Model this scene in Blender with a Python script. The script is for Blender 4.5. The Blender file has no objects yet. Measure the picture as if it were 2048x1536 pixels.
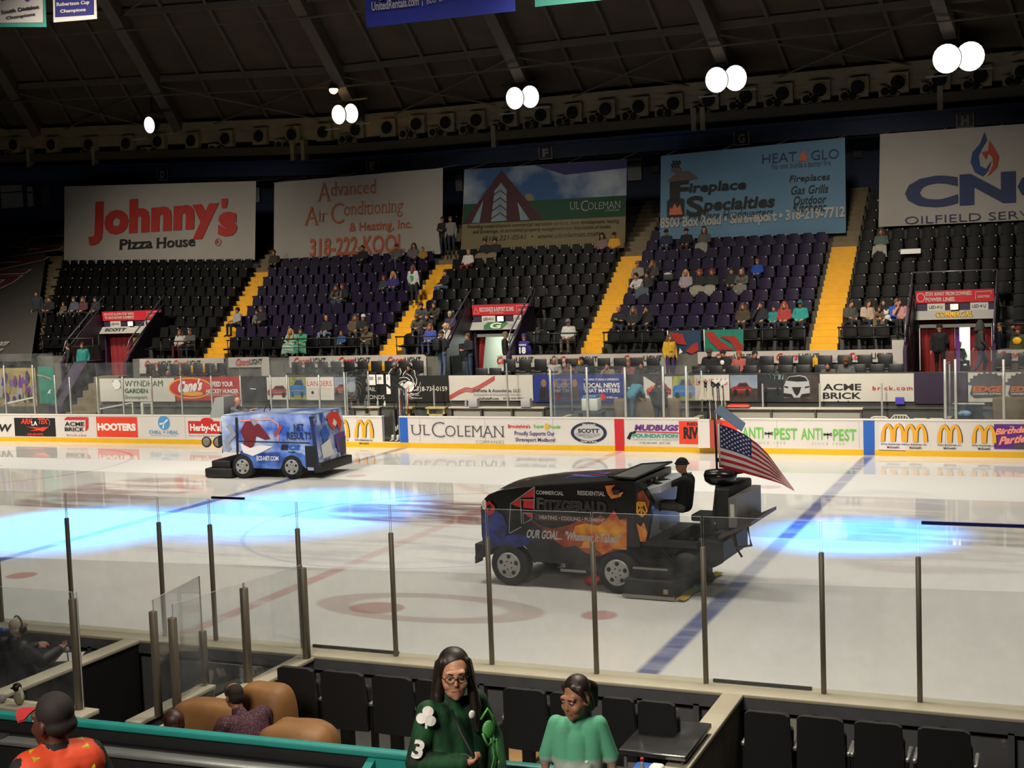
import bpy, bmesh, math, random
import numpy as np
from mathutils import Vector, Matrix
random.seed(7)
S = bpy.context.scene
COL = S.collection
# ---------------------------------------------------------------- camera
FPX = 2595.02
CAM = Vector((13.0871757, -26.3540401, 5.40234042))
_yaw, _pit, _rol = -0.403108819, -0.075219705, -0.036867972
_f = Vector((math.sin(_yaw)*math.cos(_pit), math.cos(_yaw)*math.cos(_pit), math.sin(_pit)))
_r0 = Vector((math.cos(_yaw), -math.sin(_yaw), 0)); _u0 = _r0.cross(_f)
RGT = _r0*math.cos(_rol) + _u0*math.sin(_rol)
UPV = -_r0*math.sin(_rol) + _u0*math.cos(_rol)
cd = bpy.data.cameras.new('camera'); cam = bpy.data.objects.new('camera', cd); COL.objects.link(cam)
cd.sensor_width = 36.0; cd.lens = FPX/2048*36; cd.clip_start = .1; cd.clip_end = 400
cam.matrix_world = Matrix(((RGT.x, UPV.x, -_f.x, CAM.x), (RGT.y, UPV.y, -_f.y, CAM.y), (RGT.z, UPV.z, -_f.z, CAM.z), (0, 0, 0, 1)))
S.camera = cam
# ---------------------------------------------------------------- world, view, light
S.view_settings.view_transform = 'Standard'; S.view_settings.look = 'None'
S.view_settings.gamma = 1; S.view_settings.exposure = 0.0
S.cycles.use_denoising = True
S.cycles.max_bounces = 6; S.cycles.diffuse_bounces = 3; S.cycles.glossy_bounces = 3
S.cycles.transmission_bounces = 2; S.cycles.transparent_max_bounces = 24
S.cycles.use_adaptive_sampling = True; S.cycles.adaptive_threshold = 0.02
S.cycles.caustics_reflective = False; S.cycles.caustics_refractive = False
S.cycles.sample_clamp_indirect = 4
W = bpy.data.worlds.new('arena_air'); S.world = W; W.use_nodes = True
W.node_tree.nodes['Background'].inputs[0].default_value = (.9, .95, 1, 1)
W.node_tree.nodes['Background'].inputs[1].default_value = 0.004
def lamp(name, kind, loc, aim, energy, color, **kw):
    d = bpy.data.lights.new(name, kind); d.energy = energy; d.color = color
    for k, v in kw.items(): setattr(d, k, v)
    o = bpy.data.objects.new(name, d); COL.objects.link(o); o.location = loc
    o.rotation_euler = (Vector(aim) - Vector(loc)).to_track_quat('-Z', 'Y').to_euler()
    return o
WARM = (1.0, .93, .80)
# fronts: unseen fill lights added on the near side to brighten the far boards
for X in (-24, -9, 6):
    lamp('front_fill', 'AREA', (X, -9, 14.5), (X-1, 13.5, 1.0), 360, WARM, shape='DISK', size=2, spread=math.radians(50))
# rows of metal-halide lamps over the ice and softer house lights over the far and near stands
for X in (-27, -13.5, 0, 13.5):
    for Y in (-6, 7):
        lamp('ice_lamp', 'AREA', (X, Y, 15.5), (X, Y*.9, 0), 500, WARM, shape='RECTANGLE', size=7, size_y=2.2, spread=math.radians(120))
for X in (-26, -9, 6):
    lamp('house_lamp', 'AREA', (X, 8, 16.5), (X, 20.5, 2.5), 620, (1, .88, .74), shape='DISK', size=2, spread=math.radians(75))
lamp('near_fill', 'AREA', (8.5, -27.5, 9.5), (8.2, -17, 1.2), 210, (1, .9, .78), shape='DISK', size=4, spread=math.radians(72))  # unseen fill light added behind the camera to brighten the foreground
lamp('house_lamp', 'AREA', (9, -13, 15), (9, -17, 0), 420, (1, .88, .74), shape='DISK', size=3, spread=math.radians(80))
BLUE = (.0, .30, 1.0)
lamp('blue_spotlight', 'SPOT', (14, 4, 15), (9.2, .9, 0), 60000, BLUE, spot_size=math.radians(17), spot_blend=.9, shadow_soft_size=.3)
lamp('blue_spotlight', 'SPOT', (-5, 8, 15), (-4.6, 1.2, 0), 60000, BLUE, spot_size=math.radians(27), spot_blend=.9, shadow_soft_size=.3)
lamp('blue_spotlight', 'SPOT', (-14, 4, 15), (-9.0, -2.0, 0), 75000, BLUE, spot_size=math.radians(22), spot_blend=.9, shadow_soft_size=.3)

# ---------------------------------------------------------------- picking points of the place
def ray(x, y): return _f + RGT*((x-1024)/FPX) - UPV*((y-768)/FPX)
def atY(x, y, Y): d = ray(x, y); return CAM + d*((Y-CAM.y)/d.y)
def atX(x, y, X): d = ray(x, y); return CAM + d*((X-CAM.x)/d.x)
def atZ(x, y, Z): d = ray(x, y); return CAM + d*((Z-CAM.z)/d.z)
def atP(x, y, p, n): d = ray(x, y); return CAM + d*((Vector(p)-CAM).dot(n)/d.dot(n))
# ---------------------------------------------------------------- materials
def srgb(h):
    h = h.lstrip('#'); v = [int(h[i:i+2], 16)/255 for i in (0, 2, 4)]
    return tuple(c/12.92 if c <= .04045 else ((c+.055)/1.055)**2.4 for c in v) + (1,)
MATS = {}
def mat(name, col, rough=.6, metal=0.0, noise=0.0, scale=8.0, emit=0.0, spec=.5, coat=0.0, bump=0.0):
    if name in MATS: return MATS[name]
    m = bpy.data.materials.new(name); m.use_nodes = True; MATS[name] = m
    nt = m.node_tree; b = nt.nodes['Principled BSDF']
    c = srgb(col) if isinstance(col, str) else tuple(col) + ((1,) if len(col) == 3 else ())
    b.inputs['Base Color'].default_value = c
    b.inputs['Roughness'].default_value = rough; b.inputs['Metallic'].default_value = metal
    b.inputs['Specular IOR Level'].default_value = spec; b.inputs['Coat Weight'].default_value = coat
    if emit:
        b.inputs['Emission Color'].default_value = c; b.inputs['Emission Strength'].default_value = emit
    if noise or bump:
        tc = nt.nodes.new('ShaderNodeTexCoord'); n = nt.nodes.new('ShaderNodeTexNoise')
        n.inputs['Scale'].default_value = scale; n.inputs['Detail'].default_value = 4
        nt.links.new(tc.outputs['Object'], n.inputs['Vector'])
        if noise:
            mr = nt.nodes.new('ShaderNodeMapRange'); mr.inputs[1].default_value = .3; mr.inputs[2].default_value = .7
            mr.inputs[3].default_value = 1-noise; mr.inputs[4].default_value = 1+noise
            nt.links.new(n.outputs['Fac'], mr.inputs[0])
            mx = nt.nodes.new('ShaderNodeVectorMath'); mx.operation = 'SCALE'; mx.inputs[0].default_value = c[:3]
            nt.links.new(mr.outputs[0], mx.inputs['Scale']); nt.links.new(mx.outputs[0], b.inputs['Base Color'])
        if bump:
            bp = nt.nodes.new('ShaderNodeBump'); bp.inputs['Strength'].default_value = bump
            nt.links.new(n.outputs['Fac'], bp.inputs['Height']); nt.links.new(bp.outputs[0], b.inputs['Normal'])
    return m
def glass_mat(name, haze, tint, refl=.4):
    """Thin rink glass: clear, mirror-like at grazing angles, with a light film of scratches that scatters some light."""
    m = bpy.data.materials.new(name); m.use_nodes = True; MATS[name] = m; nt = m.node_tree; nt.nodes.clear()
    out = nt.nodes.new('ShaderNodeOutputMaterial'); tr = nt.nodes.new('ShaderNodeBsdfTransparent'); tr.inputs[0].default_value = tint
    gl = nt.nodes.new('ShaderNodeBsdfGlossy'); gl.inputs['Roughness'].default_value = .02
    fr = nt.nodes.new('ShaderNodeFresnel'); fr.inputs[0].default_value = 1.3
    mu = nt.nodes.new('ShaderNodeMath'); mu.operation = 'MULTIPLY'; mu.inputs[1].default_value = refl
    nt.links.new(fr.outputs[0], mu.inputs[0])
    m1 = nt.nodes.new('ShaderNodeMixShader'); nt.links.new(mu.outputs[0], m1.inputs[0]); nt.links.new(tr.outputs[0], m1.inputs[1]); nt.links.new(gl.outputs[0], m1.inputs[2])
    df = nt.nodes.new('ShaderNodeBsdfDiffuse'); df.inputs[0].default_value = (.8, .84, .88, 1)
    n = nt.nodes.new('ShaderNodeTexNoise'); n.inputs['Scale'].default_value = 2.5; n.inputs['Detail'].default_value = 6; n.inputs['Roughness'].default_value = .65
    tc = nt.nodes.new('ShaderNodeTexCoord'); nt.links.new(tc.outputs['Object'], n.inputs[0])
    mr = nt.nodes.new('ShaderNodeMapRange'); mr.inputs[1].default_value = .35; mr.inputs[2].default_value = .75; mr.inputs[3].default_value = haze*.4; mr.inputs[4].default_value = haze*1.7
    nt.links.new(n.outputs[0], mr.inputs[0])
    m2 = nt.nodes.new('ShaderNodeMixShader'); nt.links.new(mr.outputs[0], m2.inputs[0]); nt.links.new(m1.outputs[0], m2.inputs[1]); nt.links.new(df.outputs[0], m2.inputs[2])
    nt.links.new(m2.outputs[0], out.inputs[0]); return m
GLASS = glass_mat('rink_glass', .035, (.96, .97, .97, 1))
GEDGE = mat('glass_edge', '#b9bfc0', .3)
# ---------------------------------------------------------------- mesh builder
class MB:
    def __init__(s): s.v = []; s.f = []; s.m = []; s.mats = []; s.sm = []
    def mi(s, m):
        if m not in s.mats: s.mats.append(m)
        return s.mats.index(m)
    def add(s, vs, fs, m, smooth=False):
        b = len(s.v); s.v += [tuple(v) for v in vs]; i = s.mi(m)
        for f in fs: s.f.append([b+k for k in f]); s.m.append(i); s.sm.append(smooth)
        return s
    def quad(s, a, b, c, d, m): return s.add([a, b, c, d], [(0, 1, 2, 3)], m)
    def hexa(s, p, m):
        """p: 4 bottom then 4 top corners, counter-clockwise from above"""
        return s.add(p, [(3, 2, 1, 0), (4, 5, 6, 7), (0, 1, 5, 4), (1, 2, 6, 5), (2, 3, 7, 6), (3, 0, 4, 7)], m)
    def box(s, x0, x1, y0, y1, z0, z1, m):
        return s.hexa([(x0, y0, z0), (x1, y0, z0), (x1, y1, z0), (x0, y1, z0), (x0, y0, z1), (x1, y0, z1), (x1, y1, z1), (x0, y1, z1)], m)
    def rbox(s, x0, x1, y0, y1, z0, z1, m, r=.03, seg=2):
        """rounded box via bmesh bevel"""
        bm = bmesh.new(); bmesh.ops.create_cube(bm, size=1)
        for v in bm.verts: v.co = Vector(((x0+x1)/2 + v.co.x*(x1-x0), (y0+y1)/2 + v.co.y*(y1-y0), (z0+z1)/2 + v.co.z*(z1-z0)))
        bmesh.ops.bevel(bm, geom=list(bm.edges), offset=r, segments=seg, affect='EDGES', profile=.5)
        bm.verts.index_update()
        s.add([v.co for v in bm.verts], [[v.index for v in f.verts] for f in bm.faces], m, True); bm.free(); return s
    def prism(s, poly, axis, a, b, m):
        """poly: 2-D outline extruded along axis ('x': poly is y,z; 'y': x,z; 'z': x,y)"""
        def P(q, t): return {'x': (t, q[0], q[1]), 'y': (q[0], t, q[1]), 'z': (q[0], q[1], t)}[axis]
        n = len(poly); vs = [P(q, a) for q in poly] + [P(q, b) for q in poly]
        return s.add(vs, [list(range(n))[::-1], list(range(n, 2*n))] + [(i, (i+1) % n, n+(i+1) % n, n+i) for i in range(n)], m)
    def bar(s, a, b, w, h, m):
        a = Vector(a); b = Vector(b); d = (b-a).normalized()
        u = d.cross(Vector((0, 0, 1))); u = u.normalized() if u.length > 1e-4 else Vector((1, 0, 0)); v = u.cross(d)
        c = [u*(-w/2)+v*(-h/2), u*(w/2)+v*(-h/2), u*(w/2)+v*(h/2), u*(-w/2)+v*(h/2)]
        return s.add([a+k for k in c] + [b+k for k in c], [(3, 2, 1, 0), (4, 5, 6, 7), (0, 1, 5, 4), (1, 2, 6, 5), (2, 3, 7, 6), (3, 0, 4, 7)], m)
    def tube(s, pts, r, m, n=8, closed=False):
        pts = [Vector(p) for p in pts]; rs = r if isinstance(r, (list, tuple)) else [r]*len(pts); vs = []; fs = []
        ref = Vector((0, 0, 1)); k = len(pts)
        for i, p in enumerate(pts):
            d = (pts[(i+1) % k if closed else min(i+1, k-1)] - pts[(i-1) % k if closed else max(i-1, 0)]).normalized()
            u = d.cross(ref)
            if u.length < .05: u = d.cross(Vector((0, 1, 0)))
            u.normalize(); w = d.cross(u)
            vs += [p + (u*math.cos(2*math.pi*j/n) + w*math.sin(2*math.pi*j/n))*rs[i] for j in range(n)]
        for i in range(k if closed else k-1):
            i2 = (i+1) % k
            fs += [(i*n+j, i*n+(j+1) % n, i2*n+(j+1) % n, i2*n+j) for j in range(n)]
        if not closed: fs += [list(range(n))[::-1], [(k-1)*n+j for j in range(n)]]
        return s.add(vs, fs, m, True)
    def lathe(s, prof, c, axis, m, n=24):
        """prof: (radius, offset along axis) around point c"""
        ax = Vector(axis).normalized(); u = ax.cross(Vector((0, 0, 1)))
        if u.length < .05: u = Vector((1, 0, 0))
        u.normalize(); w = ax.cross(u); c = Vector(c); k = len(prof); vs = []
        for r, t in prof: vs += [c + ax*t + (u*math.cos(2*math.pi*j/n) + w*math.sin(2*math.pi*j/n))*r for j in range(n)]
        fs = [(i*n+j, i*n+(j+1) % n, (i+1)*n+(j+1) % n, (i+1)*n+j) for i in range(k-1) for j in range(n)]
        fs += [list(range(n))[::-1], [(k-1)*n+j for j in range(n)]]
        return s.add(vs, fs, m, True)
    def ball(s, c, r, m, n=12, k=8):
        rx, ry, rz = r if isinstance(r, (tuple, list)) else (r, r, r); vs = []
        for i in range(k+1):
            t = math.pi*i/k
            vs += [(c[0]+rx*math.sin(t)*math.cos(2*math.pi*j/n), c[1]+ry*math.sin(t)*math.sin(2*math.pi*j/n), c[2]-rz*math.cos(t)) for j in range(n)]
        return s.add(vs, [(i*n+j, i*n+(j+1) % n, (i+1)*n+(j+1) % n, (i+1)*n+j) for i in range(k) for j in range(n)], m, True)
    def grid(s, fn, nu, nv, m, smooth=True):
        vs = [fn(i/nu, j/nv) for j in range(nv+1) for i in range(nu+1)]
        return s.add(vs, [(j*(nu+1)+i, j*(nu+1)+i+1, (j+1)*(nu+1)+i+1, (j+1)*(nu+1)+i) for j in range(nv) for i in range(nu)], m, smooth)
    def xf(s, M):
        s.v = [tuple(M @ Vector(v)) for v in s.v]; return s
    def mesh(s, name):
        me = bpy.data.meshes.new(name); me.from_pydata(s.v, [], s.f)
        for m in s.mats: me.materials.append(m)
        me.polygons.foreach_set('material_index', s.m); me.polygons.foreach_set('use_smooth', s.sm); me.update(); return me
    def build(s, name, parent=None):
        o = bpy.data.objects.new(name, s.mesh(name)); COL.objects.link(o)
        if parent is not None: o.parent = parent
        return o
def tag(o, label=None, cat=None, group=None, kind=None):
    if label: o['label'] = label
    if cat: o['category'] = cat
    if group: o['group'] = group
    if kind: o['kind'] = kind
    return o
def thing(name, label, cat, loc=(0, 0, 0), rz=0.0, group=None):
    o = bpy.data.objects.new(name, None); COL.objects.link(o); o.location = loc; o.rotation_euler = (0, 0, rz); o.empty_display_size = .1
    return tag(o, label, cat, group)
def dup(root, loc, rz=None, label=None, group=None, scale=None, swap=None):
    """a copy of a thing with copies of its parts and sub-parts; swap: {material: material}"""
    def cp(o, par):
        c = o.copy(); COL.objects.link(c)
        if par is not None: c.parent = par
        if swap and c.type == 'MESH':
            for sl in c.material_slots:
                mm = sl.material
                if mm in swap: sl.link = 'OBJECT'; sl.material = swap[mm]
        for ch in kids(o): cp(ch, c)
        return c
    kids = lambda o: [x for x in o.children]
    r = cp(root, None); r.location = loc
    if rz is not None: r.rotation_euler = (0, 0, rz)
    if scale: r.scale = (scale,)*3
    if label: r['label'] = label
    if group: r['group'] = group
    return r
# ---------------------------------------------------------------- lettering
_tc = {}
def glyphs(txt, bold=0.0, spacing=1.0):
    k = (txt, bold, spacing)
    if k not in _tc:
        c = bpy.data.curves.new('lettering', 'FONT'); c.body = txt; c.size = 1; c.resolution_u = 3; c.offset = bold; c.space_character = spacing
        o = bpy.data.objects.new('lettering', c); me = bpy.data.meshes.new_from_object(o)
        v = [(p.co.x, p.co.y) for p in me.vertices]; f = [list(p.vertices) for p in me.polygons]
        e = {}
        for q in f:
            for a, b in zip(q, q[1:]+q[:1]): e[frozenset((a, b))] = e.get(frozenset((a, b)), 0) + 1
        bd = [tuple(x) for x, n in e.items() if n == 1]
        bpy.data.objects.remove(o); bpy.data.curves.remove(c); bpy.data.meshes.remove(me)
        _tc[k] = (v, f, bd)
    return _tc[k]
class Frame:
    """a flat (or gently waving) panel: O bottom-left corner, U right, V up (unit vectors), w x h metres"""
    def __init__(s, O, U, V, w=1, h=1, wave=0.0, kx=1.0):
        s.O = Vector(O); s.U = Vector(U).normalized(); s.V = Vector(V).normalized(); s.N = s.U.cross(s.V).normalized(); s.w = w; s.h = h; s.wave = wave; s.kx = kx
    def at(s, u, v, lift=0.0):
        d = s.wave*(math.sin(u*s.kx*1.7+.6*v)*.6 + math.sin(u*s.kx*.83-1.1*v+1)*.7 + .35*math.sin(v*2.1+u*.4)) if s.wave else 0
        return s.O + s.U*u + s.V*v + s.N*(d+lift)
    def px(s, x, y):
        p = atP(x, y, s.O, s.N) - s.O; return p.dot(s.U), p.dot(s.V)
    def rect(s, x0, y0, x1, y1):
        """pixel box of the photograph (left edge x0,y0..y1) to local metres"""
        u0, va = s.px(x0, y0); _, vb = s.px(x0, y1); u1, _ = s.px(x1, (y0+y1)/2); return u0, vb, u1, va
def poly(mb, fr, pts, m, lift=.01):
    """filled outline in the frame's metres (fan after triangulation by bmesh)"""
    n = len(pts); mb.add([fr.at(u, v, lift) for u, v in pts], [list(range(n))], m); return mb
def rectf(mb, fr, r, m, lift=.01, nu=1, nv=1):
    u0, v0, u1, v1 = r
    return mb.grid(lambda a, b: fr.at(u0+(u1-u0)*a, v0+(v1-v0)*b, lift), nu, nv, m, False)
def ell(mb, fr, c, rx, ry, m, lift=.012, n=28, a0=0, a1=360):
    p = [(c[0]+rx*math.cos(math.radians(a0+(a1-a0)*i/n)), c[1]+ry*math.sin(math.radians(a0+(a1-a0)*i/n))) for i in range(n if a1-a0 == 360 else n+1)]
    return poly(mb, fr, p, m, lift)
def line(mb, fr, pts, w, m, lift=.012, closed=False):
    pts = [Vector(p) for p in pts]; k = len(pts); vs = []; ws = w if isinstance(w, (list, tuple)) else [w]*k
    for i, p in enumerate(pts):
        d = pts[(i+1) % k if closed else min(i+1, k-1)] - pts[(i-1) % k if closed else max(i-1, 0)]; d.normalize(); q = Vector((-d.y, d.x))*ws[i]/2
        vs += [fr.at(*(p+q), lift), fr.at(*(p-q), lift)]
    fs = [(2*i, 2*i+1, 2*((i+1) % k)+1, 2*((i+1) % k)) for i in range(k if closed else k-1)]
    mb.add(vs, fs, m); return mb
def text(mb, fr, txt, r, m, bold=.01, shear=0.0, serif=0.0, spacing=1.0, lift=.014, rise=0.0, arc=0.0):
    """txt stretched to the local box r = (u0, v0, u1, v1); serif adds slab feet to the stems; rise lifts the right end"""
    v, f, bd = glyphs(txt, bold, spacing)
    if not v: return mb
    xs = [p[0] for p in v]; ys = [p[1] for p in v]; x0, x1, y0, y1 = min(xs), max(xs), min(ys), max(ys)
    u0, w0, u1, w1 = r; sx = (u1-u0)/(x1-x0); sy = (w1-w0)/(y1-y0)
    def mp(x, y):
        a = (x-x0)*sx; b = (y-y0)*sy; t = a/max(u1-u0, 1e-6)
        return fr.at(u0 + a + shear*(b-(w1-w0)/2), w0 + b + rise*t + arc*(1-(2*t-1)**2), lift)
    mb.add([mp(*p) for p in v], f, m)
    if serif:
        for a, b in bd:
            (ax, ay), (bx, by) = v[a], v[b]
            if abs(ay-by) < .004 and .03 < abs(ax-bx) < .22:
                lo, hi = min(ax, bx), max(ax, bx); e = serif; up = any(abs(q[1]-(ay+.12)) < .6 and q[1] > ay+.1 and lo-.02 < q[0] < hi+.02 for q in v)
                t = .035 if up else -.035
                q = [(lo-e, ay), (hi+e, ay), (hi+e, ay+t), (lo-e, ay+t)]
                mb.add([mp(*k) for k in q], [(0, 1, 2, 3)], m)
    return mb
# ================================================================ the setting
def struct(mb, name): return tag(mb.build(name), kind='structure')
def ice_material():
    m = bpy.data.materials.new('ice'); m.use_nodes = True; nt = m.node_tree; L = nt.links; b = nt.nodes['Principled BSDF']
    tc = nt.nodes.new('ShaderNodeTexCoord'); sp = nt.nodes.new('ShaderNodeSeparateXYZ'); L.new(tc.outputs['Object'], sp.inputs[0])
    def val(x, n, i):
        if isinstance(x, (int, float)): n.inputs[i].default_value = x
        else: L.new(x, n.inputs[i])
    def M(op, a, b_=0.0, c=0.0):
        n = nt.nodes.new('ShaderNodeMath'); n.operation = op; val(a, n, 0); val(b_, n, 1)
        if op in ('COMPARE', 'MULTIPLY_ADD', 'SMOOTH_MIN'): val(c, n, 2)
        return n.outputs[0]
    def step(x, lo, hi, inv=False):
        n = nt.nodes.new('ShaderNodeMapRange'); n.interpolation_type = 'SMOOTHSTEP'; val(x, n, 0); n.inputs[1].default_value = lo; n.inputs[2].default_value = hi
        n.inputs[3].default_value = 1 if inv else 0; n.inputs[4].default_value = 0 if inv else 1; return n.outputs[0]
    def noise(scale, detail=4, st=(1, 1, 1), rough=.55):
        mp = nt.nodes.new('ShaderNodeMapping'); mp.inputs['Scale'].default_value = st; L.new(tc.outputs['Object'], mp.inputs[0])
        n = nt.nodes.new('ShaderNodeTexNoise'); n.inputs['Scale'].default_value = scale; n.inputs['Detail'].default_value = detail; n.inputs['Roughness'].default_value = rough
        L.new(mp.outputs[0], n.inputs['Vector']); return n.outputs['Fac']
    X, Y = sp.outputs[0], sp.outputs[1]
    big = noise(.35); streak = noise(1.3, 5, (.28, 1.3, 1)); fine = noise(3, 3)
    col = [None]
    def mix(fac, c):
        n = nt.nodes.new('ShaderNodeMix'); n.data_type = 'RGBA'; L.new(fac, n.inputs[0])
        if col[0] is None: n.inputs[6].default_value = (.80, .79, .76, 1)
        else: L.new(col[0], n.inputs[6])
        n.inputs[7].default_value = c; col[0] = n.outputs[2]
    mix(M('MULTIPLY', step(big, .4, .7), .35), (.70, .70, .70, 1))
    wear = step(streak, .3, .55)
    def around(d, w, s=.06): return step(d, w-s, w+s, True)
    def dist(cx, cy, ax=1, ay=1):
        a = M('MULTIPLY', M('SUBTRACT', X, cx), 1/ax); c = M('MULTIPLY', M('SUBTRACT', Y, cy), 1/ay)
        return M('SQRT', M('ADD', M('MULTIPLY', a, a), M('MULTIPLY', c, c)))
    # sponsor logos frozen into the ice: smeared ovals
    def smear(cx, cy, ax, ay, c, k, lo=.38):
        mix(M('MULTIPLY', M('MULTIPLY', step(dist(cx, cy, ax, ay), .8, 1.05, True), step(streak, lo, lo+.2)), k), c)
    smear(-.6, 1.6, 3.4, 1.9, (.33, .10, .10, 1), .75)
    smear(1.2, 1.9, 3.0, 1.6, (.2, .12, .16, 1), .5)
    smear(-11.6, 2.6, 2.4, 3.2, (.33, .12, .12, 1), .6)
    smear(11, -.3, 2.6, 2.6, (.33, .2, .18, 1), .45)
    smear(9, 4, 1.8, 3, (.2, .2, .4, 1), .3)
    smear(-1.2, -2.8, 5.2, 2.3, (.42, .42, .46, 1), .8, .44)
    ov = dist(3.1, -6.95, 2.15, .95)
    mix(M('MULTIPLY', M('MULTIPLY', step(ov, .95, 1.02, True), step(ov, .60, .72)), .5), (.45, .30, .27, 1))
    mix(M('MULTIPLY', step(dist(2.25, -7.2, .5, .38), .9, 1.1, True), .6), (.45, .16, .13, 1))
    # regulation lines, circle and dots
    def lines(d, w, c, k, wr=.35):
        mix(M('MULTIPLY', around(d, w), M('ADD', M('MULTIPLY', wear, wr), k)), c)
    ax = M('ABSOLUTE', X)
    lines(M('ABSOLUTE', M('SUBTRACT', ax, 7.77)), .16, (.055, .085, .30, 1), .5)
    lines(ax, .15, (.55, .12, .11, 1), .15)
    rc = dist(0, 0); mix(M('MULTIPLY', around(M('ABSOLUTE', M('SUBTRACT', rc, 4.5)), .05, .04), .45), (.10, .18, .45, 1))
    ay = M('ABSOLUTE', Y)
    dd = M('SQRT', M('ADD', M('POWER', M('SUBTRACT', ax, 6.1), 2.0), M('POWER', M('SUBTRACT', ay, 6.7), 2.0)))
    mix(M('MULTIPLY', around(dd, .3, .05), .6), (.55, .13, .13, 1))
    for cx in (-20.1, 20.1):
        for cy in (-6.7, 6.7):
            d = dist(cx, cy); mix(M('MULTIPLY', around(M('ABSOLUTE', M('SUBTRACT', d, 4.5)), .05, .04), .6), (.55, .13, .13, 1)); mix(M('MULTIPLY', around(d, .3), .6), (.55, .13, .13, 1))
    mix(M('MULTIPLY', step(ay, 12.55, 12.95), .25), (.62, .52, .25, 1))
    L.new(col[0], b.inputs['Base Color'])
    # freshly resurfaced (wet, mirror-smooth) lanes between lanes still scuffed and snowy
    def dry(y0, k0, y1, k1):
        a = M('SUBTRACT', Y, M('MULTIPLY_ADD', X, k0, y0)); c = M('SUBTRACT', Y, M('MULTIPLY_ADD', X, k1, y1))
        return M('MULTIPLY', step(a, -.04, .04), step(c, -.04, .04, True))
    d = M('MAXIMUM', dry(5.85, -.026, 9.1, .016), dry(-4.6, .093, .2, 0.0))
    rg = nt.nodes.new('ShaderNodeMapRange'); L.new(d, rg.inputs[0]); rg.inputs[3].default_value = .05; rg.inputs[4].default_value = .62
    L.new(rg.outputs[0], b.inputs['Roughness']); b.inputs['IOR'].default_value = 1.31
    # in the dry lanes snow lies on the surface: whiter, hardly any gloss
    n = nt.nodes.new('ShaderNodeMix'); n.data_type = 'RGBA'; L.new(M('MULTIPLY', d, .45), n.inputs[0]); L.new(col[0], n.inputs[6]); n.inputs[7].default_value = (.80, .79, .79, 1); L.new(n.outputs[2], b.inputs['Base Color'])
    sl = nt.nodes.new('ShaderNodeMapRange'); L.new(d, sl.inputs[0]); sl.inputs[3].default_value = .5; sl.inputs[4].default_value = .12; L.new(sl.outputs[0], b.inputs['Specular IOR Level'])
    return m
ice = MB().quad((-32, -12.95, 0), (32, -12.95, 0), (32, 12.95, 0), (-32, 12.95, 0), ice_material()); struct(ice, 'floor_ice')
CONC = mat('concrete', '#5a5850', .85, noise=.18, scale=2)
DCON = mat('dark_concrete', '#3e3d3a', .85, noise=.2, scale=2)
BCON = mat('brown_concrete', '#6b5f48', .85, noise=.15, scale=3)
YEL = mat('yellow_paint', '#d09a0e', .6, noise=.07, scale=4)
PUR = mat('purple_paint', '#2c1d35', .5)
BLK = mat('black_paint', '#0c0c0c', .5)
WHT = mat('white_plastic', '#cfc9c4', .35, noise=.03, scale=1.5)
KICK = mat('yellow_kickplate', '#d9a80c', .4, noise=.04, scale=3)
fl = MB().box(-48, 32, 13.2, 34, -.25, -.02, DCON); struct(fl, 'floor_far')
fl = MB().box(-32, 32, -30, -13.2, -.25, -.02, mat('near_floor', '#34332f', .8, noise=.2, scale=2)); struct(fl, 'floor_near')
# ---- the far bowl, seating treads --------------------------------
def dz(X): return .036*max(0, -21-X)              # the bowl climbs a little towards its curved left end
TREAD, RISE, Y0, Z0 = .85, .43, 18.6, 2.8
AIS = {0: ((-30.5, -28.9), (-35.6, -34.4)), 1: ((-20.15, -19.1), (-22.4, -21.6)), 2: ((-11.85, -11.05), (-12.7, -11.8)), 3: ((-3.35, -2.55), (-4.05, -3.1)), 4: ((5.03, 5.97), (4.68, 5.66))}
def aisle(k, Y):
    t = (Y-18.3)/8.0; (a, b), (c, d) = AIS[k]; return a+(c-a)*t, b+(d-b)*t
PORT = {1: (-27.0, -23.75), 3: (-8.55, -6.05), 5: (8.38, 10.93)}
NROW = 15
PY = 20.7
bowl = MB()
XL, XR = -48, 26
for i in range(NROW):
    y0 = Y0+TREAD*i; z = Z0+RISE*i
    cuts = [XL] + ([v for p in PORT.values() for v in p] if y0 < PY-.1 else []) + [-21] + [XR]; cuts.sort()
    spans = []
    for a, b in zip(cuts, cuts[1:]):
        mid = (a+b)/2
        if y0 < PY-.1 and any(p[0] < mid < p[1] for p in PORT.values()): continue
        spans.append((a, b))
    for a, b in spans:
        lo = z-RISE-.25
        bowl.hexa([(a, y0, lo+dz(a)), (b, y0, lo+dz(b)), (b, y0+TREAD+.05, lo+dz(b)), (a, y0+TREAD+.05, lo+dz(a)), (a, y0, z+dz(a)), (b, y0, z+dz(b)), (b, y0+TREAD+.05, z+dz(b)), (a, y0+TREAD+.05, z+dz(a))], DCON)
struct(bowl, 'floor_seating_bowl')
# front wall of the bowl and the walkway in front of it
fw = MB()
for a, b in ((XL, -27.3), (-23.5, -8.9), (-5.75, 8.1), (11.2, XR)):
    fw.hexa([(a, 18.25, -.1), (b, 18.25, -.1), (b, 18.62, -.1), (a, 18.62, -.1), (a, 18.25, 2.8+dz(a)), (b, 18.25, 2.8+dz(b)), (b, 18.62, 2.8+dz(b)), (a, 18.62, 2.8+dz(a))], CONC)
struct(fw, 'wall_bowl_front')
rz = MB()
rz.box(-22.95, XR, 15.72, 16.75, -.1, 1.62, DCON); rz.box(-22.95, XR, 16.75, 18.25, -.1, 1.86, DCON); struct(rz, 'floor_riser')
bw = MB()
bw.box(-22.95, XR, 15.55, 15.75, -.1, 2.27, mat('bench_wall', '#4c4d49', .7, noise=.12, scale=2)); bw.box(-22.95, XR, 15.5, 15.56, 1.13, 1.19, CONC)
struct(bw, 'wall_bench_back')
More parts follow.
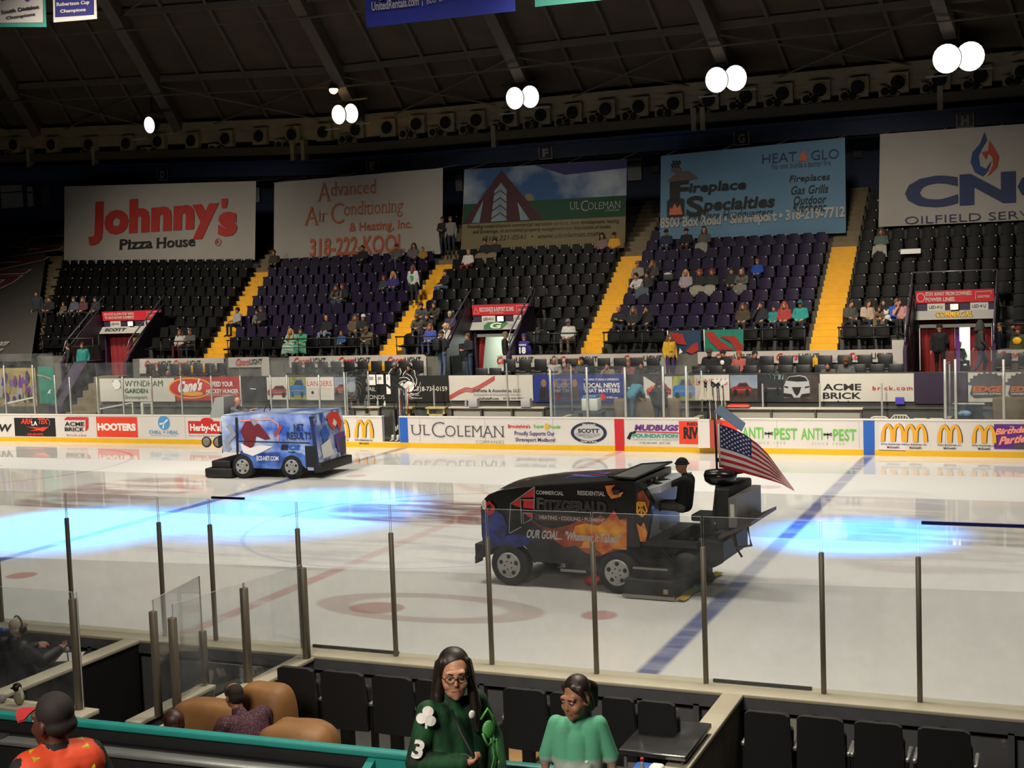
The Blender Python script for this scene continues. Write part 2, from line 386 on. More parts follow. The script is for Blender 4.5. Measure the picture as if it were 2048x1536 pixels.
# ---- yellow stairs -----------------------------------------------
def stairs(name, k, y_lo, y_hi, m, n_extra=0):
    mb = MB(); i = 0
    for r in range(NROW):
        for h in (0, 1):
            y = Y0+TREAD*r+h*TREAD/2; z = Z0+RISE*(r-1)+RISE*(h+1)/2 + (RISE/2 if h == 0 else RISE/2)
            z = Z0+RISE*r+(h)*RISE/2+.012
            if y < y_lo or y > y_hi: continue
            a, b = aisle(k, y); q = dz((a+b)/2)
            mb.box(a, b, y-.02, y+TREAD/2+.03, z-.45+q, z+q+(0 if h == 0 else 0), m)
    return struct(mb, name)
for k in (1, 2, 3, 4):
    stairs('floor_stairs_%d' % k, k, 18, 26.0, YEL); stairs('floor_upper_stairs_%d' % k, k, 26.0, 31, BCON)
stairs('floor_stairs_5', 0, 18, 31, BCON)
for k in (1, 2, 3, 4):                         # three yellow steps down to the walkway
    mb = MB(); a, b = aisle(k, 18.3)
    for j in range(2): mb.box(a-.25*(j == 1), b-.1, 18.56-.24*(j+1), 18.62-.24*j, 2.3, 2.8-.2*(j+1)+.2, YEL)
    struct(mb, 'trim_%d' % k)
# ---- upper wall and the roof --------------------------------------
NAVY = mat('navy_wall', '#0f2140', .7, noise=.15, scale=1)
NAVB = mat('navy_beam', '#1a2f4e', .6, noise=.15, scale=2)
TAN = mat('tan_duct', '#8a7a5a', .7, noise=.12, scale=1.5)
DARK = mat('dark_void', '#0a0a0b', .9)
# plan of the ring: straight over the middle, curling in towards the left end
def ringY(X, off=0.0): return 30.0+off
def rz_(X): return .05*max(0, -19-X)
RX = [-52, -46, -41, -36, -32, -28, -24, -20, -16, -12, -6, 0, 6, 12, 18, 26]
def band(mb, off0, off1, z0, z1, m, xs=RX):
    for a, b in zip(xs, xs[1:]):
        p = lambda X, o: (X, ringY(X, o))
        A0, B0, A1, B1 = p(a, off0), p(b, off0), p(a, off1), p(b, off1)
        qa, qb = rz_(a), rz_(b); mb.hexa([(*A0, z0+qa), (*B0, z0+qb), (*B1, z0+qb), (*A1, z0+qa), (*A0, z1+qa), (*B0, z1+qb), (*B1, z1+qb), (*A1, z1+qa)], m)
    return mb
wl = band(MB(), 1.6, 2.0, 3, 12.0, NAVY); struct(wl, 'wall_far')
bm_ = band(MB(), -.25, .45, 11.15, 11.75, NAVB); band(bm_, -.1, .45, 11.75, 11.95, NAVB); struct(bm_, 'trim_ring_beam')
sl = band(MB(), -.05, 2.0, 11.05, 11.2, mat('soffit', '#15181d', .8)); struct(sl, 'ceiling_soffit')
tb = band(MB(), -.1, .3, 12.22, 12.62, mat('tan_beam', '#4c4230', .7)); 
for X in (-44, -39.5, -35, -22.5, -21.9, -11.5, -1.9, -1.5, 8.4, 18): tb.box(X, X+.22, ringY(X)-.12, ringY(X)+.3, 11.9+rz_(X), 12.9+rz_(X), TAN)
struct(tb, 'trim_tan_beam')
vd = band(MB(), .95, 1.2, 11.7, 14.6, DARK); struct(vd, 'wall_void')
# ---- dome: deck, ribs, joists, purlins, braces ----------------------
DECK = mat('roof_deck', '#55483a', .9, noise=.18, scale=.6); RIB = mat('roof_rib', '#5d5346', .8, noise=.1, scale=2)
def dome(X, t, drop=0.0):
    """X where the rib starts on the far ring, t from the ring (0) towards the crown (1)"""
    bx, by, bz = X, 31.2, 14.1+rz_(X)
    return Vector((bx-bx*t, by-(by+45)*t, bz+18*(1-(1-t)**2)-drop))
def poly_bar(mb, X, t0, t1, n, drop, w, h):
    p = [dome(X, t0+(t1-t0)*j/n, drop) for j in range(n+1)]
    for a, c in zip(p, p[1:]): mb.bar(a, c, w, h, RIB)
def span_bar(mb, Xa, ta, Xb, tb_, drop, w, h, n=4):
    p = [dome(Xa+(Xb-Xa)*j/n, ta+(tb_-ta)*j/n, drop) for j in range(n+1)]
    for a, c in zip(p, p[1:]): mb.bar(a, c, w, h, RIB)
dk = MB().grid(lambda a, t: dome(-64+104*a, t*.8), 40, 12, DECK, False); struct(dk, 'ceiling_dome')
ribs = MB(); pur = MB(); sub = MB(); brace = MB()
RIBX = [-57.5, -48.5, -39.5, -29.9, -18.9, -9.6, -.1, 9.4, 19, 28.5, 38]
for Xa, Xb in zip(RIBX, RIBX[1:]):
    poly_bar(ribs, Xa, 0, .7, 10, .5, .5, .8)
    for s_ in (1, 2, 3): poly_bar(sub, Xa+(Xb-Xa)*s_/4, 0, .7, 8, .12, .14, .22)
    for t in (.055, .12, .2, .3, .42): span_bar(pur, Xa, t, Xb, t, .3, .12, .3)
    for t in (.055, .12): span_bar(pur, Xa, t, Xb, t, 1.1, .06, .06)
    for ta, tb_ in ((0, .055), (.12, .2)):
        span_bar(brace, Xa, ta, Xb, tb_, .6, .06, .06); span_bar(brace, Xa, tb_, Xb, ta, .6, .06, .06)
struct(ribs, 'beam_rib'); struct(pur, 'beam_purlin'); struct(sub, 'beam_joist'); struct(brace, 'beam_brace')
# closing walls out of the frame
cl = MB().box(-52, 32, -32.5, -32, -1, 16, NAVY).box(32, 32.5, -32, 34, -1, 16, NAVY).box(-52.5, -52, -32, 34, -1, 16, NAVY); struct(cl, 'wall_near')
# ================================================================ far boards with their adverts
INK = mat('ink_black', '#161414', .5); RED = mat('ad_red', '#c2201f', .5); ORED = mat('ad_orange_red', '#d8391f', .5); WTX = mat('ad_white', '#e4e0da', .5)
GRY = mat('ad_grey', '#8f8f8f', .5); DGR = mat('ad_dark_grey', '#4a4648', .5); GRN = mat('ad_green', '#5fae3c', .5); DGN = mat('ad_deep_green', '#175a34', .6)
GOLD = mat('ad_gold', '#e0a01c', .5); ADB = mat('ad_blue', '#1c57a8', .5); SKYB = mat('ad_sky_blue', '#4f8fc4', .5); NVY = mat('ad_navy', '#1f2340', .5); PRP = mat('ad_purple', '#5b1f7d', .5)
TEAL = mat('ad_teal', '#2f8f7d', .5); PINK = mat('ad_salmon', '#f0907a', .5); VIO = mat('ad_violet', '#3b2468', .5)
LB, RB = -34.0, 26.0
YB = 12.95
boards = thing('rink_boards', 'long white rink boards on the far side with yellow kickplate and adverts', 'rink boards', (0, YB, 0))
boards.location = (0, 0, 0)
xg0, xg1 = atY(764, 850, YB).x, atY(798, 850, YB).x
xh0, xh1 = atY(1397, 850, YB).x, atY(1440, 850, YB).x
b = MB()
for a, c in ((LB, xg0), (xg1, xh0), (xh1, RB)): b.box(a, c, YB, YB+.16, .16, 1.05, WHT)
b.build('board', boards)
b = MB()
for a, c in ((LB, xg0), (xg1, xh0), (xh1, RB)): b.rbox(a, c, YB-.02, YB+.22, 1.045, 1.085, mat('board_cap', '#d9d4ca', .4), .012)
b.build('cap_rail', boards)
b = MB().box(LB, RB, YB-.015, YB+.1, .0, .175, KICK).box(LB, RB, YB-.012, YB+.1, .175, .195, WHT); b.build('kickplate', boards)
FB = Frame((0, YB-.004, 0), (1, 0, 0), (0, 0, 1))
def advert(name='advert', label=None):
    m = MB(); return m
def done(m, label): return tag(m.build('advert', boards), label)
def T(m, t, px, mt, fr=None, **k): return text(m, fr or FB, t, (fr or FB).rect(*px), mt, **k)
def RC(m, px, mt, fr=None, lift=.004, **k): return rectf(m, fr or FB, (fr or FB).rect(*px), mt, lift, **k)
def PX(fr, pts): return [fr.px(*p) for p in pts]
# seams between the board panels
m = MB()
X = LB
while X < RB:
    m.box(X, X+.008, YB-.006, YB, .2, 1.04, GRY); X += 2.44
m.build('panel_seam', boards)
m = MB(); T(m, 'BW', (-14, 848, 23, 863), INK, bold=.03, shear=.25); done(m, 'black slanted BW lettering')
m = MB(); RC(m, (28, 835.5, 111, 872), INK)
T(m, 'ARK', (42, 837, 66, 848), ORED, bold=.035, shear=.2); T(m, 'LA', (63, 842, 75, 851), WTX, bold=.03); T(m, 'TEX', (76, 837, 96, 848), ORED, bold=.035, shear=.2)
poly(m, FB, PX(FB, [(52, 853), (78, 855), (98, 853.5), (86, 863), (80, 861), (60, 862), (74, 858)]), ORED); T(m, '318-424-0772', (55, 866, 87, 870.5), ORED, bold=.03); line(m, FB, PX(FB, [(95, 837), (100, 843), (99, 851)]), .03, GRY); done(m, 'black advert panel with orange lettering and an arrow')
def acme(m, fr, x0, y0, x1, y1, sub=None):
    w = x1-x0; h = y1-y0; P = lambda a, c: (x0+w*a, y0+h*c)
    poly(m, fr, PX(fr, [P(0, .2), P(.12, 0), P(1, 0), P(.86, .2)]), RED); poly(m, fr, PX(fr, [P(.88, .22), P(1, .03), P(1, .8), P(.88, 1)]), RED)
    T(m, 'ACME', (*P(.03, .33), *P(.84, .62)), INK, fr, bold=.028); T(m, 'BRICK', (*P(.03, .7), *P(.84, .98)), INK, fr, bold=.028)
m = MB(); acme(m, FB, 128, 834, 177, 863); T(m, 'brick.com', (134, 868, 173, 871.8), RED, bold=.02, spacing=1.3); done(m, 'red and black brick advert')
m = MB(); RC(m, (192, 833.5, 275, 873.5), ORED); T(m, 'HOOTERS', (195, 846, 272, 861), WTX, bold=.06); done(m, 'orange red advert panel with white lettering')
m = MB(); c = FB.px(328, 845.5); ell(m, FB, c, .27, .27, SKYB); line(m, FB, [(c[0]-.2, c[1]-.05), (c[0], c[1]-.02), (c[0]+.18, c[1]+.12)], .06, WTX, .016); line(m, FB, [(c[0], c[1]-.02), (c[0]-.05, c[1]-.22)], .05, WTX, .016)
T(m, 'CHILL + HEAL', (298, 860.5, 357, 867.5), SKYB, bold=.02); T(m, 'RECOVERY AND WELLNESS CENTER', (301, 870, 354, 872), GRY, bold=0); done(m, 'blue swirl advert')
m = MB(); RC(m, (376, 842, 440, 867), RED); ell(m, FB, FB.px(414, 842), .28, .12, RED, .006); T(m, "Herby-K's", (380, 847, 440, 866), WTX, bold=.04); T(m, 'Home of the Shrimp Buster', (378, 870, 436, 873), INK, bold=.01); done(m, 'red advert panel with white lettering')
def arches(m, fr, px, y0, y1, w):
    """yellow double arch with a dark drop shadow and two small lines"""
    def arch(cx, hw, top, off, mt, lift):
        L = []
        for t in range(13):
            a = math.pi*t/12; e = abs(math.cos(a))**1.25
            L.append((cx - hw*math.copysign(e, math.cos(a)), y1 - off - (y1-top)*math.sin(a)**.62*1.0))
        L[0] = (cx-hw*1.04, y1); L[-1] = (cx+hw*1.04, y1)
        u = fr.px(0, y1)[0]; k = abs(fr.px(px+1, y1)[0]-fr.px(px, y1)[0])
        line(m, fr, PX(fr, L), [w*.165*k]*2+[w*.125*k]*9+[w*.165*k]*2, mt, lift)
    for dx, mt, lf in ((w*.035, INK, .008), (0, GOLD, .016)):
        arch(px+w*.27+dx, w*.20, y0+(y1-y0)*.05, 0, mt, lf); arch(px+w*.71+dx, w*.20, y0+(y1-y0)*.05, 0, mt, lf+.002)
for i, (x, y, w) in enumerate(((664, 840, 35), (710, 840, 37), (1762, 848, 49), (1807, 849, 48), (1875, 850, 49), (1944, 851, 49))):
    m = MB()
    if i == 2: RC(m, (1758, 843.5, 1811, 899), mat('ad_sheet', '#d9d2d6', .4), lift=.003); line(m, FB, PX(FB, [(1758, 900), (1811, 901.5)]), .02, DGR)
    arches(m, FB, x, y, y+35, w); T(m, 'Griggs Enterprises, Inc.', (x, y+38, x+w-1, y+42.5), INK, bold=.02); T(m, "McDonald's", (x+w*.25, y+44, x+w*.76, y+48.5), INK, bold=.03); done(m, 'golden double arch on white')
m = MB(); sf = dict(bold=-.012, serif=.07)
T(m, 'UL', (823, 849.5, 860, 870), DGR, **sf); T(m, 'C', (863, 843.5, 890, 874.5), DGR, bold=-.02); T(m, 'OLEMAN', (890, 851, 1007, 873), DGR, **sf); T(m, 'COMPANIES', (952, 880, 1008, 887), GRY, bold=-.005, spacing=1.15); done(m, 'grey serif lettering on white')
m = MB(); T(m, "Brookshire's", (1016, 848.5, 1061, 856), RED, bold=.03); T(m, 'Super', (1067, 849, 1089, 857.5), GRN, bold=.03); T(m, '1', (1090, 847, 1097, 859), GOLD, bold=.07); T(m, 'Foods', (1098, 850, 1121, 857), GRN, bold=.03)
T(m, 'Proudly Supports Our', (1029, 862, 1110, 873), VIO, bold=.02); T(m, 'Shreveport Mudbugs!', (1031, 875, 1111, 885), VIO, bold=.02); done(m, 'red, green and violet lettering on white')
m = MB(); c = FB.px(1177.5, 865.5); ell(m, FB, c, .62, .345, NVY, .006); ell(m, FB, c, .51, .26, mat('ad_silver', '#b9b7b8', .5), .010)
T(m, 'SCOTT', (1156, 857, 1199, 865.5), INK, bold=.045); T(m, 'COMPRESSOR & UTILITY', (1153, 869, 1200, 872.5), DGR, bold=.01); T(m, 'EQUIPMENT', (1167, 873.5, 1189, 876), DGR, bold=.01); T(m, 'Built On Family', (1165, 847, 1191, 851), WTX, bold=.02); T(m, 'Driven To Serve', (1162, 880.5, 1194, 884.5), WTX, bold=.02); line(m, FB, PX(FB, [(1150, 867), (1203, 868)]), .012, DGR); done(m, 'navy oval badge')
m = MB(); m.box(-.155, .155, YB-.02, YB+.02, .02, 1.04, mat('line_red', '#c01f24', .45)); done(m, 'red centre line')
m = MB(); m.box(-7.93, -7.62, YB-.02, YB+.02, .19, 1.04, mat('line_blue', '#1f59b0', .45)); m.box(7.61, 7.93, YB-.02, YB+.02, .02, 1.04, MATS['line_blue']); done(m, 'blue line stripes')
m = MB(); T(m, 'MUDBUGS', (1270, 849, 1357, 861), PRP, bold=.05, shear=.2); line(m, FB, PX(FB, [(1268, 863), (1360, 866)]), .035, RED); line(m, FB, PX(FB, [(1257, 878), (1262, 867), (1272, 863.5)]), [.12, .1, .05], INK)
T(m, 'FOUNDATION', (1265, 867, 1356, 875), TEAL, bold=.06); T(m, 'A SHREVEPORT NON PROFIT ORGANIZATION', (1264, 877.5, 1357, 880.5), GRY, bold=.01); T(m, '(318) 636-7094   EXT. 302', (1279, 884, 1341, 888), DGR, bold=.01); done(m, 'purple and teal lettering over a hockey stick line')
m = MB(); RC(m, (1357.5, 842, 1397, 888), ORED); RC(m, (1440, 841, 1475, 892), ORED); T(m, 'RED', (1374, 845, 1396, 851), INK, bold=.03); T(m, 'RIV', (1367, 854, 1397, 877), INK, bold=.05, serif=.05); done(m, 'orange red advert panel cut by the open gate')
for x, y in ((1484, 854), (1602, 856)):
    m = MB(); T(m, 'ANTI', (x, y, x+43, y+23), GRN, bold=.015); T(m, 'PEST', (x+64, y+2, x+111, y+25), GRN, bold=.015); T(m, 'SINCE 1950', (x+22, y+29, x+87, y+33.5), GRY, bold=0, spacing=1.6)
    line(m, FB, PX(FB, [(x+45, y+11), (x+53, y+13.5), (x+62, y+10.5)]), .04, DGR); line(m, FB, PX(FB, [(x+45, y+14.5), (x+53, y+12.5), (x+62, y+15)]), .04, DGR); line(m, FB, PX(FB, [(x+53.5, y+9), (x+53.5, y+22)]), .025, DGR); done(m, 'green lettering with a dragonfly')
m = MB(); RC(m, (1988, 848, 2062, 898), PRP); T(m, 'Birthday', (1991, 857, 2062, 874), PINK, bold=.05, shear=.35, rise=.1); T(m, 'Parties', (2000, 873, 2062, 890), PINK, bold=.05, shear=.35, rise=.1); RC(m, (2028, 889, 2062, 897), DGR, lift=.01); T(m, 'the', (2019, 852, 2028, 853.6), WTX, bold=.03); done(m, 'purple party advert with salmon script')
# the swung-open gate by the flag: a board leaf on edge
gt = thing('bench_gate', 'white rink gate leaf standing open beside the hockey stick rack', 'gate', (xh0+.02, YB-.1, 0)); g = MB().box(0, .36, -.32, -.22, .2, 1.07, WHT).box(.0, .36, -.33, -.2, 1.05, 1.09, MATS['board_cap']); g.xf(Matrix.Rotation(math.radians(12), 4, 'Z')); g.build('leaf', gt)
h = MB().box(.36, .7, -.33, -.12, .2, 1.05, mat('gate_red', '#a3392c', .5)); h.xf(Matrix.Rotation(math.radians(12), 4, 'Z')); h.build('edge_panel', gt)
# ================================================================ far glass and its posts
ALU = mat('aluminium', '#b9b9b3', .4, .6); ALD = mat('dark_post', '#2a2230', .5)
def glass_run(name, label, P0, P1, zb, heights, posts, th=.014, post_w=.06, pm=ALU, post_top=None, clips=None, group=None):
    """one shield: panes between posts along the line P0-P1 (parameter 0..1)"""
    t = thing(name, label, 'rink glass', P0, 0, group); P0 = Vector(P0); P1 = Vector(P1); D = P1-P0
    posts = sorted(posts)
    for i, (a, b) in enumerate(zip(posts, posts[1:])):
        h = heights[i] if isinstance(heights, (list, tuple)) else heights
        if not h: continue
        A, B = D*a, D*b; dd = D.normalized(); A = A+dd*.01; B = B-dd*.01; n = Vector((-dd.y, dd.x, 0))*th/2
        q = [A-n, B-n, B+n, A+n]; mm = MB()
        vs = [(v.x, v.y, zb) for v in q]+[(v.x, v.y, zb+h) for v in q]
        mm.add(vs, [(0, 1, 5, 4), (2, 3, 7, 6)], GLASS); mm.add(vs, [(4, 5, 6, 7), (1, 2, 6, 5), (3, 0, 4, 7)], GEDGE); mm.build('pane', t)
    for i, p in enumerate(posts):
        h = post_top[i] if isinstance(post_top, (list, tuple)) else post_top
        if not h: continue
        c = D*p; mm = MB().rbox(c.x-post_w/2, c.x+post_w/2, c.y-post_w/2, c.y+post_w/2, zb-.02, zb+h, pm, .008, 1); mm.build('post', t)
    return t
def frac(xs, Y, z0, P0, P1): return [(atY(x, 832, Y).x-P0[0])/(P1[0]-P0[0]) for x in xs]
ZC = 1.112; YG = YB+.1
P0, P1 = (atY(-60, 832, YG).x, YG, 0), (atY(692, 832, YG).x, YG, 0)
px1 = [-60, 14, 71, 114, 143.5, 198, 249, 306, 366, 426, 484, 544, 577, 641, 692]
glass_run('shield_glass', 'far rink glass left of the benches, above the boards behind the blue machine', P0, P1, ZC, [2.35, 2.35, 2.35]+[1.95]*11, frac(px1, YG, 0, P0, P1), post_top=[1.9, 1.9, 1.9, 1.5]+[1.42]*10+[1.5])
P0, P1 = (atY(1103, 832, YG).x, YG, 0), (atY(1374, 834, YG).x, YG, 0)
glass_run('shield_glass', 'far rink glass between the two benches, in front of the blue news banner', P0, P1, ZC, 1.62, frac([1103, 1176, 1252, 1328, 1374], YG, 0, P0, P1), post_top=[1.55, 1.6, 1.58, 1.6, 1.6], post_w=.075)
P0, P1 = (atY(1891, 836, YG).x, YG, 0), (atY(2110, 840, YG).x, YG, 0)
glass_run('shield_glass', 'far rink glass right of the benches, before the saw blade banner', P0, P1, ZC, 1.95, frac([1891, 1912, 2008, 2110], YG, 0, P0, P1), post_top=[1.72, 1.72, 1.7, 1.7], post_w=.08)
# end panes that run back from the boards beside each bench
for lab, px, dy, h in (('clear end pane closing the left bench behind the blue machine', 694, 1.5, 1.5), ('clear end pane at the right end of the left bench by the news banner', 1108, 1.6, 1.6), ('clear end pane beside the hockey sticks and towels', 1376, 1.6, 1.4), ('scuffed end pane at the right end of the far bench', 1889, 1.7, 1.65)):
    x = atY(px, 832, YG).x
    glass_run('end_glass', lab, (x, YG+.08, 0), (x+.02, YG+.08+dy, 0), ZC if px != 1889 else 1.0, h, [0, 1], post_top=[0, h*.95], post_w=.05)
    w = MB().box(x-.09, x+.09, YG+.08, YG+dy, 0, 1.0, mat('end_wall_white', '#b8b19c', .6)); tag(w.build('end_wall'), {694: 'low white wall at the left end of the far bench by the blue machine', 1108: 'low white wall ending the far bench under the news banner', 1376: 'low white wall behind the open gate by the hockey sticks', 1889: 'low white wall at the bench end under the scuffed pane'}[px], 'wall')
# ================================================================ benches
CRM = mat('bench_white', '#bdb6a6', .55, noise=.06, scale=3)
for nm, xa, xb, lab in (('l', 698, 770, 'white topped team bench left of the gate gap, water bottles on it'), ('m', 892, 1100, 'white topped team bench behind the grey serif advert'), ('r', 1443, 1737, 'long white topped team bench behind the green lettered adverts')):
    a, c = atY(xa, 820, 14.6).x+.16, atY(xb, 820, 14.6).x-.16
    t = thing('team_bench', lab, 'bench', (a, 14.6, 0)); w = c-a
    MB().rbox(0, w, -.14, .14, 1.20, 1.26, CRM, .012).build('top', t)
    MB().box(.05, w-.05, .06, .1, .55, 1.2, mat('bench_panel', '#c9c4b8' if nm != 'r' else '#77766b', .6)).build('panel', t)
    n = max(2, round(w/1.25))
    for i in range(n+1):
        x = .06+(w-.12)*i/n; MB().box(x-.03, x+.03, -.1, .06, 0, 1.2, CONC).build('leg', t)
    t2 = MB().rbox(a, c, 13.75, 14.15, .42, .48, CRM, .01); 
    for i in range(n+1): x = a+.06+(w-.12)*i/n; t2.box(x-.03, x+.03, 13.85, 14.05, 0, .43, CONC)
    tag(t2.build('sitting_bench'), {'l': 'low seat plank behind the boards left of the gate gap', 'm': 'low seat plank behind the grey serif advert', 'r': 'low seat plank behind the green lettered adverts'}[nm], 'bench')
# yellowed end bits of the bench near the gap
for lab, xa, xb in (('short yellowed bench piece right of the standing sticks', 810, 828), ('yellowed end of bench with a shelf left of the long white bench', 854, 893)):
    a, c = atY(xa, 820, 14.6).x, atY(xb, 820, 14.6).x
    mb = MB().rbox(a, c, 14.46, 14.74, 1.18, 1.25, mat('old_wood', '#b5a56a', .7, noise=.2, scale=6), .01).box(a+.05, c-.03, 14.5, 14.7, .9, 1.0, MATS['old_wood']).box(a+.05, a+.12, 14.5, 14.7, 0, 1.2, MATS['old_wood']).box(c-.1, c-.03, 14.5, 14.7, 0, 1.2, MATS['old_wood'])
    tag(mb.build('bench_end'), lab, 'bench')
gp = MB(); 
for x in (694, 813, 869, 1016, 1526, 1640, 1764):
    p = atY(x, 812, 14.8)
    o = MB().box(p.x-.025, p.x+.025, 14.775, 14.825, 0, 2.75 if x == 1016 else 2.0, ALU); tag(o.build('glass_post'), {694: 'thin metal post at the left end of the far bench', 813: 'thin metal post right of the black hockey sticks', 869: 'thin metal post left of the red striped banner', 1016: 'tall thin metal post across the red striped banner', 1526: 'thin metal post under the dark car pictures', 1640: 'thin metal post at the left edge of the large brick banner', 1764: 'thin metal post below the brick dot com lettering'}[x], 'post')
# ================================================================ banners on the bench wall
YW = 15.49
FW = Frame((0, YW, 0), (1, 0, 0), (0, 0, 1), wave=.003, kx=2.2)
def wall_banner(label, x0, y0, x1, y1, base, fn, cat='banner', fr=FW):
    m = MB(); r = fr.rect(x0, y0, x1, y1); rectf(m, fr, r, base, .012, 24, 6); fn(m, r); o = m.build('advertising_banner'); return tag(o, label, cat, 'advert banners along the bench wall')
VIN = mat('vinyl_white', '#c6c1b6', .5, noise=.05, scale=1.2)
def wtext(m, t, px, mt, **k): k.setdefault('lift', .03); return text(m, FW, t, FW.rect(*px), mt, **k)
def wrect(m, px, mt, lift=.024): return rectf(m, FW, FW.rect(*px), mt, lift, 6, 3)
def f(m, r):
    wrect(m, (226, 761, 242, 776), DGN); ell(m, FW, FW.px(234, 769), .2, .2, WTX, .03)
    wtext(m, 'WYNDHAM', (250, 761, 326, 773), DGN, bold=-.005); wtext(m, 'GARDEN', (250, 777, 296, 786), DGN, bold=.02); wtext(m, 'Shreveport', (250, 790, 295, 800), DGN, bold=-.005)
wall_banner('white banner with dark green hotel lettering and a green square', 199, 757, 350, 803, VIN, f)
def f(m, r):
    c = FW.px(381, 776); ell(m, FW, c, 1.05, .42, GOLD, .022); ell(m, FW, c, .98, .37, RED, .026); text(m, FW, "Cane's", FW.rect(357, 762, 406, 786), WTX, bold=.05, shear=.3, lift=.036, rise=.1); ell(m, FW, FW.px(386, 787), .5, .09, GOLD, .03)
    wtext(m, 'FEED YOUR', (425, 763, 467, 773), WTX, bold=.03); wtext(m, 'HOCKEY HUNGER', (413, 778, 478, 787), WTX, bold=.03); wtext(m, 'PROUD PARTNER OF SHREVEPORT HOCKEY', (414, 789, 477, 791), WTX, bold=.02)
wall_banner('red banner with cream script in an oval and white slogan', 350.5, 754, 481, 801, mat('banner_red', '#a8241f', .55, noise=.06), f)
PDK = mat('photo_dark', '#26262a', .5, noise=.5, scale=3); PSK = mat('photo_sky', '#7d8a9a', .5, noise=.2, scale=2); PBR = mat('photo_brown', '#3b302a', .5, noise=.5, scale=4); PRD = mat('photo_red_car', '#8e2420', .45, noise=.3, scale=3); PBL = mat('photo_blue_car', '#1a66a6', .4, noise=.3, scale=3); PGN = mat('photo_grass', '#8a8a3a', .5, noise=.4, scale=5); PGB = mat('photo_night', '#1c2226', .5, noise=.5, scale=3)
def car(m, x0, y0, x1, y1, body, glass=PGB, wheel=INK, lf=.03):
    w, h = x1-x0, y1-y0; P = lambda a, c: (x0+w*a, y0+h*c)
    poly(m, FW, PX(FW, [P(0, .55), P(.06, .38), P(.25, .32), P(.38, .02), P(.75, 0), P(.88, .33), P(1, .45), P(1, .85), P(.04, .9)]), body, lf)
    poly(m, FW, PX(FW, [P(.3, .32), P(.4, .08), P(.73, .06), P(.82, .33)]), glass, lf+.004)
    for a in (.2, .78): ell(m, FW, FW.px(*P(a, .85)), abs(FW.px(x0+w*.1, 0)[0]-FW.px(x0, 0)[0]), .11, wheel, lf+.008, 14)
    line(m, FW, PX(FW, [P(.1, .62), P(.95, .62)]), .02, GRY, lf+.006)
def landers(m, x0, k):
    """row of car pictures with a white centre panel, starting at pixel x0, k stretches"""
    X = lambda a: x0+a*k
    wrect(m, (X(0), 753, X(51), 803), PDK); line(m, FW, PX(FW, [(X(20), 777), (X(31), 778)]), .03, WTX, .03)
    wrect(m, (X(52), 754, X(98), 799), VIN); car(m, X(54), 771, X(96), 793, PRD)
    wrect(m, (X(98), 754, X(132), 799), PGN); car(m, X(98), 758, X(131), 795, PBL)
def f(m, r):
    landers(m, 481.5, 1.0); wrect(m, (612, 754, 669, 800), VIN); wtext(m, 'LANDERS', (615, 762, 664, 772), RED, bold=.0); wtext(m, 'TOYOTA  FORD  RAM  JEEP  DODGE', (618, 777, 662, 779), GRY, bold=0); wtext(m, 'landers of bossier city', (620, 792, 662, 794), GRY, bold=0); ell(m, FW, FW.px(626, 785), .06, .06, INK, .03)
    wrect(m, (669, 754, 712, 802), PSK); car(m, 670, 768, 694, 786, PRD); wrect(m, (669, 785, 712, 802), PBR, .026)
wall_banner('dark strip of car pictures around a white dealer panel, left of the bail bonds banner', 481.5, 752.5, 713, 803, PDK, f)
def f(m, r):
    T_ = [('BAIL', 776), ('BONDS', 791)]
    wtext(m, 'BIG', (733, 758, 750, 766), WTX, bold=-.01); wtext(m, 'BAIL', (733, 774, 752, 782), WTX, bold=-.01); wtext(m, 'BONDS', (733, 790, 770, 798), WTX, bold=-.01); wtext(m, '318-734-0159', (834, 773, 895, 782), WTX, bold=.0); wtext(m, 'BONDS, LLC', (812, 787, 839, 792), WTX, bold=.01); wtext(m, 'We get you out', (814, 793.5, 845, 799), WTX, bold=-.01, shear=.3)
    c = FW.px(819, 773); ell(m, FW, c, .2, .2, WTX, .03)
    for i in range(9):
        a = i*.7; line(m, FW, [(c[0]+(.24+.09*j)*math.cos(a+.35*j), c[1]+(.24+.08*j)*math.sin(a+.35*j)) for j in range(4)], [.03, .025, .02, .01], WTX, .03)
wall_banner('black bail bonds banner with white lettering and a swirl', 713, 752, 897, 804, mat('banner_black', '#131312', .55), f)
for lab, px in (('white paper sheet taped on the black banner, left of two', (737, 749, 752, 770)), ('white paper sheet taped on the black banner, right of two', (754, 749, 768, 768)), ('long white paper strip taped on the black banner beside the sticks', (773, 749, 782, 788))):
    r = FW.rect(*px); mm = MB(); rectf(mm, FW, r, WTX, .05); rectf(mm, FW, (r[0]+.05, r[3]-.2, r[2]-.08, r[3]-.08), GRY, .053); tag(mm.build('paper_sheet'), lab, 'paper')
def f(m, r):
    for k, o in ((RED, 0), (RED, 3.4), (RED, 6.8)):
        pts = PX(FW, [(899, 792+o), (918, 781+o), (932, 775+o), (945, 777+o), (960, 770+o), (985, 755+o), (990, 752+o*.9)]); pts = [(a, min(c, r[3]-.02)) for a, c in pts]; line(m, FW, pts, .03, k, .028)
    wtext(m, 'DeFatta & Associates, LLC', (947, 778, 1042, 785), DGR, bold=.02, serif=.05); wtext(m, 'Investigative & Risk Analysis Services', (948, 787, 1043, 791.5), GRY, bold=.01, serif=.04); wtext(m, 'www.DeFattaPI.com', (943, 794.5, 998, 799), INK, bold=.02, serif=.04); wtext(m, '(318) 635-9944', (1007, 794.5, 1049, 799), INK, bold=.02, serif=.04)
wall_banner('white banner with red wavy stripes and small serif lettering', 897.5, 751, 1066, 801, VIN, f)
BLU = mat('banner_blue', '#1c2c7a', .5, noise=.12)
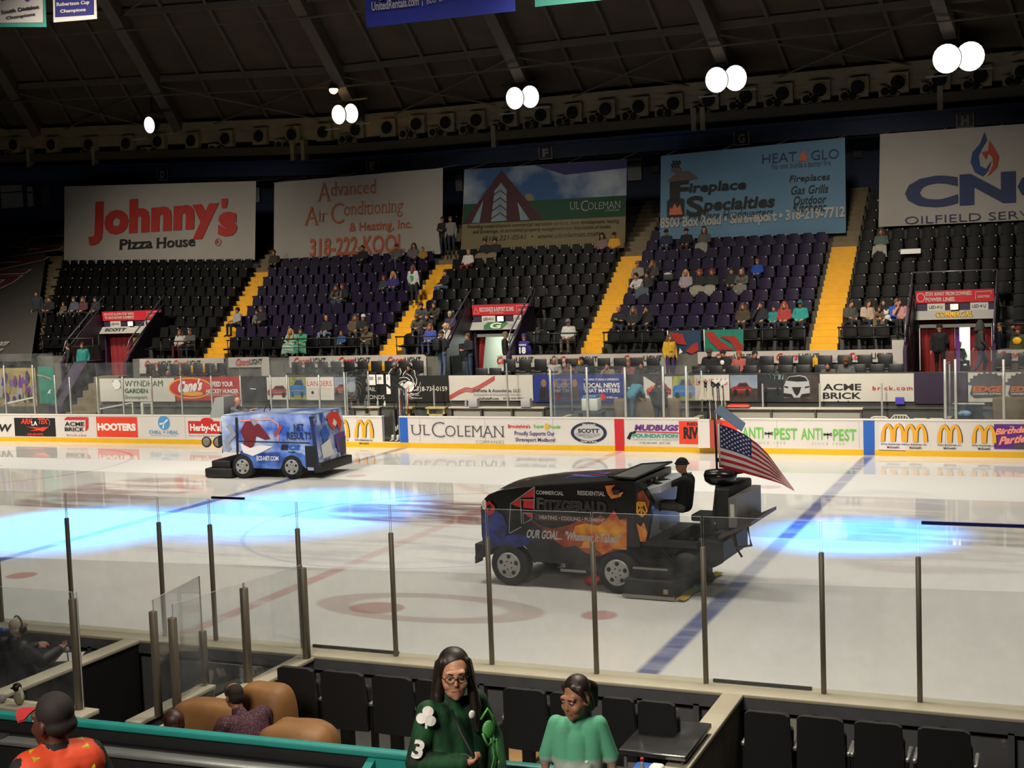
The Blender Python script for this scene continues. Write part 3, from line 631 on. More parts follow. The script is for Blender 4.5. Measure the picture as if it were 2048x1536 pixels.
def f(m, r):
    for x, mt in ((1088, PDK), (1112, PGB), (1130, PDK), (1150, PBR)):
        poly(m, FW, PX(FW, [(x-10, 801), (x-9, 780), (x-4, 773), (x+4, 773), (x+9, 780), (x+10, 801)]), mt, .026); ell(m, FW, FW.px(x, 766), .1, .14, mat('photo_skin', '#8a6248', .5), .03)
    wtext(m, 'WORKING TO MAKE A DIFFERENCE', (1168, 757, 1238, 761), WTX, bold=.02); wtext(m, 'LOCAL NEWS', (1168, 766, 1240, 775.5), WTX, bold=.03); wtext(m, 'THAT MATTERS', (1168, 777, 1240, 785), WTX, bold=.03); wtext(m, '3', (1197, 791, 1203, 798), RED, bold=.05); wtext(m, 'KTBS.com', (1214, 793, 1236, 796.5), WTX, bold=.02); ell(m, FW, FW.px(1205, 794), .14, .12, RED, .026)
wall_banner('blue news banner with four presenters and white slogan', 1066.5, 749.5, 1247.5, 804, BLU, f)
def f(m, r):
    wrect(m, (1252, 752, 1287, 803), PDK); line(m, FW, PX(FW, [(1256, 776), (1266, 774)]), .04, WTX, .03); wrect(m, (1287, 753, 1345, 800), VIN); poly(m, FW, PX(FW, [(1288, 752), (1330, 752), (1318, 772)]), PBR, .028); car(m, 1293, 766, 1343, 793, PRD); poly(m, FW, PX(FW, [(1294, 780), (1304, 771), (1312, 790), (1318, 772), (1322, 784)]), ORED, .036)
    wrect(m, (1345, 752, 1390, 801), PGN); car(m, 1346, 757, 1391, 797, PBL); wrect(m, (1389, 750, 1459, 801), VIN); wtext(m, 'LANDERS', (1393, 758, 1455, 770), RED, bold=.0); wtext(m, 'landers of bossier city', (1398, 793, 1452, 795), GRY, bold=0)
    wrect(m, (1460, 750, 1515, 778), PSK); wrect(m, (1460, 776, 1515, 804), PBR); car(m, 1463, 765, 1504, 788, PRD); wrect(m, (1516, 749, 1567, 804), PGB); wrect(m, (1516, 749, 1567, 759), mat('photo_pale', '#7b8a86', .5, noise=.2)); car(m, 1524, 763, 1565, 785, PDK)
    wrect(m, (1569, 749, 1638, 804), PBR); car_front(m)
def car_front(m):
    wc = mat('photo_white_car', '#a9abac', .4, noise=.06); P = lambda l: PX(FW, l)
    poly(m, FW, P([(1568, 772), (1572, 762), (1578, 753), (1600, 750), (1612, 753), (1618, 762), (1620, 775), (1620, 795), (1568, 795)]), wc, .03); poly(m, FW, P([(1573, 761), (1579, 754), (1600, 752), (1611, 755), (1616, 762), (1594, 763)]), INK, .034)
    poly(m, FW, P([(1584, 774), (1603, 774), (1599, 786), (1594, 792), (1589, 786)]), INK, .034); poly(m, FW, P([(1568, 786), (1584, 788), (1588, 795), (1568, 794)]), INK, .034); poly(m, FW, P([(1620, 786), (1604, 788), (1600, 795), (1620, 794)]), INK, .034)
    line(m, FW, P([(1569, 773), (1577, 775)]), .05, INK, .034); line(m, FW, P([(1619, 773), (1610, 775)]), .05, INK, .034)
wall_banner('long strip of car pictures with a white car front beside the brick banner', 1250, 749, 1639, 804, PDK, f)
def f(m, r):
    acme(m, FW, 1643, 752, 1738, 799); wtext(m, 'brick.com', (1745, 772, 1825, 780), RED, bold=.02, spacing=1.25)
    
wall_banner('large white brick banner with red edges, brick dot com beside it', 1639.5, 748, 1828, 803, VIN, f)
mm = MB(); rectf(mm, FW, FW.rect(1791, 794, 1809, 808), mat('paper_violet', '#4f42b8', .5), .06); tag(mm.build('paper_sheet'), 'small violet paper stuck under brick dot com', 'paper')
def f(m, r):
    for x in (1937, 2013):
        P = lambda l: PX(FW, [(x+a, y) for a, y in l]); c = FW.px(x+38, 770)
        ell(m, FW, c, .52, .36, DGR, .024, 24, 0, 180)
        for i in range(10): a = math.radians(8+i*18.2); line(m, FW, [(c[0]+.45*math.cos(a), c[1]+.31*math.sin(a)), (c[0]+.56*math.cos(a), c[1]+.40*math.sin(a))], .07, DGR, .026)
        poly(m, FW, P([(3, 788), (8, 769), (74, 769), (71, 791), (10, 794)]), DGR, .028); wtext(m, 'EDGE', (x+9, 772, x+68, 784), mat('ad_orange', '#c7632a', .5), bold=.05, shear=.2, lift=.034); wtext(m, 'CONCRETE CUTTING', (x+9, 785.5, x+66, 789.5), WTX, bold=.02, lift=.034); line(m, FW, P([(12, 793), (62, 792)]), .05, DGR, .03)
wall_banner('white banner with two orange lettered saw blade logos', 1936, 745, 2090, 804, VIN, f)
pw = MB().box(atY(1829, 775, 15.5).x, atY(1934, 775, 15.5).x, 15.46, 15.545, 1.3, 2.27, PUR); tag(pw.build('wall_panel'), 'dark purple wall panel between the brick and saw blade banners', 'panel')
# the far left: mural banner and green door cover
FM = Frame((0, 15.3, 0), (1, 0, 0), (0, 0, 1), wave=.003, kx=2)
m = MB(); r = FM.rect(-60, 737, 73, 812); rectf(m, FM, r, mat('mural_yellow', '#8a7a4a', .6, noise=.35, scale=3), .01, 12, 6)
rnd = random.Random(3)
for i in range(90):
    px, py = rnd.uniform(-55, 68), rnd.uniform(752, 800); c = FM.px(px, py); mt = [PRP, VIO, mat('mural_orange', '#9a6a2a', .6), PDK, PRP, GRY][rnd.randrange(6)] if py < 785 else [PDK, GRY, VIO][rnd.randrange(3)]
    ell(m, FM, c, rnd.uniform(.05, .11), rnd.uniform(.1, .28), mt, .02+i*.0004, 8)
tag(m.build('mural_banner'), 'crowd mural in purple and orange behind the far left glass', 'banner')
m = MB(); r = FM.rect(76, 733, 109, 807); rectf(m, FM, r, mat('door_teal', '#17705c', .6, noise=.1), .03, 4, 4); line(m, FM, PX(FM, [(76, 750), (90, 752), (104, 758)]), .05, mat('pale_red', '#b08078', .5), .04); line(m, FM, PX(FM, [(97, 787), (103, 779)]), .04, WTX, .04); line(m, FM, PX(FM, [(99, 781), (102, 787)]), .04, WTX, .04); tag(m.build('teal_cover'), 'teal cloth cover hanging behind the far left glass', 'cover')
# brown steps going up to the stands at the far left
m = MB(); a, c = atY(137, 800, 15.6).x, atY(197, 800, 15.6).x
for i in range(6): m.box(a+.05*i, c, 15.4+.3*i, 17.6, .9+.27*i-.3, .9+.27*i, BCON)
tag(m.build('steps'), 'brown concrete steps behind the far left glass beside the green hotel banner', 'steps')
m = MB().prism([(15.2, -.1), (17.9, -.1), (17.9, 2.9), (16.9, 2.9), (15.2, 1.2)], 'x', atY(110, 800, 15.6).x, a-.03, PUR); tag(m.build('stair_wall'), 'dark purple side wall of the brown steps at the far left', 'wall')
# ================================================================ beer banners along the walkway
FC = Frame((0, 18.18, 0), (1, 0, 0), (0, 0, 1), wave=.004, kx=2.4)
BEER = mat('beer_banner', '#aaa49c', .55, noise=.08, scale=2); MTN = mat('beer_mountain', '#8b8986', .55)
def beer(label, x0, yl0, x1, h, words, drop=None):
    m = MB(); r = FC.rect(x0, yl0, x1, yl0+h); rectf(m, FC, r, BEER, .0, max(4, int((x1-x0)/14)), 3)
    if drop: rectf(m, FC, FC.rect(*drop), BEER, .004, 2, 2)
    for wx, wy, s in words:
        for dx in (-.35, 1.12):
            P = [(wx+s*(dx), wy+17), (wx+s*(dx+.08), wy+11), (wx+s*(dx+.15), wy+6), (wx+s*(dx+.2), wy+9), (wx+s*(dx+.3), wy+17)]; q = PX(FC, P)
            if q[0][0] > r[0] and q[-1][0] < r[2]: poly(m, FC, [(a, max(b_, r[1]+.02)) for a, b_ in q], MTN, .012)
        text(m, FC, 'Coors', FC.rect(wx, wy+1, wx+s*.52, wy+15), RED, bold=.02, shear=.35, lift=.03); text(m, FC, 'LIGHT', FC.rect(wx+s*.53, wy+2, wx+s*1.02, wy+13), INK, bold=.02, lift=.03)
    return tag(m.build('beer_banner'), label, 'banner', 'beer banners along the walkway')
beer('beer banner left of the leftmost yellow stairs', 279, 718, 448, 24, [(290, 720, 52), (347, 719, 54)], (279, 735, 292, 747))
beer('short beer banner between the left yellow stairs and a torn gap', 456, 715, 538, 20, [(472, 716, 52)], (522, 716, 539, 752))
beer('beer banner in front of the left purple section, three logos', 578, 713, 850, 22, [(588, 714, 63), (678, 713, 62), (775, 712, 66)], (838, 712, 853, 752))
beer('beer banner right of the middle entrance, three logos', 994, 711, 1340, 24, [(994, 712, 72), (1120, 711, 74), (1247, 709, 76)], (1322, 712, 1340, 752))
beer('beer banner behind the four seated men, three logos', 1395, 704, 1808, 24, [(1430, 706, 72), (1553, 705, 84), (1697, 704, 86)], (1784, 680, 1808, 732))
beer('beer banner at the far right edge', 1982, 700, 2110, 22, [(1998, 701, 90)])
# ================================================================ big banners hanging over the upper seats
def mat2(name, c1, c2, scale, lo, hi, rough=.6, st=(1, 1, 1)):
    """two colours mixed by a noise"""
    if name in MATS: return MATS[name]
    m = mat(name, c1, rough); nt = m.node_tree; b = nt.nodes['Principled BSDF']; tc = nt.nodes.new('ShaderNodeTexCoord'); mp = nt.nodes.new('ShaderNodeMapping'); mp.inputs['Scale'].default_value = st
    n = nt.nodes.new('ShaderNodeTexNoise'); n.inputs['Scale'].default_value = scale; n.inputs['Detail'].default_value = 5; r = nt.nodes.new('ShaderNodeValToRGB')
    r.color_ramp.elements[0].position = lo; r.color_ramp.elements[0].color = srgb(c1); r.color_ramp.elements[1].position = hi; r.color_ramp.elements[1].color = srgb(c2)
    nt.links.new(tc.outputs['Object'], mp.inputs[0]); nt.links.new(mp.outputs[0], n.inputs['Vector']); nt.links.new(n.outputs['Fac'], r.inputs[0]); nt.links.new(r.outputs[0], b.inputs['Base Color']); return m
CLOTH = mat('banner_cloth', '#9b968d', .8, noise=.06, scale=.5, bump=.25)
def hang_frame(): return Frame((0, 26.75, 7.05), (1, 0, 0), (0, .5, 3.75), wave=.012, kx=1.3)
HF = hang_frame()
def hang(label, quad, base, fn, fr=HF, name='hanging_banner', nu=40, nv=14):
    m = MB(); q = [fr.px(*p) for p in quad]                     # TL, TR, BR, BL
    def P(a, c):
        top = (q[0][0]*(1-a)+q[1][0]*a, q[0][1]*(1-a)+q[1][1]*a); bot = (q[3][0]*(1-a)+q[2][0]*a, q[3][1]*(1-a)+q[2][1]*a)
        return fr.at(bot[0]*(1-c)+top[0]*c, bot[1]*(1-c)+top[1]*c, 0)
    m.grid(P, nu, nv, base); fn(m, lambda pts: PX(fr, pts), lambda t, px, mt, **k: text(m, fr, t, fr.rect(*px), mt, lift=k.pop('lift', .05), **k))
    o = tag(m.build(name), label, 'banner', 'big banners over the far upper seats')
    if name == 'hanging_banner':
        for c in (0.03, .35, .65, .97):
            p = P(c, 1); MB().bar(p, (p.x, 29.72, max(p.z+.05, 11.2)), .03, .03, CLOTH).build('rope', o)
    return o
def slope(px0, px1, fr=HF):
    a, c = fr.px(*px0), fr.px(*px1); return c[1]-a[1]
RDC = mat('banner_red_ink', '#a52a22', .7); BKC = mat('banner_black_ink', '#141212', .7); BRN = mat('banner_rust_ink', '#a4512f', .7); NVC = mat('banner_navy_ink', '#1d2a52', .7)
def f(m, P, t):
    t('Johnny', (180, 405, 438, 491), RDC, bold=.055, spacing=1.06); t("'", (444, 398, 456, 417), RDC, bold=.04); t('s', (438, 425, 475, 474), RDC, bold=.055); t('Pizza', (241, 479, 306, 500), BKC, bold=.02, serif=.05); t('House', (315, 476, 391, 497), BKC, bold=.02, serif=.05); t('R', (434, 481, 440, 488), RDC, bold=.0); line(m, HF, [(HF.px(437, 484.5)[0]+.17*math.cos(a*.45), HF.px(437, 484.5)[1]+.17*math.sin(a*.45)) for a in range(14)], .03, RDC, .05, True)
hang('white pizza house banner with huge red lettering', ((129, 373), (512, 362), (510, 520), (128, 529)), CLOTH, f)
def f(m, P, t):
    k = dict(bold=-.012, serif=.05)
    t('A', (638, 367, 660, 402), BRN, **k); t('dvanced', (663, 366, 752, 393), BRN, **k); t('A', (612, 415, 636, 450), BRN, **k); t('ir', (639, 420, 655, 444), BRN, **k); t('C', (663, 407, 688, 448), BRN, **k); t('onditioning', (689, 405, 806, 440), BRN, **k)
    t('& Heating, Inc.', (700, 446, 825, 469), BRN, bold=.01); t('318-222-KOOL', (621, 478, 810, 514), BRN, bold=.02)
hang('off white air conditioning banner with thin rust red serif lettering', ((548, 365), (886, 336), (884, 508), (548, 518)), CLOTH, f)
SKYC = mat2('cloud_sky', '#27486e', '#9aa3a6', .35, .42, .62, .8); OLV = mat('banner_olive', '#6b6044', .8, noise=.05); GRC = mat('banner_green', '#123a26', .8, noise=.1); MAR = mat('banner_maroon', '#3a1a1e', .8, noise=.2)
GLZ = mat('banner_glazing', '#6d7c86', .8, noise=.25, scale=1.5)
def f(m, P, t):
    fr = HF
    poly(m, fr, P([(929, 340), (1254, 319), (1253, 391), (927, 409)]), SKYC, .02); poly(m, fr, P([(1070, 331), (1254, 319), (1254, 336), (1130, 350)]), mat('banner_violet_sky', '#2a2550', .8), .03)
    poly(m, fr, P([(927, 409), (1253, 391), (1252, 433), (926, 448)]), GRC, .03); poly(m, fr, P([(926, 448), (1003, 340), (1086, 438)]), MAR, .045)
    poly(m, fr, P([(983, 444), (990, 382), (1003, 366), (1014, 380), (1014, 442)]), GLZ, .06); poly(m, fr, P([(944, 447), (968, 400), (960, 446)]), GLZ, .06); poly(m, fr, P([(1036, 404), (1060, 440), (1042, 441)]), GLZ, .06)
    for y in (385, 400, 415, 430): line(m, fr, P([(984, y+8), (1002, y-4), (1014, y+6)]), .05, MAR, .07)
    poly(m, fr, P([(926, 449), (1252, 433), (1250, 495), (922, 501)]), OLV, .03)
    k = dict(bold=-.015, serif=.06)
    t('UL', (1141, 405, 1160, 420), CLOTH, **k); t('C', (1163, 402, 1177, 423), CLOTH, **k); t('OLEMAN', (1177, 406, 1241, 420), CLOTH, **k); t('COMPANIES', (1211, 420, 1240, 424), CLOTH, bold=-.01)
    t('Providing comprehensive commercial real estate services, from development, leasing', (936, 450, 1239, 460), BKC, bold=.0, shear=.25, rise=slope((936, 458), (1239, 446)))
    t('and brokerage, to accredited property management and disposition of assets.', (947, 460, 1223, 470), BKC, bold=.0, shear=.25, rise=slope((947, 468), (1223, 457))); t('(318) 221-0541  •  www.ulcoleman.com', (966, 473, 1200, 486), BKC, bold=.0, shear=.25, rise=slope((966, 486), (1200, 475)))
hang('banner with a dark triangular building, cloudy sky and green band', ((929, 339), (1254, 318), (1250, 496), (922, 502)), OLV, f)
BLC = mat('banner_sky_blue', '#56788f', .8, noise=.06, scale=.6); BRC = mat('chimney_brown', '#5b4a44', .8)
def f(m, P, t):
    fr = HF
    t('HEAT', (1525, 309, 1594, 328), NVC, bold=-.005); t('GLO', (1623, 302, 1678, 321), NVC, bold=-.005); poly(m, fr, P([(1597, 322), (1603, 308), (1610, 299), (1611, 310), (1617, 316), (1612, 323)]), mat('flame_orange', '#b2613f', .8), .05)
    t('No one builds a better fire', (1544, 328, 1662, 339), NVC, bold=-.01)
    t('F', (1345, 362, 1378, 400), BKC, bold=.04, serif=.09); t('ireplace', (1379, 366, 1493, 392), BKC, bold=.03, shear=.15); t('S', (1373, 393, 1408, 434), BKC, bold=.03, serif=.04); t('pecialties', (1409, 398, 1550, 430), BKC, bold=.03, shear=.15)
    t('Your Fireplace Headquarters', (1336, 428, 1546, 450), BKC, bold=.0, shear=.2, rise=slope((1336, 450), (1546, 438))); t('8500 Box Road • Shreveport • 318-219-7712', (1321, 436, 1690, 463), CLOTH, bold=.04, rise=slope((1321, 470), (1690, 448)))
    for s_, x0, y0, x1, y1 in (('Fireplaces', 1580, 352, 1660, 369), ('Gas Grills', 1583, 373, 1657, 390), ('Outdoor', 1588, 393, 1653, 410), ('Kitchens', 1587, 408, 1653, 425)): t(s_, (x0, y0, x1, y1), BKC, bold=.01, shear=.18)
    poly(m, fr, P([(1334, 363), (1355, 344), (1378, 342), (1397, 357), (1386, 359), (1345, 364)]), BRC, .05); poly(m, fr, P([(1343, 345), (1343, 337), (1362, 336), (1362, 344)]), BRC, .055); poly(m, fr, P([(1340, 400), (1340, 364), (1360, 362), (1360, 398)]), BKC, .05)
    poly(m, fr, P([(1335, 436), (1335, 402), (1369, 398), (1369, 433)]), BKC, .06); poly(m, fr, P([(1339, 431), (1341, 415), (1345, 419), (1350, 407), (1356, 417), (1361, 409), (1366, 429)]), MATS['flame_orange'], .07)
    for dx in (0, 6, 12): line(m, fr, P([(1347+dx, 336), (1344+dx, 330), (1349+dx, 327), (1346+dx, 322)]), .09, BKC, .05)
hang('light blue fireplace banner with chimney drawing', ((1322, 312), (1690, 275), (1692, 466), (1320, 479)), BLC, f)
FLB = mat('flame_blue', '#28406b', .8); FLR = mat('flame_red', '#9a3d26', .8)
def f(m, P, t):
    fr = HF
    poly(m, fr, P([(1969, 264), (1974, 280), (1964, 297), (1957, 312), (1960, 332), (1972, 338), (1983, 322), (1976, 342), (1966, 353), (1950, 345), (1941, 325), (1945, 305), (1960, 288)]), FLB, .05)
    poly(m, fr, P([(1979, 281), (1990, 298), (1998, 314), (1994, 335), (1975, 353), (1986, 330), (1985, 315), (1976, 306), (1972, 320), (1963, 305), (1976, 302)]), FLR, .055)
    t('CNG', (1810, 356, 2150, 418), NVC, bold=.05); t('OILFIELD SERVICES', (1810, 434, 2140, 449), NVC, bold=-.01)
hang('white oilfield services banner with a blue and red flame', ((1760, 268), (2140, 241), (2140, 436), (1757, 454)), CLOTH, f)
# the dealer banner laid down the seats at the far left, lettering running down it
LF = Frame((-36.5, 30.5, 9.75), (0, -.85, -.43), (1, 0, 0), wave=.006, kx=.8); MAR2 = mat('banner_dark_red', '#4a1512', .8, noise=.2)
m = MB(); q = [LF.px(*p) for p in ((-90, 464), (99, 459), (62, 722), (-110, 726))]
def P_(a, c): return LF.at(*(tuple((q[0][i]*(1-a)+q[1][i]*a)*(1-c)+(q[3][i]*(1-a)+q[2][i]*a)*c for i in (0, 1))), 0)
m.grid(P_, 16, 40, mat('banner_charcoal', '#35322e', .8, noise=.1))
ua, ub = LF.px(25, 472)[0], LF.px(15, 668)[0]; va, vb = LF.px(-75, 560)[1], LF.px(41, 560)[1]
text(m, LF, 'LANDERS', (ua, va, ub, vb), CLOTH, bold=.05, lift=.04, rise=-.25); text(m, LF, 'LANDERS', (ua+.06, va+.1, ub-.06, vb-.1), MAR2, bold=.02, lift=.07, rise=-.25)
LF2 = Frame(LF.O, (1, 0, 0), (0, .85, .43)); text(m, LF2, 'landersauto.com', LF2.rect(-75, 684, 16, 696), CLOTH, lift=.07); text(m, LF2, 'shopping', LF2.rect(-50, 699, 4, 709), CLOTH, lift=.07)
tag(m.build('hanging_banner'), 'charcoal dealer banner laid down the far left seats, dark red lettering', 'banner', 'big banners over the far upper seats')
# pennants hanging over the ice
PF = Frame((0, 0, 11), (1, 0, 0), (0, 0, 1), wave=.006, kx=2.5); TLB = mat('pennant_teal', '#3f9080', .7); PWH = mat('pennant_white', '#cbc2bb', .7); PNV = mat('pennant_navy', '#22206a', .7)
def pennant(label, quad, base, fn): return tag(hang(label, quad, base, fn, PF, 'championship_pennant', 12, 8), label, 'pennant', 'pennants over the ice')
def f(m, P, t):
    poly(m, PF, P([(-60, -95), (85, -95), (87.5, 45), (-40, 46)]), PWH, .02); t('South Division', (4, 21.5, 81, 29.5), INK, bold=.03); t('Champions', (14, 34, 73, 42), INK, bold=.03); t('Mudbugs', (-16, -20, 74, 15), PRP, bold=.0, shear=.2)
pennant('white division champions pennant with teal border', ((-60, -100), (88, -103), (93, 54), (-42, 54)), TLB, f)
def f(m, P, t):
    poly(m, PF, P([(110, -95), (187, -95), (188, 29), (111.5, 34.5)]), PNV, .02); t('Robertson Cup', (116, 6, 182, 15.5), PWH, bold=.03, rise=slope((116, 17), (182, 12), PF)); t('Champions', (123, 20, 174, 28.5), PWH, bold=.03, rise=slope((123, 29), (174, 25), PF)); t('Mudbugs', (116, -25, 182, 3), TLB, bold=.0)
pennant('navy cup champions pennant with white border', ((105, -95), (189, -99), (194, 37.5), (107, 45)), PWH, f)
UBL = mat('rental_blue', '#2a35a0', .5, noise=.08)
def f(m, P, t):
    t('United Rentals', (748, -40, 1000, 4), PWH, bold=.05); t('UnitedRentals.com', (745, 5, 840, 23), PWH, bold=.02, rise=slope((745, 24), (840, 13), PF)*.6); line(m, PF, P([(847, 3), (847, 13)]), .02, PWH, .05); t('800 UR RENTS', (855, -3, 940, 10), PWH, bold=-.005, rise=.08)
pennant('large blue rental company banner hanging over the ice', ((727, -110), (1026, -140), (1031, 22), (733, 55)), UBL, f)
pennant('teal banner edge hanging right of the blue rental banner', ((1066, -110), (1240, -130), (1244, -4), (1070, 14)), TLB, lambda *a: None)
# ================================================================ section letter signs, ring duct, floodlights
for L, x, y in (('D', 325, 349), ('E', 745, 332), ('F', 1091, 306), ('G', 1483, 277), ('H', 1930, 241)):
    p = atY(x, y, 29.7); fr = Frame((p.x-.35, 29.7, p.z-.3), (1, 0, 0), (0, 0, 1)); m = MB().box(p.x-.35, p.x+.35, 29.7, 29.75, p.z-.3, p.z+.3, INK)
    line(m, fr, [(.03, .57), (.03, .03), (.67, .03), (.67, .57)], .05, CLOTH); text(m, fr, L, (.2, .1, .5, .5), CLOTH, bold=.05); tag(m.build('section_sign'), 'small square section sign lettered %s under the ring beam' % L, 'sign')
du = band(MB(), .3, .95, 12.95, 14.05, TAN); band(du, .28, .97, 13.45, 13.5, TAN); du = du.build('duct_body')
duct = thing('ring_duct', 'long tan air duct ring with round nozzles under the dome', 'duct', (0, 30, 0)); duct.location = (0, 0, 0); du.parent = duct
NZ = [(32, 290), (108, 290), (183, 290), (257, 288), (320, 284), (387, 282), (455, 278), (522, 273), (588, 270), (650, 265), (715, 260), (778, 256), (836, 249), (895, 246), (956, 241), (1020, 236), (1085, 231), (1148, 226), (1214, 219), (1280, 214), (1349, 208), (1420, 201), (1494, 194), (1567, 188), (1641, 181), (1717, 175), (1797, 166), (1880, 160), (1962, 153), (2045, 146)]
HOLE = mat('nozzle_hole', '#0d0b0a', .9)
def nozzle(x, y, r, s):
    p = atY(x, y, 30.2); m = MB().box(p.x-s, p.x+s, 30.02, 30.3, p.z-s, p.z+s, TAN); m.lathe([(r*1.15, 0), (r*1.15, .06), (r, .06), (r*.8, -.0)], (p.x, 30.02, p.z), (0, -1, 0), TAN, 16); m.lathe([(r, 0), (r*.98, .065)], (p.x, 30.02, p.z), (0, -1, 0), HOLE, 16); m.build('nozzle', duct)
for x, y in NZ: nozzle(x, y, .30, .42)
for i, (x, y) in enumerate(NZ):
    if i % 2 == 0 or i > 12:
        for dx in (-26, -10): 
            if dx == -26 and i < 4: continue
            nozzle(x+dx, y+21-i*.1, .17, .26)
# floodlights: two lamp heads on a small trussed bracket hung from each rib
LENS = mat('lamp_lens', '#fffaf0', .3, emit=2.6); HOUS = mat('lamp_housing', '#3a3a38', .5, .5)
for i, (x, y, w) in enumerate(((299, 250, 24), (690, 228, 34), (1045, 195, 36), (1452, 158, 40), (1917, 115, 46))):
    p = atY(x, y, 28); names = ['leftmost', 'second from left', 'middle', 'second from right', 'rightmost']
    t = thing('floodlight', '%s of the five blinding floodlights under the dome' % names[i], 'floodlight', p, 0, 'floodlights under the dome')
    hs = [0] if i == 0 else [-.31-.03*i, .31+.03*i]; r = .42+.04*i
    m = MB().box(-1.1, 1.1, .25, .33, .62, .7, HOUS); m.box(-.04, .04, .2, .3, .6, 1.6, HOUS); m.build('bracket', t)
    m = MB(); m.bar((-1.25, .2, -.62), (-.45, .2, -.62), .06, .05, ALU); m.build('crossbar', t); m = MB(); m.bar((.45, .2, -.5), (1.25, .2, -.5), .06, .05, ALU); m.build('crossbar', t)
    for hx in hs:
        m = MB().lathe([(.12, .5), (.3, .35), (r, .05), (r*1.03, 0)], (hx, 0, 0), (.28, 1, .14), HOUS, 20); hd = m.build('lamp_head', t)
        m = MB().lathe([(r*.97, .0), (r*.97, -.02), (r*.6, -.07), (.05, -.09)], (hx, 0, 0), (.28, 1, .14), LENS, 20); m.build('lens', hd)
p = atY(667, 178, 27); t = thing('pendant_lamp', 'small amber lamp above the second floodlight from the left', 'lamp', p); MB().lathe([(.05, .5), (.1, .35), (.22, .12), (.3, 0)], (0, 0, 0), (0, 0, 1), HOUS, 16).build('shade', t); MB().ball((0, 0, -.03), .2, mat('amber_bulb', '#ffc46a', .3, emit=18)).build('bulb', t); MB().box(-.02, .02, -.02, .02, .45, 4.3, HOUS).build('stem', t)
# windows and panels of the navy wall
WNP = mat('lit_blind', '#8a8a84', .7, noise=.1)
def wall_rect(name, label, cat, px, m, Y=31.55, d=.06, bars=0):
    p, q_ = atY(px[0], px[1], Y), atY(px[2], px[3], Y); mm = MB().box(p.x, q_.x, Y-d, Y, min(p.z, q_.z), max(p.z, q_.z), m); return mm, p, q_
for i, px in enumerate(((2, 372, 48, 414), (55, 374, 68, 413), (510, 360, 521, 404), (911, 334, 926, 382), (1255, 310, 1284, 360))):
    mm, p, q_ = wall_rect('', '', '', px, WNP); z = (p.z+q_.z)/2; mm.box(p.x, q_.x, 31.46, 31.5, z+.2, z+.28, NAVB); struct(mm, 'window_%d' % (i+1))
for lab, px in (('olive vent panel on the navy wall left of the pizza banner', (84, 374, 103, 409)), ('dark vent panel left of the light blue fireplace banner', (1303, 308, 1319, 344)), ('dark vent panel between the light blue and the oilfield banner', (1706, 278, 1725, 315))):
    mm, p, q_ = wall_rect('', '', '', px, mat('vent_panel', '#3d3a26', .6) if 'olive' in lab else mat('vent_dark', '#15140f', .6)); tag(mm.build('wall_vent'), lab, 'vent')
# ================================================================ seats
SBK = mat('seat_black', '#050505', .55, spec=.14); SPU = mat('seat_purple', '#150a28', .55, spec=.16); PSPOT = mat('seat_spot', '#a9a9a4', .4)
def seat_parts(m_):
    bk = MB()
    def back(a, c):
        x = (a-.5)*.47; z = .44+.43*c; rnd_ = 0 if c < .85 else .02*((c-.85)/.15)**2; ex = (abs(a-.5)*2)**6*(.05 if c > .9 else 0)
        return (x, .02+.09*c-.05*(1-(2*a-1)**2)*.5, z-ex-rnd_)
    bk.grid(back, 6, 5, m_); g2 = MB().grid(lambda a, c: (lambda p: (p[0], p[1]+.035, p[2]-.004))(back(1-a, c)), 6, 5, m_); bk.add(g2.v, g2.f, m_, True)
    for c in (0, 1): 
        for i in range(6):
            p, q_ = back(i/6, c), back((i+1)/6, c); bk.add([p, q_, (q_[0], q_[1]+.035, q_[2]-.004), (p[0], p[1]+.035, p[2]-.004)], [(0, 1, 2, 3)], m_)
    for a in (0, 1):
        for i in range(5):
            p, q_ = back(a, i/5), back(a, (i+1)/5); bk.add([p, q_, (q_[0], q_[1]+.035, q_[2]-.004), (p[0], p[1]+.035, p[2]-.004)], [(0, 1, 2, 3)], m_)
    st = MB().hexa([(-.225, -.40, .37), (.225, -.40, .37), (.225, .02, .37), (-.225, .02, .37), (-.23, -.42, .435), (.23, -.42, .435), (.22, .03, .42), (-.22, .03, .42)], m_); st.tube([(-.22, -.415, .41), (.22, -.415, .41)], .028, m_, 6)
    ft = MB().box(-.03, .03, -.2, .05, 0, .37, BLK); ft.box(-.2, .2, -.03, .03, .33, .37, BLK)
    pl = MB().box(.155, .195, .062, .07, .79, .835, PSPOT)  # small pale spot at the upper right corner of the back
    return bk, st, ft, pl
def make_seat(m_):
    t = thing('stadium_seat', 'x', 'seat'); bk, st, ft, pl = seat_parts(m_)
    bk.build('backrest', t); st.build('seat_pan', t); ft.build('pedestal', t); pl.build('corner_spot', t); return t
rows = []
ORD = 'front second third fourth fifth sixth seventh eighth ninth tenth eleventh twelfth thirteenth fourteenth'.split()
BAN = [(125, 512), (546, 888), (921, 1256), (1319, 1694), (1757, 2100)]
def project(P):
    d = Vector(P)-CAM; z = d.dot(_f); return 1024+FPX*d.dot(RGT)/z, 768-FPX*d.dot(UPV)/z
SEC = {1: (0, 1), 2: (1, 2), 3: (2, 3), 4: (3, 4), 5: (4, None)}
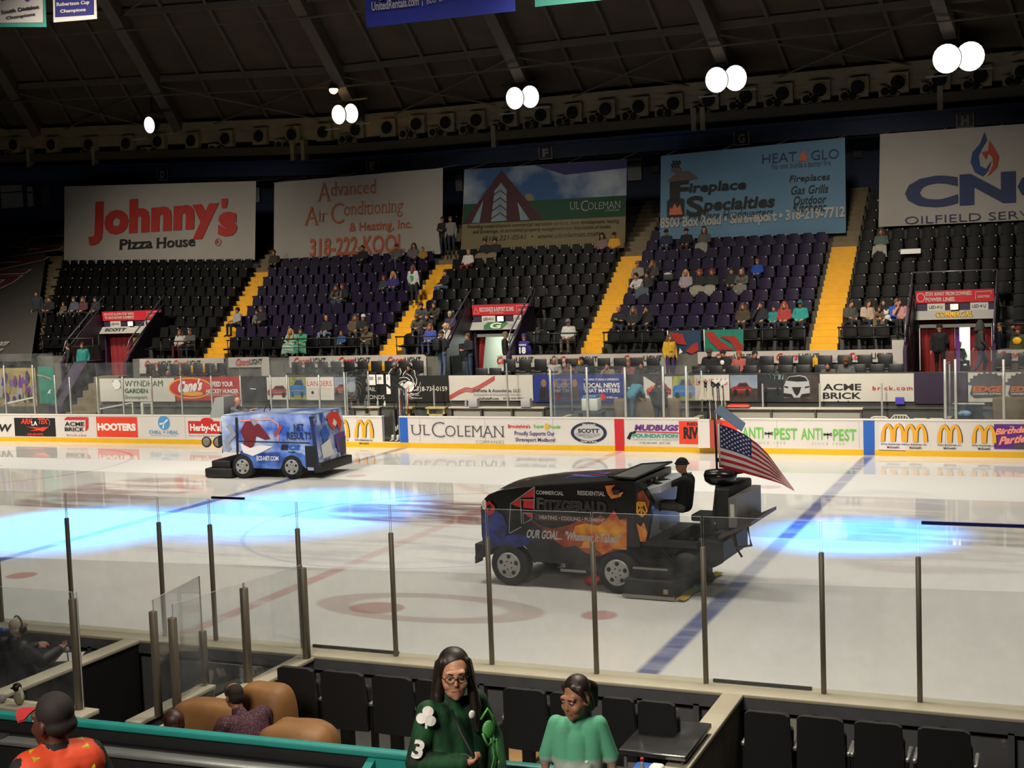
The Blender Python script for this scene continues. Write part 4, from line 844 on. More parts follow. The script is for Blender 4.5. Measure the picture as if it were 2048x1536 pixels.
for s_, (l, r) in SEC.items():
    for i in range(13):
        y = Y0+TREAD*i+.62
        x0 = aisle(l, y)[1]+.12; x1 = aisle(r, y)[0]-.12 if r is not None else 12.6-.1*i*0
        n = int((x1-x0)/.535); g = (x1-x0)/max(n, 1)
        for j in range(n):
            x = x0+g*(j+.5)
            if i <= 2 and s_ in PORT and PORT[s_][0]-.42 < x < PORT[s_][1]+.42: continue
            z = Z0+RISE*i+dz(x); px, py = project((x, y, z+.6))
            if i >= 9 and any(a-6 < px < b_+6 for a, b_ in BAN): continue
            if not (-30 < px < 2078): continue
            rows.append(((Vector((x, y, z))-CAM).length, s_, i, j, n, x, y, z, (s_ in (2, 4)) and i > 0))
rows.sort(key=lambda q: q[0])
OCC = []                                     # filled by the crowd: seats hidden under people are built all the same
seatB, seatP = make_seat(SBK), make_seat(SPU); usedB = usedP = False
SECN = {3: 'middle section', 4: 'purple section under the light blue banner', 5: 'right black section', 2: 'left purple section', 1: 'left black section'}
LEFTN = {3: 'yellow stairs', 4: 'yellow stairs', 5: 'yellow stairs', 2: 'yellow stairs', 1: 'brown stairs'}
NUM = 'first second third fourth fifth sixth seventh eighth ninth tenth eleventh twelfth thirteenth fourteenth fifteenth sixteenth seventeenth eighteenth nineteenth twentieth'.split()
def nth(n): return NUM[n] if n < len(NUM) else '%dth' % (n+1)
rest = MB(); NEAR = 296
for k, (d, s_, i, j, n, x, y, z, pur_) in enumerate(rows):
    if k < NEAR:
        lab = '%s seat, %s, %s row, %s from its left stairs' % ('purple' if pur_ else 'black', SECN[s_], ORD[i], nth(j)); grp = '%s seats in the %s' % ('purple' if pur_ else 'black', SECN[s_])
        if pur_:
            if not usedP: o = seatP; usedP = True; o.location = (x, y, z)
            else: o = dup(seatP, (x, y, z))
        else:
            if not usedB: o = seatB; usedB = True; o.location = (x, y, z)
            else: o = dup(seatB, (x, y, z))
        o['label'] = lab; o['group'] = grp
    else:
        m_ = SPU if pur_ else SBK
        rest.hexa([(x-.225, y-.42, z+.37), (x+.225, y-.42, z+.37), (x+.225, y, z+.37), (x-.225, y, z+.37), (x-.225, y-.42, z+.44), (x+.225, y-.42, z+.44), (x+.225, y, z+.43), (x-.225, y, z+.43)], m_)
        rest.hexa([(x-.225, y, z+.42), (x+.225, y, z+.42), (x+.225, y+.05, z+.42), (x-.225, y+.05, z+.42), (x-.205, y+.08, z+.86), (x+.205, y+.08, z+.86), (x+.205, y+.13, z+.85), (x-.205, y+.13, z+.85)], m_)
        rest.box(x-.03, x+.03, y-.2, y+.03, z, z+.37, BLK)
        if (k*7) % 10 < 8: rest.box(x+.15, x+.195, y+.062, y+.08, z+.79, z+.84, PSPOT)  # the same pale corner spot on most of the farther seats
tag(rest.build('stadium_seats'), 'the farther rows of black and purple seats in the far stand', 'seats', None, 'stuff')
# the rows of chairs behind the bench wall
def make_chair():
    t = thing('floor_chair', 'x', 'chair'); cb = mat('floor_chair_black', '#17181a', .45)
    MB().rbox(-.24, .24, .18, .23, .38, .86, cb, .03).build('backrest', t); MB().rbox(-.23, .23, -.26, .17, .38, .45, cb, .025).build('seat_pan', t)
    for sx in (-.22, .22):
        m = MB(); m.tube([(sx, -.24, 0), (sx, -.24, .4)], .012, BLK, 6); m.tube([(sx, .21, 0), (sx, .21, .4)], .012, BLK, 6); m.build('leg_frame', t)
    return t
CH = make_chair(); first = True
def chair_row(x0, x1, ypx, Y, z, gap, grp, where):
    global first
    a, c = atY(x0, ypx, Y).x, atY(x1, ypx, Y).x; n = max(1, round((c-a)/gap))
    for j in range(n):
        loc = (a+(c-a)*(j+.5)/n, Y, z)
        if first: CH.location = loc; o = CH; first = False
        else: o = dup(CH, loc)
        o['label'] = 'black floor chair, %s from left, %s' % (nth(j), where); o['group'] = grp
chair_row(284, 450, 735, 17.35, 1.86, .58, 'floor chairs', 'behind hotel banner')
chair_row(575, 845, 730, 17.35, 1.86, .58, 'floor chairs', 'above bail bonds banner')
chair_row(1000, 1320, 735, 17.35, 1.86, .62, 'floor chairs', 'above striped and news banners')
chair_row(1400, 1790, 735, 17.35, 1.86, .62, 'floor chairs', 'upper row above car pictures')
chair_row(1378, 1810, 750, 16.3, 1.62, .6, 'floor chairs', 'lower row above car pictures')
chair_row(1984, 2075, 735, 17.35, 1.86, .62, 'floor chairs', 'above saw blade banner')
chair_row(945, 1000, 745, 16.3, 1.62, .6, 'floor chairs', 'before middle entrance')
# ================================================================ railings
def rail(label, pa, pb, Y=18.35, z0=2.8, drop=.0):
    a, c = atY(pa, 665, Y).x, atY(pb, 665, Y).x; t = thing('railing', label, 'railing', (a, Y, z0+dz((a+c)/2)), 0, 'front railings of the far stand'); w = c-a
    MB().tube([(0, 0, .80), (w, 0, .80)], .028, BLK, 8).build('top_rail', t); MB().tube([(0, 0, .45), (w, 0, .45)], .018, BLK, 6).build('mid_rail', t)
    n = max(2, round(w/1.6))
    for i in range(n+1): MB().tube([(.05+(w-.1)*i/n, 0, 0), (.05+(w-.1)*i/n, 0, .8)], .022, BLK, 6).build('upright', t)
    return t
for lab, a, c in (('black railing left of the leftmost entrance', 82, 186), ('black railing between leftmost entrance and yellow stairs', 318, 390), ('black railing before the left purple section', 452, 747), ('black railing left of the middle entrance, people behind it', 790, 882), ('black railing right of the middle entrance', 1065, 1152), ('black railing behind the teal flag', 1205, 1612), ('black railing left of the rightmost entrance', 1675, 1822), ('black railing at the far right edge', 2000, 2100)): rail(lab, a, c)
# ================================================================ the three entrances under the stand
REDC = mat('curtain_red', '#7a1016', .75, noise=.1, scale=3); REDS = mat('sign_red', '#b8202a', .5); SIGW = mat('sign_white', '#b9b6ac', .5); SILV = mat('sign_silver', '#96968f', .4)
PIN = mat('plaster_white', '#c9cdc0', .8)
def portal(k, label):
    xa, xb = PORT[k]; t = thing('entrance', label, 'entrance', (xa, PY, 1.86)); w = xb-xa; q = dz(xa); zf = 0; H = 1.88+q
    MB().box(0, w, 0, .12, H, H+.98, PUR).build('header', t)
    m = MB().box(-.06, .08, -.02, .2, 0, H, PUR).box(w-.08, w+.06, -.02, .2, 0, H, PUR); m.build('jamb', t)
    for sx in (-.16, w+.04):
        m = MB().prism([(0, -.5), (0, 2.75+q), (-.5, 2.75+q), (-2.75, .95), (-2.75, -.5)], 'x', sx, sx+.12, PUR); m.build('sloping_wall', t)
    m = MB().box(.05, w-.05, .42, .5, 0, H, PIN) if k == 1 else MB().box(-.0, w+.0, 3.6, 3.7, 0, H, PIN).box(-.12, 0, .2, 3.7, 0, H, PIN).box(w, w+.12, .2, 3.7, 0, H, PIN).box(-.1, w+.1, .12, 3.7, H-.32, H-.2, PIN)
    m.build('passage', t)
    # red banner sign
    fr = Frame((0, -.05, H+.55), (1, 0, 0), (0, -.12, 1)); s_ = MB(); rectf(s_, fr, (.0, 0, w, .42), REDS, 0); ink = SIGW
    if k == 3: text(s_, fr, 'RECOGNIZE & REPORT SCAMS', (.32, .14, w*.72, .32), ink, bold=.03); text(s_, fr, 'swepco.com/scams', (w*.3, .06, w*.55, .11), ink, bold=.02); line(s_, fr, [(.06, .08), (.17, .32), (.28, .08)], .025, ink, closed=True)
    if k == 1: text(s_, fr, 'NO-COST & LOW-COST WAYS', (.12, .24, w*.55, .36), ink, bold=.03); text(s_, fr, 'TO SAVE MONEY & ENERGY', (.12, .08, w*.55, .2), ink, bold=.03)
    if k == 5: text(s_, fr, 'STAY AWAY FROM DOWNED', (.33, .24, w*.72, .38), ink, bold=.03); text(s_, fr, 'POWER LINES', (.33, .05, w*.5, .19), ink, bold=.03); line(s_, fr, [(.17+.13*math.cos(a*.5), .2+.15*math.sin(a*.5)) for a in range(13)], .025, ink, closed=True)
    line(s_, fr, [(w*.77, .08), (w*.77, .34), (w*.97, .36), (w*.97, .28)], .02, ink); text(s_, fr, 'ELECTRIC', (w*.8, .14, w*.95, .22), ink, bold=.03); s_.build('red_sign', t)
    for u in (.38, w*.7):
        fr = Frame((u, -.02, H+.28), (1, 0, 0), (0, 0, 1)); s_ = MB(); rectf(s_, fr, (0, 0, .58, .25), SIGW, 0); text(s_, fr, 'LED·4·U', (.06, .07, .5, .18), DGR, bold=.02); s_.build('white_sign', t)
    e = MB().box(w*.5-.13, w*.5+.13, -.16, -.02, H+.3, H+.5, HOUS); e = e.build('exit_lamp', t); MB().box(w*.5-.12, w*.5+.12, -.18, -.16, H+.31, H+.49, mat('lamp_glow', '#ffd88a', .4, emit=9)).build('diffuser', e)
    fr = Frame((-.1, -.32, H-.02), (1, 0, 0), (0, .28, .32)); s_ = MB(); rectf(s_, fr, (0, 0, w+.2, .4), SILV, 0)
    if k == 1: text(s_, fr, 'SCOTT', (.3, .12, w*.45, .3), INK, bold=.04)
    if k == 3: poly(s_, fr, [(w*.27, .02), (w*.25, .2), (w*.3, .38), (w*.62, .38), (w*.66, .3), (w*.58, .02)], DGN); text(s_, fr, 'G', (w*.36, .05, w*.55, .35), SIGW, bold=.03); text(s_, fr, 'GRAMBLING', (w*.66, .12, w*1.02, .28), GRY, bold=.03)
    if k == 5: text(s_, fr, 'COMMERCIAL', (w*.3, .08, w*.78, .34), DGN, bold=.06); text(s_, fr, 'COMMERCIAL', (w*.31, .09, w*.77, .33), GOLD, bold=.015, lift=.02)
    s_.build('sign_board', t)
    def curtain(u0, u1, u2=None, y=.25):
        m = MB().grid(lambda a, c: (u0+(u1-u0)*a + ((u2 or 0)*(1-c)), y+.05*math.sin(a*(u1-u0)*22), .02+(H-.05)*c), max(8, int((u1-u0)*14)), 6, REDC); m.build('curtain', t)
    if k == 1: curtain(.05, 1.28); curtain(2.0, w-.05)
    if k == 3: curtain(.05, .42, -.25)
    if k == 5: curtain(.1, 1.25); curtain(1.75, w-.1)
    if k == 5: MB().box(1.25, 1.4, .3, .36, 0, H, PRP).build('door_post', t)
    for sx in (-.1, w+.1):
        for h0 in (.45, .8):
            m = MB().tube([(sx, .1, 2.75+q+h0*.9), (sx, -2.4, 1.05+h0), (sx, -2.6, .95+h0*.6)], .03, mat('pipe_steel', '#7b7480', .3, .6), 8); m.build('handrail', t)
        m = MB()
        for y, z in ((.05, 2.7+q), (-1.2, 1.95)): m.tube([(sx, y, z), (sx, y, z+.75)], .025, BLK, 6)
        m.build('rail_post', t)
    if k == 5: MB().tube([(-.1, .1, 3.5+q), (w+.1, .1, 3.5+q)], .025, MATS['pipe_steel'], 8).build('back_rail', t)
    return t
portal(1, 'leftmost entrance with dark red curtains below the energy saving sign'); portal(3, 'middle entrance with pale passage below the report scams sign'); portal(5, 'rightmost entrance with red curtains below the power lines sign')
for k, e, y in ((3, 90, 2.6), (5, 130, 2.4)):
    xa, xb = PORT[k]; lamp('passage_lamp', 'POINT', ((xa+xb)/2+.2, PY+y, 3.2), ((xa+xb)/2, PY+y, 0), e, (.9, 1, .92), shadow_soft_size=.2)
xa, xb = PORT[1]; MB().box(xa+1.28, xa+1.98, PY+.35, PY+.4, 1.88, 3.75, mat('lit_door', '#c9a56a', .6)).build('door_1')['kind'] = 'structure'; lamp('passage_lamp', 'POINT', (xa+1.6, PY-.9, 2.6), (0, 0, 0), 4, (1, .85, .6), shadow_soft_size=.1)
pic = MB(); xa = PORT[3][0]+.95; pic.box(xa, xa+.55, PY+3.5, PY+3.6, 2.6, 3.55, INK).box(xa+.08, xa+.47, PY+3.48, PY+3.5, 2.7, 3.45, PIN).box(xa+.14, xa+.41, PY+3.46, PY+3.48, 3.15, 3.38, mat('photo_teal', '#274a44', .5)).box(xa+.14, xa+.41, PY+3.46, PY+3.48, 2.78, 3.02, MATS['photo_teal']); tag(pic.build('framed_picture'), 'black framed pair of pictures inside the middle entrance', 'picture')
xa = PORT[5][0]+1.55; pic = MB().box(xa, xa+.6, PY+3.5, PY+3.6, 2.55, 3.35, INK).box(xa+.12, xa+.5, PY+3.48, PY+3.5, 2.95, 3.12, PIN).box(xa+.12, xa+.5, PY+3.48, PY+3.5, 2.7, 2.85, GRY); tag(pic.build('framed_picture'), 'black poster on the white wall inside the rightmost entrance', 'picture')
# ================================================================ people
class Body:
    """a figure modelled as tapered limbs blended into one continuous skin"""
    def __init__(s): s.p = []
    def cap(s, a, b, ra, rb, k): s.p.append((Vector(a), Vector(b), ra, rb, k)); return s
    def ball(s, c, r, k): s.p.append((Vector(c), None, r if isinstance(r, tuple) else (r, r, r), 0, k)); return s
    def mesh(s, name, voxel, slots, smooth=3):
        mb = MB(); w = BLK
        for a, b, ra, rb, k in s.p:
            if b is None: mb.ball(a, ra, w, 20, 14); continue
            d = b-a; n = 4; L = d.length
            if L < 1e-4: mb.ball(a, ra, w); continue
            prof = [(ra*math.sin(t*math.pi/8), -ra*math.cos(t*math.pi/8)) for t in range(1, 5)]+[(rb*math.cos(t*math.pi/8), L+rb*math.sin(t*math.pi/8)) for t in range(0, 4)]
            mb.lathe(prof, a, d, w, 12 if voxel > .015 else 22)
        o = mb.build('tmp'); r = o.modifiers.new('r', 'REMESH'); r.mode = 'VOXEL'; r.voxel_size = voxel
        sm = o.modifiers.new('s', 'SMOOTH'); sm.iterations = smooth; sm.factor = .5
        dg = bpy.context.evaluated_depsgraph_get(); me = bpy.data.meshes.new_from_object(o.evaluated_get(dg)); me.name = name
        old = o.data; bpy.data.objects.remove(o); bpy.data.meshes.remove(old)
        n = len(me.polygons); c = np.empty(n*3); me.polygons.foreach_get('center', c); c = c.reshape(-1, 3); best = np.full(n, 1e9); idx = np.zeros(n, int)
        for a, b, ra, rb, k in s.p:
            A = np.array(a)
            if b is None:
                d = (np.linalg.norm((c-A)/np.array(ra), axis=1)-1)*min(ra)
            else:
                B = np.array(b); D = B-A; t = np.clip(((c-A)@D)/max(D@D, 1e-9), 0, 1); d = np.linalg.norm(c-A-t[:, None]*D, axis=1)-(ra+(rb-ra)*t)
            m = d < best; best[m] = d[m]; idx[m] = list(slots).index(k)
        me.materials.clear()
        for m_ in slots.values(): me.materials.append(m_)
        me.polygons.foreach_set('material_index', idx.astype(np.int32)); me.polygons.foreach_set('use_smooth', [True]*n); me.update(); return me
SKIN = mat('skin_light', '#a9765a', .55); SKIN2 = mat('skin_brown', '#6f4630', .55); SHOE = mat('shoe_dark', '#1a1917', .6); SHW = mat('shoe_white', '#a8a6a2', .6)
def limbs(B, J, k=1.0, sleeve='top', shorts=False, hand=True):
    """adds torso, limbs and head from a joint table J (metres, facing -Y)"""
    V = lambda n: Vector(J[n])
    pe, ch, ne, hd = V('pelvis'), V('chest'), V('neck'), V('head')
    for s in ('l', 'r'):
        sh, el, wr, hi, kn, an, to = (V(n+s) for n in ('sh_', 'el_', 'wr_', 'hip_', 'kn_', 'an_', 'toe_'))
        B.cap(hi, kn, .085*k, .062*k, 'bottom'); B.cap(kn, an, .058*k, .042*k, 'skin' if shorts else 'bottom'); B.cap(an, to, .042*k, .034*k, 'shoe'); B.ball(an-Vector((0, -.02, .02)), .045*k, 'shoe')
        B.cap(sh, el, .062*k, .048*k, 'top'); B.cap(el, wr, .046*k, .034*k, sleeve)
        B.cap(pe+(hi-pe)*.7, ch+(sh-ch)*.62, .115*k, .105*k, 'top'); B.cap(ch, sh, .10*k, .065*k, 'top')
        if hand:
            d = (wr-el).normalized(); B.cap(wr, wr+d*.07*k, .03*k, .028*k, 'skin'); B.cap(wr+d*.06*k, wr+d*.14*k, .026*k, .018*k, 'skin'); B.cap(wr+d*.02, wr+d*.07*k+Vector((0, -.03, .03))*k, .014*k, .012*k, 'skin')
    B.cap(pe, ch, .125*k, .12*k, 'top'); B.cap(V('hip_l'), V('hip_r'), .105*k, .105*k, 'bottom'); B.cap(ch+Vector((0, 0, .05)), ne, .07*k, .052*k, 'top'); B.cap(ne, hd, .05*k, .055*k, 'skin')
    B.ball(hd+Vector((0, .01, .03)), (.078*k, .095*k, .10*k), 'skin'); B.ball(hd+Vector((0, -.025, -.045)), (.058*k, .065*k, .07*k), 'skin'); B.cap(hd+Vector((0, -.09, .01)), hd+Vector((0, -.105, -.02)), .012*k, .016*k, 'skin')
    for sx in (-1, 1): B.ball(hd+Vector((.08*sx, .01, 0)), (.014, .022, .032), 'skin')
    return B
def sym(d):
    o = {}
    for k, v in d.items():
        if k.endswith('_'): o[k+'l'] = v; o[k+'r'] = (-v[0], v[1], v[2])
        else: o[k] = v
    return o
SIT = sym(dict(pelvis=(0, -.02, .52), chest=(0, .03, .84), neck=(0, .02, 1.02), head=(0, -.02, 1.13), sh_=(.18, .03, .94), el_=(.25, -.04, .70), wr_=(.12, -.25, .63), hip_=(.10, -.05, .50), kn_=(.13, -.45, .52), an_=(.13, -.47, .09), toe_=(.14, -.62, .05)))
STAND = sym(dict(pelvis=(0, 0, .95), chest=(0, .02, 1.27), neck=(0, .01, 1.46), head=(0, -.02, 1.57), sh_=(.18, .02, 1.38), el_=(.25, .03, 1.12), wr_=(.24, -.06, .88), hip_=(.10, 0, .90), kn_=(.11, -.02, .49), an_=(.11, .02, .08), toe_=(.13, -.14, .04)))
POSES = {'sit': SIT, 'stand': STAND,
 'cross': dict(SIT, el_l=(.26, -.10, .74), wr_l=(-.02, -.22, .78), el_r=(-.26, -.10, .74), wr_r=(.04, -.24, .73)),
 'face': dict(SIT, el_r=(-.22, -.24, .72), wr_r=(-.07, -.17, .98)),
 'lean': dict(SIT, chest=(0, -.10, .82), neck=(0, -.19, .98), head=(0, -.25, 1.08), sh_l=(.18, -.12, .91), sh_r=(-.18, -.12, .91), el_l=(.22, -.32, .70), wr_l=(.08, -.42, .66), el_r=(-.22, -.32, .70), wr_r=(-.08, -.42, .66)),
 'side': dict(SIT, head=(.04, -.02, 1.12), chest=(.03, .02, .84), wr_r=(-.16, -.30, .66)),
 'walk': dict(STAND, kn_l=(.11, -.18, .50), an_l=(.11, -.10, .10), toe_l=(.12, -.27, .05), kn_r=(-.11, .06, .48), an_r=(-.11, .28, .14), toe_r=(-.12, .14, .05), wr_l=(.25, .12, .90), wr_r=(-.25, -.16, .92)),
 'hold': dict(STAND, el_l=(.25, -.02, 1.13), wr_l=(.10, -.27, 1.10), el_r=(-.25, -.02, 1.13), wr_r=(-.08, -.27, 1.12)),
 'bend': dict(STAND, chest=(0, -.28, 1.18), neck=(0, -.43, 1.26), head=(0, -.53, 1.28), sh_l=(.18, -.34, 1.25), sh_r=(-.18, -.34, 1.25), el_l=(.24, -.42, 1.0), wr_l=(.15, -.55, .85), el_r=(-.24, -.42, 1.0), wr_r=(-.15, -.55, .85))}
_bm = {}
PH = {k: mat('slot_'+k, '#555555') for k in ('skin', 'top', 'bottom', 'shoe')}
def body_mesh(pose, shorts=False):
    if (pose, shorts) not in _bm: _bm[pose, shorts] = limbs(Body(), POSES[pose], 1.08, shorts=shorts).mesh('figure_'+pose, .021, PH)
    return _bm[pose, shorts]
def hair_mesh(kind):
    m = MB(); h = PH['top']
    if kind in ('short', 'long', 'curly', 'tail'):
        m.grid(lambda a, c: (lambda th, ph: (.088*math.sin(ph)*math.sin(th), .012-.108*math.sin(ph)*math.cos(th)*(.86 if math.cos(th) > 0 else 1), .04+.108*math.cos(ph)))(2*math.pi*a, (.02+c*(.50 if abs(a-.0) < .17 or a > .83 else .70))*math.pi), 16, 7, h)
        if kind == 'long':
            for sx in (-1, 1): m.tube([(.07*sx, .03, .06), (.095*sx, .03, -.06), (.10*sx, -.01, -.2), (.08*sx, -.03, -.3)], [.035, .042, .045, .02], h, 8)
            m.tube([(0, .09, .06), (0, .11, -.08), (0, .12, -.24)], [.07, .085, .06], h, 8)
        if kind == 'curly':
            for i in range(14): a = i*.62; m.ball((.09*math.cos(a), .03+.08*abs(math.sin(a)), -.03+.05*math.sin(3*a)+.03*(i % 3)), .05, h, 8, 6)
        if kind == 'tail': m.tube([(0, .1, .05), (0, .15, 0), (0, .14, -.12)], [.03, .04, .015], h, 8)
    elif kind in ('cap', 'beanie'):
        m.grid(lambda a, c: (.091*math.sin(c*1.62)*math.sin(2*math.pi*a), .01-.108*math.sin(c*1.62)*math.cos(2*math.pi*a), .045+.10*math.cos(c*1.62)), 16, 6, h)
        if kind == 'cap': m.grid(lambda a, c: (.085*(2*a-1), -.085-.085*c*(1-(2*a-1)**2*.6), .045-.01*c), 6, 3, h); m.grid(lambda a, c: (.085*(2*a-1), -.085-.085*c*(1-(2*a-1)**2*.6), .037-.01*c), 6, 3, h)
        else: m.tube([(.093*math.sin(i*.393), .01-.11*math.cos(i*.393), .045) for i in range(16)], .014, h, 6, True)
    elif kind == 'hood':
        m.grid(lambda a, c: (.12*math.sin(.25+c*1.35)*math.sin(-.75*math.pi+1.5*math.pi*a+math.pi), .03-.125*math.sin(.25+c*1.35)*math.cos(-.75*math.pi+1.5*math.pi*a+math.pi), -.1+.28*math.cos(.05+c*1.55)), 14, 6, h); m.tube([(0, .12, -.02), (0, .13, -.14)], [.06, .1], h, 8)
    return m.mesh('hair_'+kind)
_hm = {}
def face_mesh():
    m = MB(); e = mat('eye_dark', '#1a1210', .3); l = mat('lip', '#7a3f38', .5)
    for sx in (-1, 1): m.ball((.03*sx, -.083, .022), (.012, .008, .008), e, 8, 6); m.box(.03*sx-.018, .03*sx+.018, -.09, -.083, .042, .047, e)
    m.ball((0, -.088, -.055), (.022, .008, .006), l, 8, 6); return m.mesh('face')
FACE = None
_mc = {}
def clothc(h, r=.85):
    if h not in _mc: _mc[h] = mat('cloth_'+h, '#'+h, r, noise=.1, scale=9)
    return _mc[h]
def person(loc, rz, pose, hair, hc, top, bot, label, scale=1.0, skin=None, shoe=None, grp='spectators in the far stand', shorts=False):
    global FACE
    t = bpy.data.objects.new('person', None); COL.objects.link(t); t.location = loc; t.rotation_euler = (0, 0, rz); t.scale = (scale,)*3; tag(t, label, 'person', grp)
    b = bpy.data.objects.new('body', body_mesh(pose, shorts)); COL.objects.link(b); b.parent = t
    for sl, m_ in zip(b.material_slots, (skin or SKIN, clothc(top), clothc(bot), shoe or SHOE)): sl.link = 'OBJECT'; sl.material = m_
    hd = POSES[pose]['head']
    if hair != 'bald':
        if hair not in _hm: _hm[hair] = hair_mesh(hair)
        o = bpy.data.objects.new({'cap': 'cap', 'beanie': 'beanie', 'hood': 'hood'}.get(hair, 'hair'), _hm[hair]); COL.objects.link(o); o.parent = t; o.location = hd; o.scale = (1.08,)*3
        o.material_slots[0].link = 'OBJECT'; o.material_slots[0].material = clothc(hc)
    if FACE is None: FACE = face_mesh()
    f = bpy.data.objects.new('face', FACE); COL.objects.link(f); f.parent = t; f.location = hd; f.scale = (1.06,)*3
    return t
def blanket(t, c1, wide=.42):
    m = MB(); mm = clothc(c1)
    def P(a, c):
        x = (a-.5)*wide*(1+.35*c); r = .06*math.cos((a-.5)*math.pi)+.012*math.sin(a*19+c*5)
        y, z = ((-.08-.42*c/.5, .60) if c < .5 else (-.52-.05*math.sin(c*9), .60-(c-.5)*.85)); return (x, y-(.06 if c > .5 else 0), z+r)
    m.grid(P, 14, 10, mm); m.build('blanket', t)
def seat_row(px, py, h=1.13, yo=.42):
    best = None
    for i in range(13):
        Y = Y0+TREAD*i+yo; p = atY(px, py, Y); e = abs(p.z-(Z0+RISE*i+dz(p.x)+h))
        if best is None or e < best[0]: best = (e, i, p.x, Y)
    _, i, x, Y = best; return Vector((x, Y+.05, Z0+RISE*i+dz(x)))
